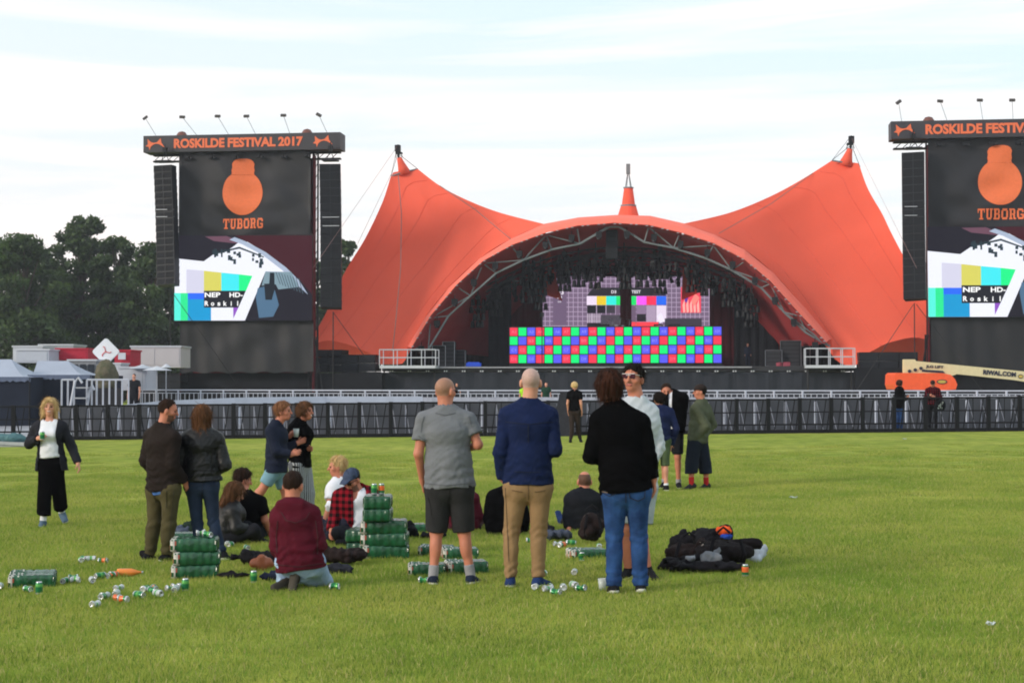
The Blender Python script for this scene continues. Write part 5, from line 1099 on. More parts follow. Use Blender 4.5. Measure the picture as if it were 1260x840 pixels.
# ================================================================ left background: tents, trucks, signs
def bgbox(name, x0, y0, x1, y1, Y, dep, mt, label, cat, parent=None, zb=None):
    A, B = At(x0, y0, Y), At(x1, y1, Y); m = MB(); m.bb((A[0], Y, B[2] if zb is None else zb), (B[0], Y+dep, A[2])); o = m.build(name, mt, parent); return tag(o, label, cat) if label else o
TWH = mat('tent_grey_white', '98a0b2', rough=.5, var=.08, scale=.6, spec=.4); TWL = cloth('tent_wall_dark', '202633', scale=.8, bscale=3)
def marquee(x0, x1, pkx, pky, eave, Y, dep, lb):
    A, B = At(x0, eave, Y), At(x1, eave, Y); pk0 = At(pkx[0], pky, Y+dep*.5); pk1 = At(pkx[1], pky, Y+dep*.5); o = empty('marquee', (0, 0, 0), 0, lb, 'tent'); m = MB(); ez = A[2]
    c = [np.array((A[0], Y, ez)), np.array((B[0], Y, ez)), np.array((B[0], Y+dep, ez)), np.array((A[0], Y+dep, ez))]
    def pan(a, b, p, q):
        rows = []
        for i in range(13):
            s = i/12; e0 = a+(b-a)*s; e1 = p+(q-p)*s; rows.append([e0+(e1-e0)*t-np.array((0, 0, .28*math.sin(math.pi*t)*1)) for t in np.linspace(0, 1, 8)])
        m.grid(rows)
    pan(c[0], c[1], pk0, pk1); pan(c[1], c[2], pk1, pk1); pan(c[2], c[3], pk1, pk0); pan(c[3], c[0], pk0, pk0); m.build('roof', TWH, o, smooth=True)
    m = MB(); m.bb((A[0]+.05, Y+.05, 0-.6), (B[0]-.05, Y+.12, ez+.02)); m.bb((A[0]+.05, Y+.2, -.6), (A[0]+.12, Y+dep, ez)); m.bb((B[0]-.12, Y+.2, -.6), (B[0]-.05, Y+dep, ez)); m.build('side_wall', TWL, o)
    m = MB(); n = 30
    m.grid([[(A[0]+(B[0]-A[0])*i/n, Y-.03, ez+.02), (A[0]+(B[0]-A[0])*i/n, Y-.05, ez-.12-.1*abs(math.sin(i*1.3)))] for i in range(n+1)]); m.build('valance', mat('valance_blue_grey', '4c5870', rough=.6), o)
    for x in (A[0]+.05, B[0]-.05): m = MB(); m.bar((x, Y-.02, -.4), (x, Y-.02, ez), .03, 6); m.build('pole', DTR, o)
    return o
marquee(34, 113, (46, 84), 444, 461.5, 72, 6, 'grey white marquee with dark walls right behind the waving blonde'); marquee(-70, 38, (-22, 14), 442, 464, 70, 6, 'grey white marquee cut by the left edge of the photo')
WV = mat('vehicle_white', 'b6bac4', rough=.4, var=.03, scale=1); REDP = plastic('kiosk_red', 'a5263a', rough=.5)
def truck(name, x0, x1, y0, y1, Y, dep, mt, lb, cat, win=None, roofmt=None):
    A, B = At(x0, y0, Y), At(x1, y1, Y); o = empty(name, ((A[0]+B[0])/2, Y, 0), 0, lb, cat); w = B[0]-A[0]; h = A[2]-B[2]; z0 = B[2]
    m = MB(); m.bb((-w/2, 0, z0), (w/2, dep, A[2])); bm_ = m.build('body', mt, o); m = MB(); m.bb((-w/2-.06, -.06, A[2]), (w/2+.06, dep+.06, A[2]+.09)); m.build('roof_edge', roofmt or WV, o)
    k = max(1, int(w/1.2))
    for i in range(k): x = -w/2+w*(i+.5)/k; m = MB(); m.bb((x-.45*w/k, -.025, z0+.12*h), (x+.45*w/k, -.002, z0+h*.9)); m.build('panel', mt, o)
    return o
truck('white_container', 16, 52, 427, 445, 95, 3, WV, 'white container cabin behind the left marquee', 'container'); truck('grey_container', 48, 90, 425, 446, 100, 3, mat('container_grey', '9a9ea8', rough=.6, var=.03, scale=1), 'pale grey container between white cabin and red truck', 'container')
truck('red_truck', 69, 108, 430, 443, 90, 3, REDP, 'red truck body behind the right end of the marquee', 'truck', roofmt=REDP); truck('red_kiosk', 141, 160.5, 432, 456, 90, 2.5, REDP, 'red kiosk right behind the white diamond sign', 'kiosk', roofmt=REDP)
truck('red_cabin', 104, 120, 431, 446, 92, 2.5, REDP, 'small red cabin left of the white diamond sign', 'kiosk', roofmt=REDP)
m_ = MB(); pA = At(150, 438, 89.8); m_.box(pA, (.42, .03, .38)); tag(m_.build('notice', WV), 'white notice on the red kiosk', 'notice')
truck('cream_container', 161, 222, 427, 452, 98, 3, mat('container_cream', 'aaa6ab', rough=.6, var=.03, scale=1), 'long cream container wall beside the left tower', 'container')
truck('white_trailer', 120, 148, 448, 470, 88, 2.5, WV, 'white trailer half hidden by the camouflage cover', 'trailer')
truck('white_truck', 20, 60, 431, 446, 88, 3, mat('truck_pale', 'a7adba', rough=.5, var=.03), 'pale truck roof just above the left marquee', 'truck')
truck('white_van', 146, 180, 453, 480, 84, 2.5, WV, 'white van in front of the cream container', 'van')
truck('glazed_cabin', 84, 118, 444, 480, 80, 2.5, mat('frame_grey', '7c7f86'), 'grey cabin with tall dark windows behind the marquee end', 'cabin')
for k, x in enumerate((92, 102, 112)): bgbox('window', x-3.6, 448, x+3.6, 466, 79.85, .05, mat('glass_dark', '2b3038', rough=.1), 'tall dark window of the grey cabin, %s from the left' % ('first', 'second', 'third')[k], 'window')
for k, (x0, x1, y, Y) in enumerate(((155, 188, 448, 83), (170, 208, 450, 80), (196, 210, 447, 86))):
    A, B = At(x0, y+4, Y), At(x1, y, Y); w = B[0]-A[0]; m = MB(); n = 12; c = np.array(((A[0]+B[0])/2, Y+w/2, B[2]))
    for i in range(8): a0 = 2*math.pi*i/8; a1 = 2*math.pi*(i+1)/8; m.q([c, c+np.array((w/2*math.cos(a0), w/2*math.sin(a0), -.22)), c+np.array((w/2*math.cos(a1), w/2*math.sin(a1), -.22))])
    o = empty('parasol', c*np.array((1, 1, 0)), 0, ('white parasol in front of the cream container, leftmost', 'white parasol beside the black subwoofer row', 'small white parasol nearest the left tower')[k], 'parasol'); me = m.build('canopy', WV, o, Matrix.Translation(-Vector(c*np.array((1, 1, 0))))); m = MB(); m.bar((0, 0, -.3), (0, 0, c[2]), .03, 6); m.build('pole', SIL, o)
# diamond sign
Yd = 82; c = At(130, 432.5, Yd); o = empty('diamond_sign', (c[0], Yd, 0), 0, 'white rounded diamond sign with thin red three-armed mark', 'sign'); r = 17.3/(F/Yd); pts_ = []
for k in range(4):
    a0 = k*math.pi/2
    for da in (-.2, -.1, 0, .1, .2): a = a0+da; rr = r*(1-.09*0)/(abs(math.cos(a))+abs(math.sin(a))); rr = min(rr, r*.93); pts_.append((rr*math.cos(a), 0, c[2]+rr*math.sin(a)))
m = MB(); m.prism(pts_, (0, .15, 0)); m.build('board', mat('sign_white', 'd4d8e0', rough=.5, var=.03), o)
for k in range(3):
    a = R(90+120*k+12); m = MB(); m.bar((0, -.02, c[2]), (.22*math.cos(a), -.02, c[2]+.22*math.sin(a)), .022); p = (.22*math.cos(a), -.02, c[2]+.22*math.sin(a)); b2 = a+.9; m.bar(p, (p[0]+.1*math.cos(b2), -.02, p[2]+.1*math.sin(b2)), .022); m.build('emblem_arm', mat('mark_red', 'c4363e'), o)
m = MB(); m.bar((0, .1, -.4), (0, .1, c[2]-r*.8), .06, 6); m.build('pole', SIL, o)
# camouflaged mound
cm_ = At(131, 463, 68); V, Q = snets(lambda P: ell(P, (0, 0, 0), (.50, .5, .72))+folds(P, 4, .03, 9)+folds(P, 9, .015, 25), (-.8, -.8, -1), (.8, .8, 1), .06)
o = link('camouflage_cover', mesh_np('camouflage_cover', [(V, Q, 0)], mat('camo', (.05, .06, .03), rough=.9, scale=5, col2=(.12, .10, .07))), None, Matrix.Translation(Vector(cm_))); tag(o, 'camouflage covered rounded bundle behind the metal stairs', 'cover')
m = MB(); m.bb((cm_[0]-.5, 67.6, -.3), (cm_[0]+.5, 68.4, cm_[2]-.5)); tag(m.build('equipment_case', DTR), 'dark case under the camouflage cover', 'case')
# metal stair frames
def frame(x0, x1, y0, y1, Y, lb, n=3, ladder=False):
    A, B = At(x0, y0, Y), At(x1, y1, Y); o = empty('stair_guard' if not ladder else 'stair_handrails', (A[0], Y, 0), 0, lb, 'railing'); w = B[0]-A[0]; zt, zb_ = A[2], gz(A[0])
    if ladder:
        for k in (0, 1): m = MB(); m.tube([(w*.1+k*.55, k*.3, zb_), (w*.62+k*.45, k*.3, zt-.15-k*.25), (w*.8+k*.4, k*.3, zt-.02-k*.25), (w+k*.35, k*.3, zt-.2-k*.25)], .045, 8); m.build('handrail', WHT, o)
        for k in range(5): m = MB(); t = (k+.5)/5; m.bb((w*.1+w*.52*t, 0, zb_+(zt-zb_)*t*.9), (w*.1+w*.52*t+.5, .3, zb_+(zt-zb_)*t*.9+.04)); m.build('step', SIL, o)
    else:
        for z in (zt, zb_+.1, (zt+zb_)/2): m = MB(); m.bar((0, 0, z), (w, 0, z), .035); m.build('rail', WHT, o)
        for k in range(n): m = MB(); x = w*k/(n-1); m.bar((x, 0, zb_), (x, 0, zt), .04); m.build('post', WHT, o)
frame(76, 91, 467, 500, 57, 'upright white metal frame left of the stair rails'); frame(78, 101, 464, 500, 56.5, 'slanting white stair handrails behind the fence', ladder=True); frame(107, 119, 467, 500, 57, 'narrow white metal frame right of the stair rails'); frame(119, 158, 467, 500, 60, 'low pale railing leading to the pit', 6)
# left edge equipment on the grass
p = G(15, 549); m = MB(); m.box((0, 0, .07), (1.5, .7, .09), Matrix.Rotation(.05, 3, 'Y')); m.box((0, 0, .0), (1.3, .6, .06)); tag(m.build('floor_plate', SIL, None, Matrix.Translation(Vector(p+np.array((0, 0, .03))))), 'flat grey metal plate lying before the fence at the left edge', 'plate')
V, Q = snets(lambda P: ell(P, (0, 0, 0), (.5, .3, .16))+folds(P, 3, .03, 14), (-.7, -.45, -.25), (.7, .45, .3), .03); tag(link('tarp', mesh_np('tarp', [(V, Q, 0)], cloth('tarp_teal', '4f6f75')), None, Matrix.Translation(Vector(p+np.array((-.1, 0, .22))))), 'crumpled teal tarp on the metal plate at the left edge', 'tarp')
p = G(15, 549)
# ================================================================ the people in the photograph
H_BR = mat('hair_brown', '2c1d16', spec=.12, rough=.7, var=.35, scale=30, stretch=(1, 1, .15), bump=.4, bscale=60); H_DK = mat('hair_dark', '1a1310', spec=.12, rough=.7, var=.35, scale=30, stretch=(1, 1, .15), bump=.4)
H_BL = mat('hair_blonde', 'b08a55', rough=.6, var=.3, scale=30, stretch=(1, 1, .12), bump=.4, col2='d9bd86'); H_RD = mat('hair_auburn', '1e110d', spec=.12, rough=.7, var=.3, scale=25, stretch=(1, 1, .12), bump=.4, col2='44261a'); H_LB = mat('hair_light_brown', '46301f', spec=.12, rough=.7, var=.3, scale=30, stretch=(1, 1, .12), bump=.4, col2='6b4730')
SCALP = mat('shaved_scalp', '98705c', rough=.6, var=.1, scale=60); SCALPG = mat('shaved_scalp_grey', 'b2938a', rough=.6, var=.1, scale=60); BEARD_ = mat('beard', '4a3228', rough=.8, var=.2, scale=60)
TEE = cloth('tee_grey', '6c6f75', var=.08); NAVY = cloth('shirt_navy', '131f42', var=.15); KHAKI = cloth('chino_khaki', '8a6f50', var=.1); CHAR = cloth('shorts_charcoal', '2a2a2c'); BKN = cloth('knit_black', '09090b', rough=1, spec=.03); 
def denim(name, c, c2): return mat(name, c, rough=.9, var=.2, scale=7, bump=.3, bscale=60, col2=c2, spec=.15, crease=.5)
JEAN = denim('jeans_blue', '16294e', '2f5186'); JDK = denim('jeans_dark', '1c2536', '2a374e'); JLT = denim('jeans_light', '86a0c4', 'aec3de'); OLV = cloth('trousers_olive', '4a442e'); BRN = cloth('jacket_brown', '211a18'); LTH = mat('leather_dark', '0e0f13', rough=.5, var=.2, scale=8, bump=.3, bscale=22, spec=.35)
WHTC = cloth('cotton_white', 'd9dbe4', var=.05); GLN = cloth('lining_grey', '8f959c'); MAR = cloth('hoodie_maroon', '4c1020', var=.14, bscale=70); LB = cloth('shorts_light_blue', '7397a8'); SWB = cloth('sweater_navy', '1b2132'); OJK = cloth('jacket_olive', '4b5040'); NVP = cloth('trousers_navy', '161d2c'); RDS = cloth('sock_red', 'b02a2c'); GRS = cloth('sock_grey', '8d8c92'); SWG = cloth('sweat_pale', 'b5bcc4', var=.06); LSH = cloth('shorts_pale', '9aa2a8'); GNP = cloth('shorts_green', '4b5a40'); DBR = cloth('trousers_dark_brown', '2c231f')
SHB = cloth('shoe_black', '15161a'); SHN = cloth('shoe_navy', '22345f'); SHG = cloth('shoe_grey', '4f6274'); SOLE = plastic('sole_white', 'd5d5d3', rough=.6); SOLD = plastic('sole_dark', '2b2724', rough=.8); BLUC = cloth('shirt_blue', '4468a8'); M_CAPN = cloth('cap_navy', '3d4860'); M_CAPB = cloth('cap_brown', '2c2321')
GLS = [plastic('sunglass_lens', '2a1620', rough=.1), plastic('sunglass_frame', '17171a', rough=.3)]; GLW = [plastic('sunglass_lens_red', '3a1020', rough=.1), plastic('sunglass_frame_white', 'd8d4d4', rough=.3)]
def pattern(name, base, kind, cols=('16080a', '58101a', '841422')):
    m = bpy.data.materials.new(name); m.use_nodes = True; t = m.node_tree; b = t.nodes['Principled BSDF']; b.inputs['Roughness'].default_value = .9; b.inputs['Specular IOR Level'].default_value = .1; L = t.links.new
    tx = t.nodes.new('ShaderNodeTexCoord'); sp_ = t.nodes.new('ShaderNodeSeparateXYZ'); L(tx.outputs['Object'], sp_.inputs[0])
    def stripe(sock, fr, th):
        a = t.nodes.new('ShaderNodeMath'); a.operation = 'MULTIPLY'; a.inputs[1].default_value = fr; L(sock, a.inputs[0]); f = t.nodes.new('ShaderNodeMath'); f.operation = 'FRACT'; L(a.outputs[0], f.inputs[0]); g_ = t.nodes.new('ShaderNodeMath'); g_.operation = 'GREATER_THAN'; g_.inputs[1].default_value = th; L(f.outputs[0], g_.inputs[0]); return g_.outputs[0]
    if kind == 'plaid':
        s = t.nodes.new('ShaderNodeMath'); s.operation = 'ADD'; L(stripe(sp_.outputs[0], 14, .5), s.inputs[0]); L(stripe(sp_.outputs[2], 14, .5), s.inputs[1]); h_ = t.nodes.new('ShaderNodeMath'); h_.operation = 'MULTIPLY'; h_.inputs[1].default_value = .5; L(s.outputs[0], h_.inputs[0]); r = t.nodes.new('ShaderNodeValToRGB'); e = r.color_ramp.elements; e[0].color = (*srgb(cols[0]), 1); e[1].color = (*srgb(cols[2]), 1); r.color_ramp.elements.new(.5).color = (*srgb(cols[1]), 1); r.color_ramp.interpolation = 'CONSTANT'; r.color_ramp.elements[1].position = .3; r.color_ramp.elements[2].position = .8; L(h_.outputs[0], r.inputs[0])
    else:
        r = t.nodes.new('ShaderNodeValToRGB'); r.color_ramp.interpolation = 'CONSTANT'; e = r.color_ramp.elements; e[0].color = (*srgb('5c6066'), 1); e[1].color = (*srgb('b4b8bd'), 1); e[1].position = .5
        a = t.nodes.new('ShaderNodeMath'); a.operation = 'ADD'; L(sp_.outputs[0], a.inputs[0]); L(sp_.outputs[1], a.inputs[1]); L(stripe(a.outputs[0], 32, .68), r.inputs[0])
    L(r.outputs[0], b.inputs['Base Color']); return m
PLAID = pattern('plaid_red_black', None, 'plaid'); PLAID2 = pattern('plaid_small', None, 'plaid', ('0c0708', '280a10', '641420')); STRP = pattern('trouser_stripes', None, 'stripe')
def ss(lst, g, mt, w=.0035, name='seam'):
    for p in lst: stitch(rt[0], g, p, w, mt, name)
SJN = mat('stitch_tan', '6a5a48'); SDK = mat('seam_dark_blue', '101a30'); SKH = mat('seam_khaki', '5e4a34'); SBK = mat('seam_black', '060608'); SGY = mat('seam_grey', '55585e'); SMR = mat('seam_maroon', '380c17'); SNV = mat('seam_navy', '0a1226'); SOL = mat('seam_olive', '2c2919')
# 1 grey T-shirt, standing, back to camera
rt = person((553, 718), 462, 2, dict(head=(548, 481, .02), neck=(549, 506, 0), shL=(522, 517, 0), shR=(576, 517, 0), elL=(515, 558, -.02), wrL=(520, 592, .12), elR=(588, 547, -.03), wrR=(574, 552, .2), hipL=(540, 601, 0), hipR=(566, 601, 0), knL=(537, 655, .03), knR=(571, 655, .02), anL=(533, 709, 0), anR=(579, 708, .02), toeL=(525, 714, .17), toeR=(586, 712, .17)),
       headdir=38, pitch=-4, det=2, shave='skull', skin=SKIN2, hair=('bald', H_BR), build=1.12, topw=dict(mat=TEE, sleeve='short', slen=.62, hem=.02, loose=.024, flare=.015, name='t_shirt', folds=.0065), pants=dict(mat=CHAR, end=-.03, loose=.022, hemloose=.03), shoes=dict(mat=cloth('shoe_navy_black', '1d2536'), sole=SOLE), socks=dict(mat=GRS, len=.10), extra=dict(glasses=GLS, scalp=SCALP),
       label='man in grey T-shirt and charcoal shorts with his back turned, wearing sunglasses')
ss([[(553, 604), (553, 628)], [(527, 612), (530, 622), (531, 634)], [(579, 612), (577, 634)]], 'shorts', SBK); ss([[(536, 508), (548, 511), (561, 508)], [(515, 536), (520, 540), (527, 541)], [(520, 594), (548, 597), (583, 594)], [(522, 512), (519, 522), (518, 532)], [(577, 512), (580, 524)]], 't_shirt', SGY, .0028)
# 2 navy shirt
rt = person((648, 721), 450, 0, dict(head=(653, 470, .0), neck=(651, 497, 0), shL=(624, 511, 0), shR=(677, 511, 0), elL=(616, 556, -.03), wrL=(618, 588, .06), hdL=(624, 600, .12), elR=(683, 553, -.04), wrR=(672, 559, .2), hipL=(636, 600, 0), hipR=(664, 600, 0), knL=(629, 655, .03), knR=(663, 655, .02), anL=(628, 712, 0), anR=(662, 711, 0), toeL=(626, 717, .17), toeR=(674, 715, .15)),
       det=2, shave='skull', hair=('bald', H_BR), build=1.05, topw=dict(mat=NAVY, hem=.0, loose=.022, flare=.01, name='shirt', folds=.0065, collar=.05), pants=dict(mat=KHAKI, end=.97, loose=.012, hemloose=.018, folds=.007), shoes=dict(mat=SHN, sole=SOLE), extra=dict(scalp=SCALPG), label='bald man in navy shirt and khaki chinos standing with his back turned')
ss([[(650, 586), (650, 614)], [(630, 603), (643, 605)], [(658, 605), (671, 603)], [(622, 600), (624, 640), (626, 690)]], 'trousers', SKH); ss([[(622, 519), (650, 522), (680, 519)], [(614, 576), (618, 578)], [(633, 580), (665, 581)], [(650, 523), (650, 545)]], 'shirt', SNV, .003)
# 4 man in pale sweatshirt, half hidden
person((783, 711), 444, 188, dict(head=(779, 466, 0), neck=(784, 494, 0), shR=(762, 506, 0), shL=(800, 507, .0), elL=(810, 550, .0), wrL=(794, 588, -.10), elR=(757, 550, 0), wrR=(762, 590, 0), hipR=(768, 600, 0), hipL=(792, 600, 0), knR=(768, 650, -.04), knL=(788, 650, -.04), anR=(773, 700, .05), anL=(797, 699, 0), toeR=(765, 708, -.1), toeL=(804, 709, -.12)),
       headdir=208, pitch=3, det=2, skin=SKIN2, hair=('mop', H_DK, .02, .014), shave='tache', build=1.05, topw=dict(mat=SWG, hem=.05, loose=.02, flare=.005, name='sweatshirt', folds=.008), pants=dict(mat=LSH, end=-.12, loose=.025, hemloose=.035), shoes=dict(mat=SHB, sole=SOLE), extra=dict(glasses=GLW, gup=.018), label='man in pale sweatshirt and white framed sunglasses facing the camera behind the black sweater')
# 3 black sweater, long auburn hair
rt = person((769, 729), 446, 0, dict(head=(749, 474, .03), neck=(757, 501, 0), shL=(738, 516, 0), shR=(789, 520, 0), elL=(727, 561, .0), wrL=(745, 566, .22), elR=(798, 560, -.01), wrR=(804, 589, .03), hdR=(806, 606, .04), hipL=(757, 605, 0), hipR=(784, 605, 0), knL=(756, 660, .03), knR=(786, 660, .03), anL=(755, 719, .0), anR=(788, 719, .02), toeL=(750, 727, .14), toeR=(787, 728, .1)),
       headdir=-5, det=2, skin=SKIN2, hair=('bob', H_RD, .115, .020), build=1.06, topw=dict(mat=BKN, hem=.03, loose=.026, flare=.01, name='sweater', folds=.006, cuff=.96), pants=dict(mat=JEAN, end=1.03, loose=.014, hemloose=.03, folds=.006), shoes=dict(mat=SHB, sole=SOLE), curlR=25, label='long haired man in black sweater and blue jeans seen from behind, nearest to the camera')
ss([[(770, 588), (770, 618)], [(741, 590), (797, 590)], [(740, 597), (760, 598), (758, 607), (750, 610), (742, 606), (740, 597)], [(773, 598), (794, 597), (793, 612), (785, 616), (775, 612), (773, 598)]], 'trousers', SDK, .004); ss([[(740, 604), (748, 606)], [(779, 605), (790, 602)]], 'trousers', SJN, .005, 'stitching')
# 5 brown jacket man
rt = person((200, 690), 487, 55, dict(head=(207, 505, 0), neck=(199, 528, 0), shL=(186, 537, .14), shR=(213, 540, -.1), elL=(180, 566, .1), wrL=(196, 590, .25), elR=(212, 572, -.12), wrR=(226, 592, -.02), hipL=(192, 602, .08), hipR=(210, 602, -.05), knL=(190, 645, .08), knR=(208, 645, -.03), anL=(184, 683, .1), anR=(205, 683, 0), toeL=(196, 690, .15), toeR=(219, 690, .06)),
       headdir=82, pitch=-12, det=2, skin=SKIN2, hair=('short', H_BR, 0, .006), shave='beardtache', topw=dict(mat=BLUC, hem=.075, loose=.012, name='shirt', collar=.06, folds=.003), jacket=dict(mat=BRN, hem=.04, loose=.026, name='jacket', folds=.007), pants=dict(mat=OLV, end=.96, loose=.024, hemloose=.03, folds=.006), shoes=dict(mat=SHB, sole=SOLE), label='man in dark brown jacket and olive trousers looking to the right beside the leather jacket')
ss([[(184, 604), (190, 610), (192, 618)], [(205, 603), (205, 625)], [(214, 604), (210, 640), (208, 680)]], 'trousers', SOL)
# 6 woman leather jacket
rt = person((255, 688), 491, 8, dict(head=(249, 512, .02), neck=(248, 531, 0), shL=(228, 541, 0), shR=(268, 541, 0), elL=(218, 570, -.02), wrL=(232, 582, .15), elR=(277, 572, -.02), wrR=(263, 582, .18), hipL=(238, 596, 0), hipR=(258, 596, 0), knL=(243, 645, .02), knR=(263, 643, .02), anL=(246, 684, .0), anR=(275, 682, 0), toeL=(243, 690, .1), toeR=(284, 689, .1)),
       sex='f', det=2, hair=('long', H_LB, .19, .015), build=1.05, topw=dict(mat=BLACK, hem=.0, loose=.006, name='top', folds=.002), jacket=dict(mat=LTH, hem=-.01, loose=.024, flare=.02, name='jacket', folds=.009, collar=.04), pants=dict(mat=JDK, end=.93, loose=.008, hemloose=.010, folds=.004), shoes=dict(mat=SHB, sole=SOLE), label='long haired woman in black leather jacket and dark jeans standing with her back turned')
ss([[(231, 549), (250, 552), (268, 549)], [(236, 551), (238, 583)], [(261, 551), (260, 583)], [(228, 578), (268, 579)]], 'jacket', SBK, .005); ss([[(249, 588), (249, 610)], [(232, 596), (244, 598)], [(254, 598), (266, 596)]], 'trousers', SDK)
# 7 waving blonde
_, J7, B7, _h = person((66, 647), 483, 176, dict(head=(61, 501, 0), neck=(61, 519, 0), shR=(45, 527, 0), shL=(77, 526, 0), elR=(36, 546, 0), wrR=(47, 539, -.17), hdR=(55, 534, -.22), elL=(89, 551, .02), wrL=(96, 570, -.05), hdL=(99, 581, -.08), hipR=(55, 570, 0), hipL=(71, 570, 0), knR=(57, 607, -.12), knL=(69, 605, .02), anR=(53, 641, -.12), anL=(76, 630, .25), toeR=(50, 651, -.25), toeL=(80, 640, .12)),
       headdir=170, pitch=2, det=1, sex='f', skin=SKIN, hair=('long', H_BL, .15, .018, .02), smile=True, topw=dict(mat=WHTC, sleeve='short', slen=.5, hem=-.04, loose=.010, name='tank_top', folds=.004, neck=.075), jacket=dict(mat=cloth('jacket_grey_black', '22232a'), hem=.12, loose=.02, open=.10, openflare=.12, name='jacket', folds=.006, flare=.02), pants=dict(mat=BKN, end=.8, loose=.006, hemloose=.03, wide=True, name='culottes'), shoes=dict(mat=SHG, sole=SOLE), socks=dict(mat=WHTC, len=.09), extra=dict(brow=H_LB), label='smiling blonde woman in white top and open dark jacket walking towards the camera')
# 8, 9 walking couple
person((342, 650), 487, 95, dict(head=(349, 506, 0), neck=(341, 522, 0), shR=(334, 530, -.14), shL=(342, 530, .16), elR=(340, 555, -.2), wrR=(358, 559, -.18), hdR=(368, 556, -.18), elL=(350, 552, .2), wrL=(366, 545, .2), hipR=(338, 577, -.08), hipL=(342, 577, .08), knR=(322, 603, -.08), knL=(352, 610, .08), anR=(308, 632, -.05), anL=(352, 642, .08), toeR=(314, 648, -.05), toeL=(366, 649, .08)),
       headdir=98, det=1, skin=SKIN2, hair=('mop', mat('hair_ginger', '6b4228', rough=.6, var=.3, scale=30, col2='8a5a34'), 0, .018), topw=dict(mat=SWB, hem=.07, loose=.03, flare=.02, name='sweater', folds=.007), pants=dict(mat=LB, end=-.28, loose=.015, hemloose=.02), shoes=dict(mat=SHB, sole=SOLE), label='ginger haired man in navy sweater and light blue shorts walking to the right')
_, J9, B9, _h = person((371, 645), 486, 105, dict(head=(376, 506, 0), neck=(369, 520, 0), shR=(361, 528, -.13), shL=(372, 528, .13), elR=(360, 548, -.2), wrR=(356, 537, -.3), hdR=(362, 532, -.36), elL=(374, 555, .12), wrL=(380, 552, -.1), hdL=(386, 552, -.18), hipR=(366, 573, -.07), hipL=(372, 573, .07), knR=(364, 607, -.07), knL=(380, 607, .07), anR=(360, 638, -.0), anL=(378, 638, .08), toeR=(370, 645, -.0), toeL=(390, 645, .08)),
       headdir=112, det=1, sex='f', skin=SKIN2, hair=('bob', H_LB, .05, .02), topw=dict(mat=BKN, hem=.05, loose=.028, flare=.02, name='sweater', folds=.007, collar=.06), pants=dict(mat=STRP, end=.9, loose=.035, hemloose=.04, wide=True), shoes=dict(mat=SHB, sole=SOLE), smile=True, label='woman in black sweater and grey striped trousers carrying a paper cup')
# 10 seated man, black tee
person((306, 664), 571, 20, dict(head=(299, 590, .05), neck=(301, 608, 0), pel=(303, 652, 0), shL=(282, 619, .05), shR=(321, 618, -.03), elL=(276, 640, .15), wrL=(285, 655, .3), elR=(326, 640, -.02), wrR=(333, 657, .08), hdR=(340, 664, .14), hipL=(292, 656, .02), hipR=(314, 656, 0), knL=(270, 650, .42), knR=(330, 648, .42), anL=(306, 660, .5), anR=(300, 660, .55), toeL=(322, 660, .6), toeR=(285, 660, .6)),
       H=1.78, seated=True, headdir=60, pitch=-15, det=1, skin=SKIN2, hair=('mop', H_BR, 0, .016), topw=dict(mat=BKN, sleeve='short', slen=.7, hem=.0, loose=.02, name='t_shirt', folds=.007), pants=dict(mat=BLACK, end=.95, loose=.02), shoes=dict(mat=SHB, sole=SOLE), label='seated man in black T-shirt leaning on one arm behind the long haired seated woman')
# 11 seated woman
person((285, 668), 585, 55, dict(head=(289, 606, 0), neck=(284, 621, 0), pel=(274, 660, 0), shL=(274, 630, .12), shR=(288, 630, -.12), elL=(285, 648, .2), wrL=(302, 655, .25), elR=(290, 650, -.18), wrR=(306, 650, -.1), hipL=(272, 662, .08), hipR=(278, 662, -.08), knL=(304, 648, .2), knR=(313, 652, -.12), anL=(290, 664, .1), anR=(318, 664, .05), toeL=(300, 668, 0), toeR=(332, 668, .0)),
       H=1.68, seated=True, headdir=70, pitch=-25, det=1, sex='f', hair=('long', H_LB, .19, .016), topw=dict(mat=BKN, hem=.02, loose=.01, name='top'), jacket=dict(mat=LTH, hem=.03, loose=.026, flare=.02, name='jacket', folds=.008), pants=dict(mat=BLACK, end=.95, loose=.018), shoes=dict(mat=SHB, sole=SOLD), label='seated woman with long brown hair in a black jacket looking down')
# 12 kneeling maroon hoodie
rt = person((368, 725), 577, 5, dict(head=(361, 597, .03), neck=(360, 621, .0), pel=(369, 690, 0), shL=(344, 633, 0), shR=(384, 633, 0), elL=(340, 672, -.02), wrL=(350, 696, .22), elR=(394, 670, -.02), wrR=(384, 690, .25), hipL=(356, 692, .02), hipR=(383, 692, .02), knL=(352, 716, .42), knR=(398, 716, .36), anL=(352, 717, .06), anR=(367, 706, -.02), toeL=(341, 722, -.05), toeR=(361, 723, -.10)),
       H=1.8, seated=True, headdir=16, pitch=-14, det=2, skin=SKIN2, hair=('short', H_BR, 0, .008), topw=dict(mat=MAR, hem=.07, loose=.022, flare=.028, name='hoodie', folds=.008, hood=True, freq=24), pants=dict(mat=JLT, end=.96, loose=.028, hemloose=.03, folds=.006), shoes=dict(mat=SOLD, sole=mat('sole_tan', '3d382f', rough=.8), high=.02), build=1.05, label='man in maroon hoodie and light blue jeans kneeling with his back turned')
ss([[(338, 694), (367, 697), (397, 693)], [(346, 630), (352, 640), (364, 643), (376, 638), (381, 630)], [(342, 640), (340, 660), (341, 680)], [(388, 640), (391, 660), (390, 682)]], 'hoodie', SMR, .005)
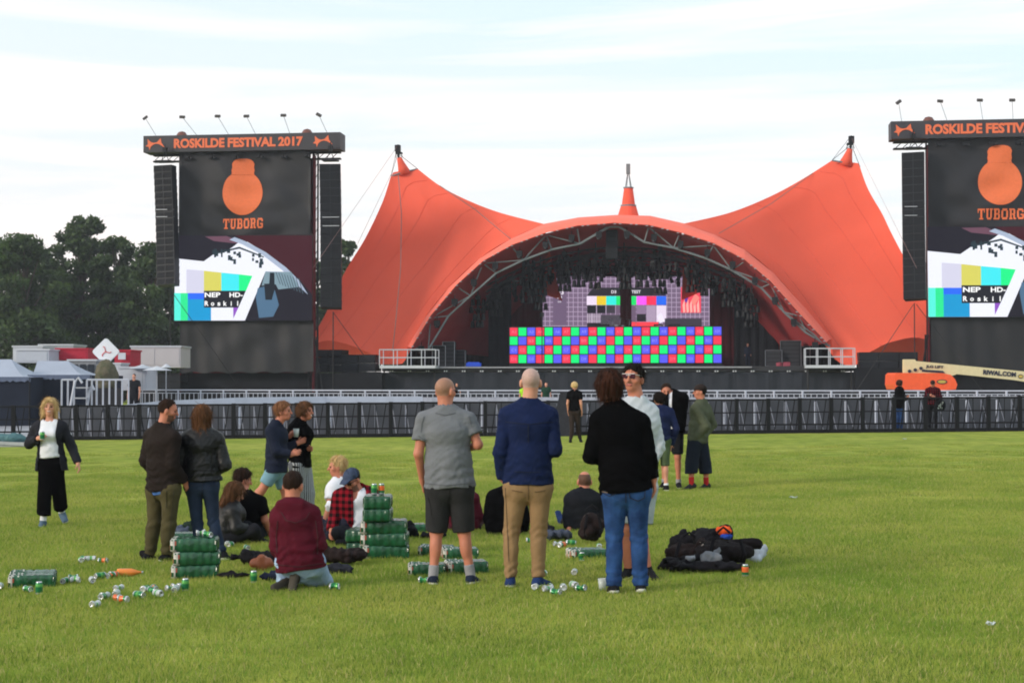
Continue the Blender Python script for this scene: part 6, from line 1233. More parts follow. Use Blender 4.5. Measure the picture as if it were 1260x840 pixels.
# 13 blond head, 14 plaid shirt
person((408, 668), 562, 250, dict(head=(415, 574, 0), neck=(417, 590, 0), pel=(420, 648, 0), shR=(432, 598, .14), shL=(409, 600, -.1), elR=(430, 625, .2), wrR=(410, 640, .1), elL=(405, 625, -.2), wrL=(398, 645, -.3), hipR=(424, 652, .08), hipL=(416, 652, -.08), knR=(392, 640, .1), knL=(396, 645, -.3), anR=(378, 660, .1), anL=(384, 662, -.3), toeR=(366, 664, .1), toeL=(372, 666, -.3)),
       H=1.75, seated=True, headdir=262, pitch=-5, det=1, skin=SKIN2, hair=('mop', H_BL, 0, .012), topw=dict(mat=WHTC, sleeve='short', hem=.0, loose=.02, name='t_shirt'), pants=dict(mat=JDK, end=.95), shoes=dict(mat=SHB, sole=SOLE), label='blond seated man whose head shows behind the blue cap', at3d=G(408, 656))
person((438, 667), 566, 205, dict(head=(433, 590, -.05), neck=(439, 603, 0), pel=(445, 655, 0), shR=(418, 611, .0), shL=(457, 609, .05), elR=(413, 635, .02), wrR=(408, 652, -.15), elL=(464, 634, .05), wrL=(450, 655, -.1), hipR=(434, 658, 0), hipL=(456, 658, 0), knR=(415, 655, -.35), knL=(470, 655, -.35), anR=(440, 664, -.3), anL=(436, 664, -.38), toeR=(452, 666, -.42), toeL=(424, 666, -.4)),
       H=1.8, seated=True, headdir=215, pitch=-28, det=1, skin=SKIN2, hair=('short', H_DK, 0, .01), shave='beard', topw=dict(mat=WHTC, sleeve=None, hem=.0, loose=.014, scoop=.09, name='tank_top', neck=.08), jacket=dict(mat=PLAID, hem=.04, loose=.026, open=.07, openflare=.05, name='shirt', folds=.007), pants=dict(mat=BLACK, end=.95), shoes=dict(mat=SHB, sole=SOLD), extra=dict(cap=M_CAPN, glasses=GLS), build=1.06, label='seated man with blue cap, red and black plaid shirt and white vest')
# 15 two seated behind the standing men
person((572, 652), 565, -10, dict(head=(561, 588, .05), neck=(565, 603, 0), pel=(572, 646, 0), shL=(553, 614, 0), shR=(583, 614, 0), elL=(552, 636, .05), wrL=(560, 650, .25), elR=(589, 636, .02), wrR=(584, 650, .2), knL=(545, 640, .45), knR=(590, 640, .5), anL=(556, 652, .6), anR=(580, 652, .62), toeL=(550, 654, .75), toeR=(584, 654, .75)),
       H=1.72, seated=True, det=1, sex='m', skin=SKIN2, hair=('short', H_BR, 0, .012), topw=dict(mat=MAR, hem=.06, loose=.025, name='sweater', folds=.007), pants=dict(mat=cloth('maroon_dark', '35101c'), end=.95), shoes=dict(mat=SHB), label='seated person in maroon mostly hidden behind the legs of the grey T-shirt man')
person((622, 657), 570, 12, dict(head=(638, 596, .12), neck=(624, 606, 0), pel=(620, 648, 0), shL=(606, 612, 0), shR=(640, 615, 0), elL=(601, 638, .05), wrL=(608, 652, .2), elR=(646, 638, 0), wrR=(644, 652, .15), knL=(606, 640, .5), knR=(645, 640, .5), anL=(612, 652, .6), anR=(640, 652, .6), toeL=(608, 655, .75), toeR=(646, 655, .75)),
       H=1.75, seated=True, headdir=20, pitch=-30, det=1, hair=('short', H_DK, 0, .012), topw=dict(mat=BKN, hem=.06, loose=.035, name='hooded_jacket', folds=.008, hood=True), pants=dict(mat=BLACK, end=.95), shoes=dict(mat=SHB), build=1.1, label='hunched seated person in black behind the legs of the khaki chinos')
# 16 seated bald man
person((716, 652), 577, -5, dict(head=(719, 592, .05), neck=(719, 607, .0), pel=(716, 645, 0), shL=(702, 616, 0), shR=(737, 616, 0), elL=(699, 635, -.05), wrL=(700, 650, -.12), elR=(742, 636, 0), wrR=(740, 650, .1), knL=(705, 640, .5), knR=(730, 640, .5), anL=(693, 642, .75), anR=(722, 648, .9), toeL=(688, 632, .85), toeR=(724, 640, 1.02)),
       H=1.8, seated=True, headdir=-12, det=1, shave='skull_sides', skin=SKIN2, hair=('bald', H_BR), topw=dict(mat=cloth('jacket_black_navy', '15171d'), hem=.06, loose=.03, name='jacket', folds=.008, collar=.03), pants=dict(mat=BLACK, end=.9), shoes=dict(mat=SHN, sole=SOLE), extra=dict(scalp=mat('scalp_dark', '55392c', scale=60)), build=1.1, label='balding man in dark jacket sitting on the grass with his back turned')
# 17,18,19
person((826, 600), 464, 192, dict(head=(820, 481, 0), elL=(838, 522, 0), wrL=(833, 541, -.05), hdL=(832, 552, -.08)), headdir=185, pitch=-12, det=1, skin=SKIN2, hair=('short', H_BR, 0, .012), shave='beardtache', topw=dict(mat=WHTC, hem=.02, loose=.008, name='t_shirt'), jacket=dict(mat=BKN, hem=.08, loose=.03, open=.025, name='jacket', flare=.02), pants=dict(mat=BLACK, end=-.1, loose=.02), shoes=dict(mat=SHB, sole=SOLE), build=1.08, label='bearded man in black jacket facing the camera behind the navy jacket', socks=dict(mat=GRS, len=.06))
person((812, 604), 484, -15, dict(elR=(832, 527, 0), wrR=(826, 548, .1)), det=1, sex='m', skin=SKIN, hair=('mop', H_DK, 0, .018), topw=dict(mat=cloth('jacket_navy_far', '1a2347'), hem=.03, loose=.03, name='jacket', flare=.01), pants=dict(mat=GNP, end=.1, loose=.03, hemloose=.05), shoes=dict(mat=SHB, sole=SOLE), build=1.05, label='dark haired person in navy jacket and green shorts half hidden by the pale sweatshirt', socks=dict(mat=WHTC, len=.05))
_, J19, B19, _h = person((857, 601), 466, 262, dict(head=(861, 482, 0), neck=(863, 495, 0), shL=(856, 503, -.12), shR=(869, 503, .12), elR=(877, 522, .12), wrR=(864, 538, .08), elL=(869, 524, -.2), wrL=(856, 538, -.14), hipL=(855, 543, -.07), hipR=(862, 543, .07), knL=(850, 570, -.04), knR=(868, 570, .08), anL=(851, 595, -.06), anR=(869, 595, .1), toeL=(842, 601, -.1), toeR=(860, 601, .05)),
       headdir=268, pitch=-3, det=1, skin=SKIN2, hair=('short', H_DK, 0, .01), topw=dict(mat=BLACK, hem=.02, loose=.004, name='shirt'), jacket=dict(mat=OJK, hem=.05, loose=.026, name='jacket', folds=.007, collar=.04), pants=dict(mat=NVP, end=.5, loose=.035, hemloose=.04, folds=.007, wide=True), shoes=dict(mat=cloth('shoe_dark', '2c2a30'), sole=SOLD), socks=dict(mat=RDS, len=.11), extra=dict(cap=M_CAPB), label='man in brown cap, olive jacket and red socks looking left in profile')
# 20 woman near the fence
person((707, 544), 470, 20, dict(knL=(704, 529, -.05), anL=(702, 541, -.12), knR=(711, 528, .1), anR=(714, 540, .2)), headdir=35, det=0, sex='f', hair=('bob', H_BL, .03, .02), topw=dict(mat=BKN, sleeve='short', hem=.05, loose=.02, name='t_shirt'), pants=dict(mat=DBR, end=.97), shoes=dict(mat=SHB), label='blonde woman in black T-shirt walking by the fence')
o = bpy.data.objects[-1] if False else None
person((1107, 530.5), 468, 75, dict(elR=(1110, 494, -.12), wrR=(1116, 489, -.1)), det=0, sex='f', skin=SKIN2, hair=('long', H_RD, .04, .035), topw=dict(mat=WHTC, hem=0, loose=.005, name='top'), jacket=dict(mat=BKN, hem=.14, loose=.03, name='jacket', open=.03, flare=.03), pants=dict(mat=JEAN, end=.97), shoes=dict(mat=SHB, sole=SOLE), label='curly haired person in black jacket and blue jeans standing at the fence')
_, J22, B22, _h = person((1148, 530.5), 468, 190, dict(elR=(1139, 490, -.1), wrR=(1143, 487, -.3), elL=(1158, 490, -.05), wrL=(1150, 488, -.3)), headdir=200, pitch=-25, det=0, skin=SKIN2, hair=('short', H_DK, 0, .01), topw=dict(mat=PLAID2, hem=.05, loose=.03, name='shirt'), pants=dict(mat=BLACK, end=.97), shoes=dict(mat=SOLE, sole=SOLE), extra=dict(cap=M_CAPB), label='person in cap and dark red checked shirt looking at a phone by the fence')
# crew further away
for (px, py, top, Y, f, lb, c1, c2) in ((165, 0, 459, 80, 190, 'crew member in black beside the subwoofer row on the left', BLACK, BLACK), (645, 0, 472, 78, 180, 'crew member in yellow high visibility vest in the pit', cloth('hivis', '9bd02a'), BLACK), (672, 0, 470, 79, 180, 'crew member in dark green in the pit', cloth('crew_green', '1d3a2c'), BLACK), (562, 0, 471, 100, 180, 'crew member in black in front of the stage skirt', BLACK, BLACK)):
    Pz = At(px, 470, Y); Pz[2] = gz(Pz[0]); zt = At(px, top, Y)[2]; person((px, 0), 0, f, {}, H=max(1.5, zt-Pz[2]), at3d=Pz, det=-1, hair=('short', H_DK, 0, .012), topw=dict(mat=c1, sleeve='short', name='t_shirt'), pants=dict(mat=c2), shoes=dict(mat=SHB), label=lb)
for px, v, f, H_, lb, c1, c2 in ((920, 5, 170, 1.78, 'man in dark clothes standing on the right of the stage', cloth('crew_blue', '2c3344'), cloth('crew_blue2', '252c40')), (494, 3, 90, 1.75, 'dark figure on the left railing platform', BLACK, BLACK)):
    q = SO+UH*SU(px, 450, v)[0]+VH*v; q[2] = dk; person((px, 0), 0, f, {}, H=H_, at3d=q, det=-1, hair=('short', H_DK, 0, .012), topw=dict(mat=c1), pants=dict(mat=c2), shoes=dict(mat=SHB), label=lb)
# ================================================================ litter, packs, bags
CG = mat('can_green', (.012, .16, .055), rough=.3, var=.05, metal=.3); CGL = mat('can_light_green', (.10, .36, .08), rough=.3, metal=.3); CW = mat('can_white_print', 'a9b3b2', rough=.3); CO = mat('can_orange', (.72, .13, .03), rough=.3, var=.05); CS = mat('can_silver', 'c4c6cb', rough=.25, metal=.5, var=.05); CDK = mat('can_hole', '2a2a2c')
def can_mesh(kind, crush):
    g = np.random.default_rng(crush*7+1); m = MB(); prof = [(0, .003), (.022, .003), (.026, 0), (.032, .008), (.033, .02), (.033, .045), (.033, .07), (.033, .095), (.028, .108), (.026, .113), (.026, .116), (.023, .111), (0, .111)]
    a, b, c = {'green': (0, 1, 0), 'orange': (0, 3, 3), 'pale': (2, 1, 2), 'tall': (0, 0, 1)}[kind]; mt = [4, 4, 4, 4, a, b, c, a, 4, 4, 4, 4]
    m.lathe(prof, 14, mats=mt)
    if crush:
        V = np.array(m.v); zz = np.exp(-((V[:, 2]-.055)/.03)**2); an = np.arctan2(V[:, 1], V[:, 0]); k = 1-zz*(.18+.28*np.abs(np.sin(an*1.5+crush))); V[:, 0] *= k; V[:, 1] *= k*(1-.2*zz); V[:, 2] *= (1, .86, .78)[crush]; V[:, 0] += zz*.008*crush; m.v = [tuple(v) for v in V]
    m.q([(.006*math.cos(t)+.008, .009*math.sin(t), .1125) for t in np.linspace(0, 6.28, 9)[:-1]], 5)
    return m.mesh('can', [CG, CGL, CW, CO, CS, CDK], True)
CM = {(k, c): can_mesh(k, c) for k in ('green', 'orange', 'pale', 'tall') for c in (0, 1, 2)}
rc = random.Random(21)
def can(px, py, kind, label, lie=None, crush=None, group=None, z=0, stand=False, Bp=None):
    p = G(px, py) if Bp is None else np.array(Bp, float); c = rc.choice((0, 1, 1, 2)) if crush is None else crush; o = bpy.data.objects.new('beer_can', CM[(kind, c)]); COL.objects.link(o); o.scale = (.93,)*3; a = rc.uniform(0, 6.28) if lie is None else R(lie)
    if stand: o.location = p+np.array((0, 0, z)); o.rotation_euler = (0, 0, a)
    else: o.rotation_euler = (R(90)+rc.uniform(-.12, .05), rc.uniform(0, 6), a); o.location = p+np.array((0, 0, .034+z))-np.array((math.sin(a)*.055*-1, math.cos(a)*.055, 0))*1.0
    return tag(o, label, 'can', group)
g1 = 'crushed beer cans in the loose row left of the three stacked packs'
for px, py, k, lb in ((118, 739, 'pale', 'crushed pale can at the left tip of the longest can row'), (131, 737, 'green', None), (140, 737, 'pale', None), (127, 746, 'pale', 'small silver can lowest in the left can litter'), (156, 726, 'pale', 'upright tilted can with its pale end up in the can row'), (152, 741, 'orange', None), (165, 743, 'orange', 'orange can lying at the front of the can row'), (160, 735, 'green', None), (171, 731, 'green', None), (178, 729, 'green', None), (187, 726, 'orange', 'orange and white can sticking up in the can row'), (186, 733, 'pale', None), (196, 729, 'green', None), (204, 727, 'pale', None), (212, 727, 'green', None), (219, 727, 'pale', None)):
    can(px, py, k, lb or 'crushed green and silver can in the row left of the three stacked packs', group=None if lb else g1)
can(228, 727, 'tall', 'bright green can standing at the corner of the three stacked packs', stand=True, crush=0)
for px, py, k, lb in ((101, 694, 'tall', 'dark green can leftmost of the small group nearest the walking blonde'), (110, 692, 'green', 'tilted green can between two others near the walking blonde'), (114, 694, 'orange', 'can with a red patch in the group nearest the walking blonde'), (125, 691, 'pale', 'pale green can rightmost in the group nearest the walking blonde'), (129, 712, 'orange', 'orange can lying beside the orange bottle'), (136, 711, 'green', 'green can touching the orange one beside the bottle'), (145, 710, 'orange', 'half hidden can at the base of the orange bottle'), (104, 714, 'green', 'green can with silver rim between torn pack and orange bottle'), (112, 716, 'pale', 'pale can touching the green one between torn pack and bottle'), (79, 718, 'pale', 'silver can lying just right of the torn pack'), (85, 717, 'green', 'green can lying just right of the torn pack'), (26, 728, 'green', 'flattened green can in front of the torn pack'), (2, 724, 'pale', 'silver can cut by the left edge of the photo')):
    can(px, py, k, lb)
can(48, 731, 'tall', 'light green can standing in front of the torn pack', stand=True, crush=0)
can(312, 717, 'tall', 'light green can standing beside the kneeling man', stand=True, crush=0)
can(917, 709, 'orange', 'orange can with green top standing by the pile of black bags', stand=True, crush=0)
can(398, 726, 'tall', 'green can under the right knee of the kneeling man', lie=80)
for px, py, k, lb in ((656, 728, 'pale', 'leftmost can of the heap by the khaki trousers, silver end forward'), (672, 731, 'tall', 'light green can lying long at the front of the heap by the khaki trousers'), (680, 725, 'orange', 'can with a red stripe in the heap by the khaki trousers'), (686, 727, 'pale', 'silver can in the middle of the heap by the khaki trousers'), (695, 729, 'pale', 'silver can end beside the middle of the heap by the khaki trousers'), (703, 727, 'green', 'can with dark top right of the middle of the heap by the khaki trousers'), (712, 726, 'pale', 'rightmost can of the heap by the khaki trousers'), (677, 709, 'green', 'yellow green can lying alone behind the heap by the khaki trousers'), (706, 710, 'pale', 'single silver can with its end showing between the khaki trousers and the jeans'), (509, 717, 'tall', 'green and silver can at the left shoe of the grey T-shirt man'), (616, 636, 'orange', 'can with red print between the legs of the two standing men')):
    can(px, py, k, lb, lie={656: 170, 695: 185, 706: 175, 712: 200}.get(px))
for px, py, k, lb in ((676, 669, 'tall', 'light green can left of the grey bundle by the seated bald man'), (684, 675, 'orange', 'red and green can in front of the grey bundle'), (641, 668, 'green', 'green can behind the left leg of the khaki trousers'), (690, 671, 'green', 'green can in front of the grey bundle'), (697, 672, 'pale', 'white can just right of the red and green one'), (281, 673, 'pale', 'pale can on the grass right of the dark jeans'), (288, 672, 'green', 'green can lying before the seated long haired woman'), (301, 676, 'tall', 'dark green can before the seated long haired woman')): can(px, py, k, lb)
# packs
PKG = mat('pack_film_green', (.006, .045, .022), rough=.2, var=.15, scale=12, spec=.6, bump=.4, bscale=28, crease=.5, col2=(.012, .10, .042)); PKW = mat('pack_print_pale', '8d8c86', rough=.3, var=.3, scale=25, col2='d9d5cf'); PKR = mat('pack_print_red', 'a84a38', rough=.3)
def pack_mesh(name, L_=.40, W_=.265, H_=.118, nx=6, ny=4, torn=0):
    g = np.random.default_rng(int(torn)+2); n = 96; P = []
    def outline(s, inset, z):
        per = 2*(L_+W_); d = s*per
        if d < L_: x, y, nxn, nyn, q = -L_/2+d, -W_/2, 0, -1, d/L_*nx
        elif d < L_+W_: x, y, nxn, nyn, q = L_/2, -W_/2+d-L_, 1, 0, (d-L_)/W_*ny
        elif d < 2*L_+W_: x, y, nxn, nyn, q = L_/2-(d-L_-W_), W_/2, 0, 1, (d-L_-W_)/L_*nx
        else: x, y, nxn, nyn, q = -L_/2, W_/2-(d-2*L_-W_), -1, 0, (d-2*L_-W_)/W_*ny
        sc = .011*(abs(math.sin(math.pi*q))-1)*1.0-inset; x += nxn*sc; y += nyn*sc
        r = .03; cx = max(abs(x)-(L_/2-r), 0); cy = max(abs(y)-(W_/2-r), 0)
        if cx > 0 and cy > 0:
            dd = math.hypot(cx, cy)
            if dd > r-inset: k = (r-inset)/dd; x = math.copysign(L_/2-r+cx*k, x); y = math.copysign(W_/2-r+cy*k, y)
        return (x, y, z+.0015*math.sin(s*70+z*50))
    lv = [(.02, 0), (.006, .006), (0, .02), (.0, .06), (0, .095), (.006, .108), (.016, H_-.002)]
    m = MB(); m.grid([[outline(i/n, ins, z*H_/.118) for ins, z in lv] for i in range(n)], close_u=True)
    k = 24; rows = []
    for i in range(k*1+1):
        row = []
        for j in range(17):
            x = -L_/2+.018+(L_-.036)*i/k; y = -W_/2+.018+(W_-.036)*j/16; b = abs(math.sin(math.pi*(x/L_+.5)*nx))*abs(math.sin(math.pi*(y/W_+.5)*ny)); z = H_-.006+.007*b**.5+(torn*.006*g.normal()*(x < -.05))
            row.append((x, y, z))
        rows.append(row)
    m.grid(rows)
    for fi, f in enumerate(m.f):
        c = np.mean([m.v[i] for i in f], 0); hsh = (math.sin(c[0]*180+c[2]*300)+math.sin(c[1]*150+c[2]*120))
        if c[0] < -L_/2+.05 and hsh > -.1: m.m[fi] = 1
        if c[0] < -L_/2+.05 and .025 < c[2] < .09 and hsh > 1.35: m.m[fi] = 2
        if c[2] > H_-.02 and torn and hsh > 1.1 and c[0] < -.08: m.m[fi] = 1
    return m.mesh(name, [PKG, PKW, PKR], True)
PM = pack_mesh('beer_pack'); PMT = pack_mesh('beer_pack', torn=1)
def pack(p, rz, label, me=None, z=0, tiltx=0, tilty=0, sc=1):
    o = bpy.data.objects.new('beer_pack', me or PM); COL.objects.link(o); o.location = p+np.array((0, 0, z)); o.rotation_euler = (tiltx, tilty, R(rz)); o.scale = (sc,)*3; return tag(o, label, 'beer pack')
p = G(237, 712)+np.array((0, .12, .0))
for k, (w, dx, r_) in enumerate((('bottom', 0, 8), ('middle', .015, 11), ('top', -.005, 6))): pack(p+np.array((dx, 0, 0)), r_, 'green shrink wrapped beer pack, %s of the three stacked by the dark jeans' % w, z=.001+k*.119, sc=1.05)
can(0, 0, 'tall', 'small green can lying on top of the three stacked packs', Bp=p+np.array((.03, .02, .36)), lie=60); can(0, 0, 'pale', 'silver can beside the green one on top of the three stacked packs', Bp=p+np.array((-.06, .05, .36)), lie=100)
pack(G(36, 722)+np.array((0, .1, .0)), 12, 'torn green beer pack lying alone at the left edge of the lawn', PMT, tiltx=.1, sc=1.0)
p = G(471, 688)+np.array((0, .16, 0))
for k in range(5):
    if k < 3: pack(p+np.array((.02-.01*k, 0, 0)), (4, -2, 3)[k], 'long side green beer pack, %s of the stack of five before the plaid shirt' % ('lowest', 'second', 'third')[k], z=k*.122, sc=1.16)
    else: pack(p+np.array((-.06, -.02, 0)), -92+k, 'narrow end green beer pack, %s of the stack of five before the plaid shirt' % ('fourth', 'topmost')[k-3], z=k*.122+.01, sc=1.06)
can(0, 0, 'tall', 'light green can standing on the topmost pack of the five', Bp=p+np.array((-.10, 0, .625)), stand=True, crush=0); can(0, 0, 'orange', 'orange can standing on the topmost pack of the five', Bp=p+np.array((-.03, .03, .625)), stand=True, crush=0)
pack(G(441, 686)+np.array((0, .45, 0)), -95, 'lower green beer pack standing behind the left side of the five pack stack', sc=1.05); pack(G(441, 686)+np.array((0, .45, 0)), -98, 'upper green beer pack behind the left side of the five pack stack', z=.13, sc=1.05); 
pack(G(505, 655), 10, 'green beer pack lying right of the top of the five pack stack, behind the grass', sc=.9)
pack(G(524, 708)+np.array((0, .12, 0)), 4, 'green beer pack with silver end left of the grey T-shirt man', PMT, sc=.85); pack(G(573, 706)+np.array((0, .12, 0)), 12, 'green beer pack between the bare legs of the grey T-shirt man', PMT, sc=.95)
pack(G(536, 684)+np.array((0, .1, 0)), -8, 'green beer pack in the rear pair behind the grey T-shirt man, left', PMT, sc=.85); pack(G(552, 690)+np.array((.1, .25, 0)), 8, 'green beer pack in the rear pair behind the grey T-shirt man, right', PMT, sc=.9); pack(G(722, 687)+np.array((0, .12, -.02)), 14, 'opened green beer pack in front of the black backpack', PMT, sc=.92); pack(G(222, 668), 5, 'green beer pack under a grey cloth between the brown jacket man and the woman', sc=1.0)
for px, py, k, lb in ((738, 677, 'tall', 'light green can leaning on the opened pack by the jeans'), (716, 690, 'tall', 'light green can standing before the opened pack')): can(px, py, k, lb, stand=(px == 716))
# orange bottle, cups
m = MB(); m.lathe([(0, 0), (.045, .002), (.048, .02), (.048, .16), (.03, .21), (.014, .25), (.014, .29), (0, .29)], 14, mats=[0]*4+[0, 0, 0]); m.lathe([(.016, .272), (.016, .292), (0, .293)], 10, mats=[1, 1]); p = G(144, 709)
tag(m.build('plastic_bottle', [mat('bottle_orange', (.72, .22, .04), rough=.25), CW], None, Matrix.Translation(Vector(p+np.array((0, 0, .037))))@Matrix.Rotation(R(-82), 4, 'Z')@Matrix.Rotation(R(-90), 4, 'X')@Matrix.Diagonal((.75, .75, .8, 1)), smooth=True), 'orange plastic bottle lying on the grass near the three stacked packs', 'bottle')
def cup(p, label, mt=CW, tilt=0):
    m = MB(); m.lathe([(0, 0), (.027, 0), (.036, .10), (.034, .10), (.026, .006), (0, .006)], 14); return tag(m.build('cup', mt, None, Matrix.Translation(Vector(p))@Matrix.Rotation(tilt, 4, 'Y'), smooth=True), label, 'cup')
PLC = bpy.data.materials.new('clear_plastic'); PLC.use_nodes = True; b_ = PLC.node_tree.nodes['Principled BSDF']; b_.inputs['Base Color'].default_value = (.75, .8, .8, 1); b_.inputs['Alpha'].default_value = .45; b_.inputs['Roughness'].default_value = .25
cup(G(741, 726), 'clear plastic cup on the grass behind the heel of the blue jeans', PLC)
hp = B9+J9['wrR']; hd_ = nrm(J9['hdR']-J9['wrR']); cup(hp+hd_*.1+np.array((.03, -.03, -.05)), 'white paper cup in the hand of the woman in striped trousers')
hp = B7+J7['wrR']; c7 = hp+nrm(J7['hdR']-J7['wrR'])*.09; can(0, 0, 'tall', 'dark can held by the smiling blonde woman', Bp=c7+np.array((.0, -.035, -.06)), stand=True, crush=0)
hp = B22+J22['wrR']; m = MB(); m.box((0, 0, 0), (.075, .012, .15)); tag(m.build('phone', plastic('phone_black', '121215'), None, Matrix.Translation(Vector(hp+np.array((-.03, -.06, .03))))@Matrix.Rotation(R(-50), 4, 'X')), 'dark phone held by the person in cap at the fence', 'phone')
V, Q = snets(lambda P: ell(P, (0, 0, 0), (.19, .07, .2))+folds(P, 2, .008, 20), (-.26, -.12, -.28), (.26, .12, .28), .03); o = tag(link('tote_bag', mesh_np('tote_bag', [(V, Q, 0)], BLACK), None, Matrix.Translation(Vector(At(1157, 499, B22[1]-.12)))), 'black tote bag with white dots on the shoulder of the person in cap', 'bag')
m = MB()
for k in range(9): x = rc.uniform(-.13, .13); z = rc.uniform(-.14, .14); m.lathe([(0, 0), (.028, 0), (.0, .001)], 8, (x, 0, z)); 
mm = MB(); [mm.box((rc.uniform(-.12, .12), -.078, rc.uniform(-.13, .13)), (.05, .012, .05)) for k in range(9)]; mm.build('white_dot', CW, o)
# small litter on the lawn
for px, py, w, lb in ((976, 614, .12, 'pale scrap of paper alone on the right half of the lawn'), (1219, 772, .06, 'small white scrap in the lower right corner of the lawn'), (1070, 532, .12, 'white scrap at the foot of the fence'), (1113, 541, .12, 'white scrap in front of the two people at the fence')):
    p = G(px, py); m = MB(); m.grid([[(w*(i/4-.5), .05*(j/2-.5), .012+.015*math.sin(i*2+j*3)) for j in range(3)] for i in range(5)]); tag(m.build('paper_scrap', CW, None, Matrix.Translation(Vector(p+np.array((0, 0, .02)))), fix=False), lb, 'litter')
# bags and clothes: lumps with folds
def lump(name, px, py, r, label, mt, cat, seed, z=None, fold=.014, fr=20, h=.016, rz=0, dy=0, flat=.0):
    p = G(px, py)+np.array((0, r[1]*.6+dy, 0)); r = np.array(r, float); g = np.random.default_rng(seed); subs = [(g.uniform(-.62, .62, 3)*r*np.array((1, 1, .8)), g.normal(size=3), g.uniform(.25, .48), g.uniform(.2, .42)) for _ in range(11)]
    def fn(P):
        d = ell(P, (0, 0, 0), r*np.array((.84, .84, .72)))
        for c, dv, ln_, rd in subs: dv = dv/np.linalg.norm(dv)*r*ln_; d = smin(d, seg(P, c-dv, c+dv, min(r)*rd*1.3, min(r)*rd), .018)
        d = d+folds(P, seed, fold*.75, fr, 1)+folds(P, seed+5, fold*.33, fr*2.2, 1); return np.maximum(d, -(P[:, 2]+r[2]*.92))
    V, Q = snets(fn, -r*1.35-.06, r*1.35+.06, h); zz = r[2]*.9 if z is None else z
    return tag(link(name, mesh_np(name, [(V, Q, 0)], mt), None, Matrix.Translation(Vector(p+np.array((0, 0, zz))))@Matrix.Rotation(R(rz), 4, 'Z')), label, cat)
BG1 = cloth('bag_black', '141318', scale=12); BG2 = cloth('bag_brown_black', '231a1a', scale=10); BG3 = cloth('bag_grey', '4c5160'); OR2 = cloth('bag_orange', (.80, .10, .02)); 
def straps(o, r, mt=BG1):
    for s in (-1, 1): m = MB(); m.tube([(s*r[0]*.5, -r[1]*.75, -r[2]*.5), (s*r[0]*.55, -r[1]*1.08, 0), (s*r[0]*.4, -r[1]*.85, r[2]*.7)], .018, 5); m.build('strap', mt, o)
    m = MB(); m.tube([(-.06, 0, r[2]*.9), (0, 0, r[2]*1.15), (.06, 0, r[2]*.9)], .012, 5); m.build('carry_loop', mt, o)
o = lump('backpack', 850, 697, (.27, .2, .125), 'brown black backpack at the left end of the bag pile', BG2, 'backpack', 3); straps(o, (.27, .2, .17))
o = lump('backpack', 893, 699, (.34, .24, .15), 'big dark backpack forming the right side of the bag pile', cloth('bag_dark', '191517'), 'backpack', 8); straps(o, (.3, .24, .2))
lump('jacket', 880, 692, (.2, .16, .17), 'black bag under the orange bag on the pile', BG1, 'bag', 61, dy=.16, fold=.016)
lump('jacket', 862, 690, (.32, .15, .15), 'black jacket draped over the top of the bag pile', BG1, 'jacket', 12, rz=15, dy=.25, fold=.02); lump('jacket', 836, 703, (.2, .16, .07), 'black sleeve trailing out at the left of the bag pile', BG1, 'jacket', 14, fold=.016); lump('jacket', 878, 706, (.42, .1, .065), 'flat black jacket in front of the bag pile', BG1, 'jacket', 16, fold=.016, rz=-4)
lump('jacket', 872, 703, (.11, .08, .10), 'grey cloth on the front of the bag pile', cloth('cloth_grey', '6c7078'), 'clothes', 18, z=.13, dy=-.1); lump('cloth', 864, 697, (.05, .05, .07), 'pale patterned cloth tucked in the middle of the bag pile', cloth('cloth_beige', '9a8f88'), 'clothes', 19, z=.18, dy=-.08); lump('cloth', 848, 700, (.06, .05, .04), 'small grey cloth on the left backpack', cloth('cloth_grey2', '83868d'), 'clothes', 20, z=.12, dy=-.17)
lump('drawstring_bag', 893, 690, (.09, .06, .05), 'bright orange bag on top of the bag pile', OR2, 'bag', 22, z=.285, dy=.0, fold=.008, h=.011); lump('cloth', 893, 690, (.07, .05, .035), 'blue cloth under the orange bag on the pile', cloth('cloth_blue', '2a4aa8'), 'clothes', 23, z=.235, dy=-.03, fold=.006, h=.011)
lump('plastic_bag', 932, 691, (.09, .09, .09), 'crumpled white plastic bag at the right end of the bag pile', mat('bag_white', 'b9bfce', rough=.4, transl=.2), 'bag', 25, fold=.014, h=.012)
o = lump('backpack', 729, 669, (.15, .14, .20), 'rounded black backpack between the seated bald man and the jeans', BG2, 'backpack', 31, fold=.009); straps(o, (.15, .14, .2))
lump('clothes_bundle', 688, 667, (.17, .12, .09), 'grey bundle of clothes beside the seated bald man', cloth('bundle_grey', '3d4352'), 'clothes', 33, fold=.02); lump('clothes_bundle', 672, 664, (.10, .1, .09), 'black bundle right of the khaki trousers', BG1, 'clothes', 34, fold=.016)
lump('jacket', 315, 697, (.24, .14, .09), 'dark jacket lying left of the kneeling man', BG1, 'jacket', 41, fold=.02); lump('bag', 322, 701, (.13, .08, .07), 'tan leather bag beside the dark jacket left of the kneeling man', mat('leather_tan', '8a4a2c', rough=.5, bump=.3), 'bag', 42, dy=-.08, fold=.012); lump('jacket_sleeve', 290, 712, (.22, .05, .035), 'dark sleeve stretched over the grass right of the three packs', BG1, 'jacket', 43, fold=.014)
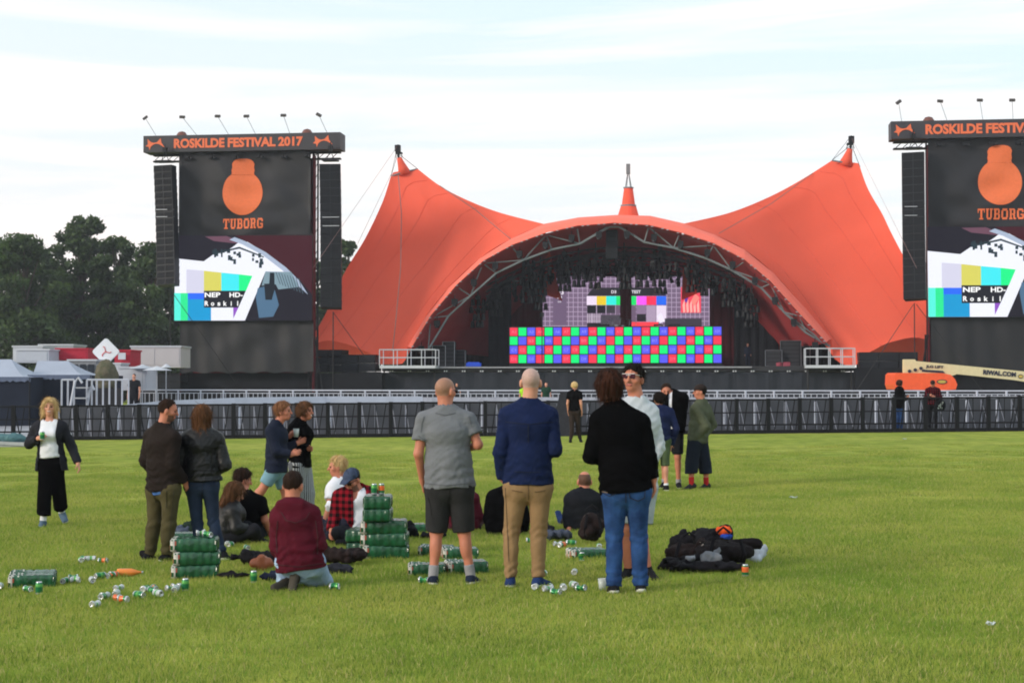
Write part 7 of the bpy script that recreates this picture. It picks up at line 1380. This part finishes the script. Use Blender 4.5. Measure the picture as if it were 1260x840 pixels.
lump('jacket', 335, 716, (.16, .07, .05), 'navy cloth at the left knee of the kneeling man', cloth('cloth_navy', '1a2034'), 'clothes', 47, fold=.014)
lump('backpack', 415, 668, (.2, .16, .17), 'dark backpack in front of the plaid shirt man', cloth('bag_navy', '20222f'), 'backpack', 44, fold=.016); lump('jacket', 424, 697, (.27, .17, .11), 'brown black jacket heap right of the kneeling man', BG2, 'jacket', 45, fold=.022); lump('jacket', 418, 707, (.17, .09, .06), 'dark cloth on the grass touching the right knee of the kneeling man', cloth('cloth_charcoal', '24262e'), 'clothes', 46, fold=.014); lump('cloth', 410, 660, (.09, .07, .06), 'white cloth in front of the blond seated man', WHTC, 'clothes', 49, z=.33, dy=0)
lump('bag', 505, 662, (.09, .08, .10), 'small black bag right of the stack of five packs', BG1, 'bag', 51); lump('jacket_sleeve', 533, 664, (.17, .07, .05), 'black sleeve lying behind the legs of the grey T-shirt man', BG1, 'jacket', 52)
lump('cloth', 215, 664, (.17, .12, .08), 'grey blue jacket lying behind the brown jacket man', cloth('cloth_slate', '4b5162'), 'jacket', 55, dy=.05); lump('shoe_heap', 178, 688, (.08, .07, .06), 'dark shoe behind the heels of the brown jacket man', BG1, 'shoe', 56, fold=.006)
lump('jacket', 232, 662, (.12, .1, .1), 'dark green jacket seen between the two standing at the left', cloth('cloth_dkgreen', '1c2a22'), 'jacket', 57)
# ================================================================ evening haze
hb = MB(); hb.bb((-402, -102, -5.2), (402, 502, 32)); hv = bpy.data.materials.new('haze'); hv.use_nodes = True; hv.node_tree.nodes.clear(); ho = hv.node_tree.nodes.new('ShaderNodeOutputMaterial'); hvp = hv.node_tree.nodes.new('ShaderNodeVolumePrincipled'); hvp.inputs['Density'].default_value = .00032; hvp.inputs['Color'].default_value = (.86, .9, 1, 1); hvp.inputs['Anisotropy'].default_value = .2; hv.node_tree.links.new(hvp.outputs[0], ho.inputs['Volume'])
tag(hb.build('haze', hv), kind='stuff')
m_ = sum(len(o.data.polygons) for o in scn.objects if o.type == 'MESH'); print('FACES', m_, 'OBJECTS', len(scn.objects))
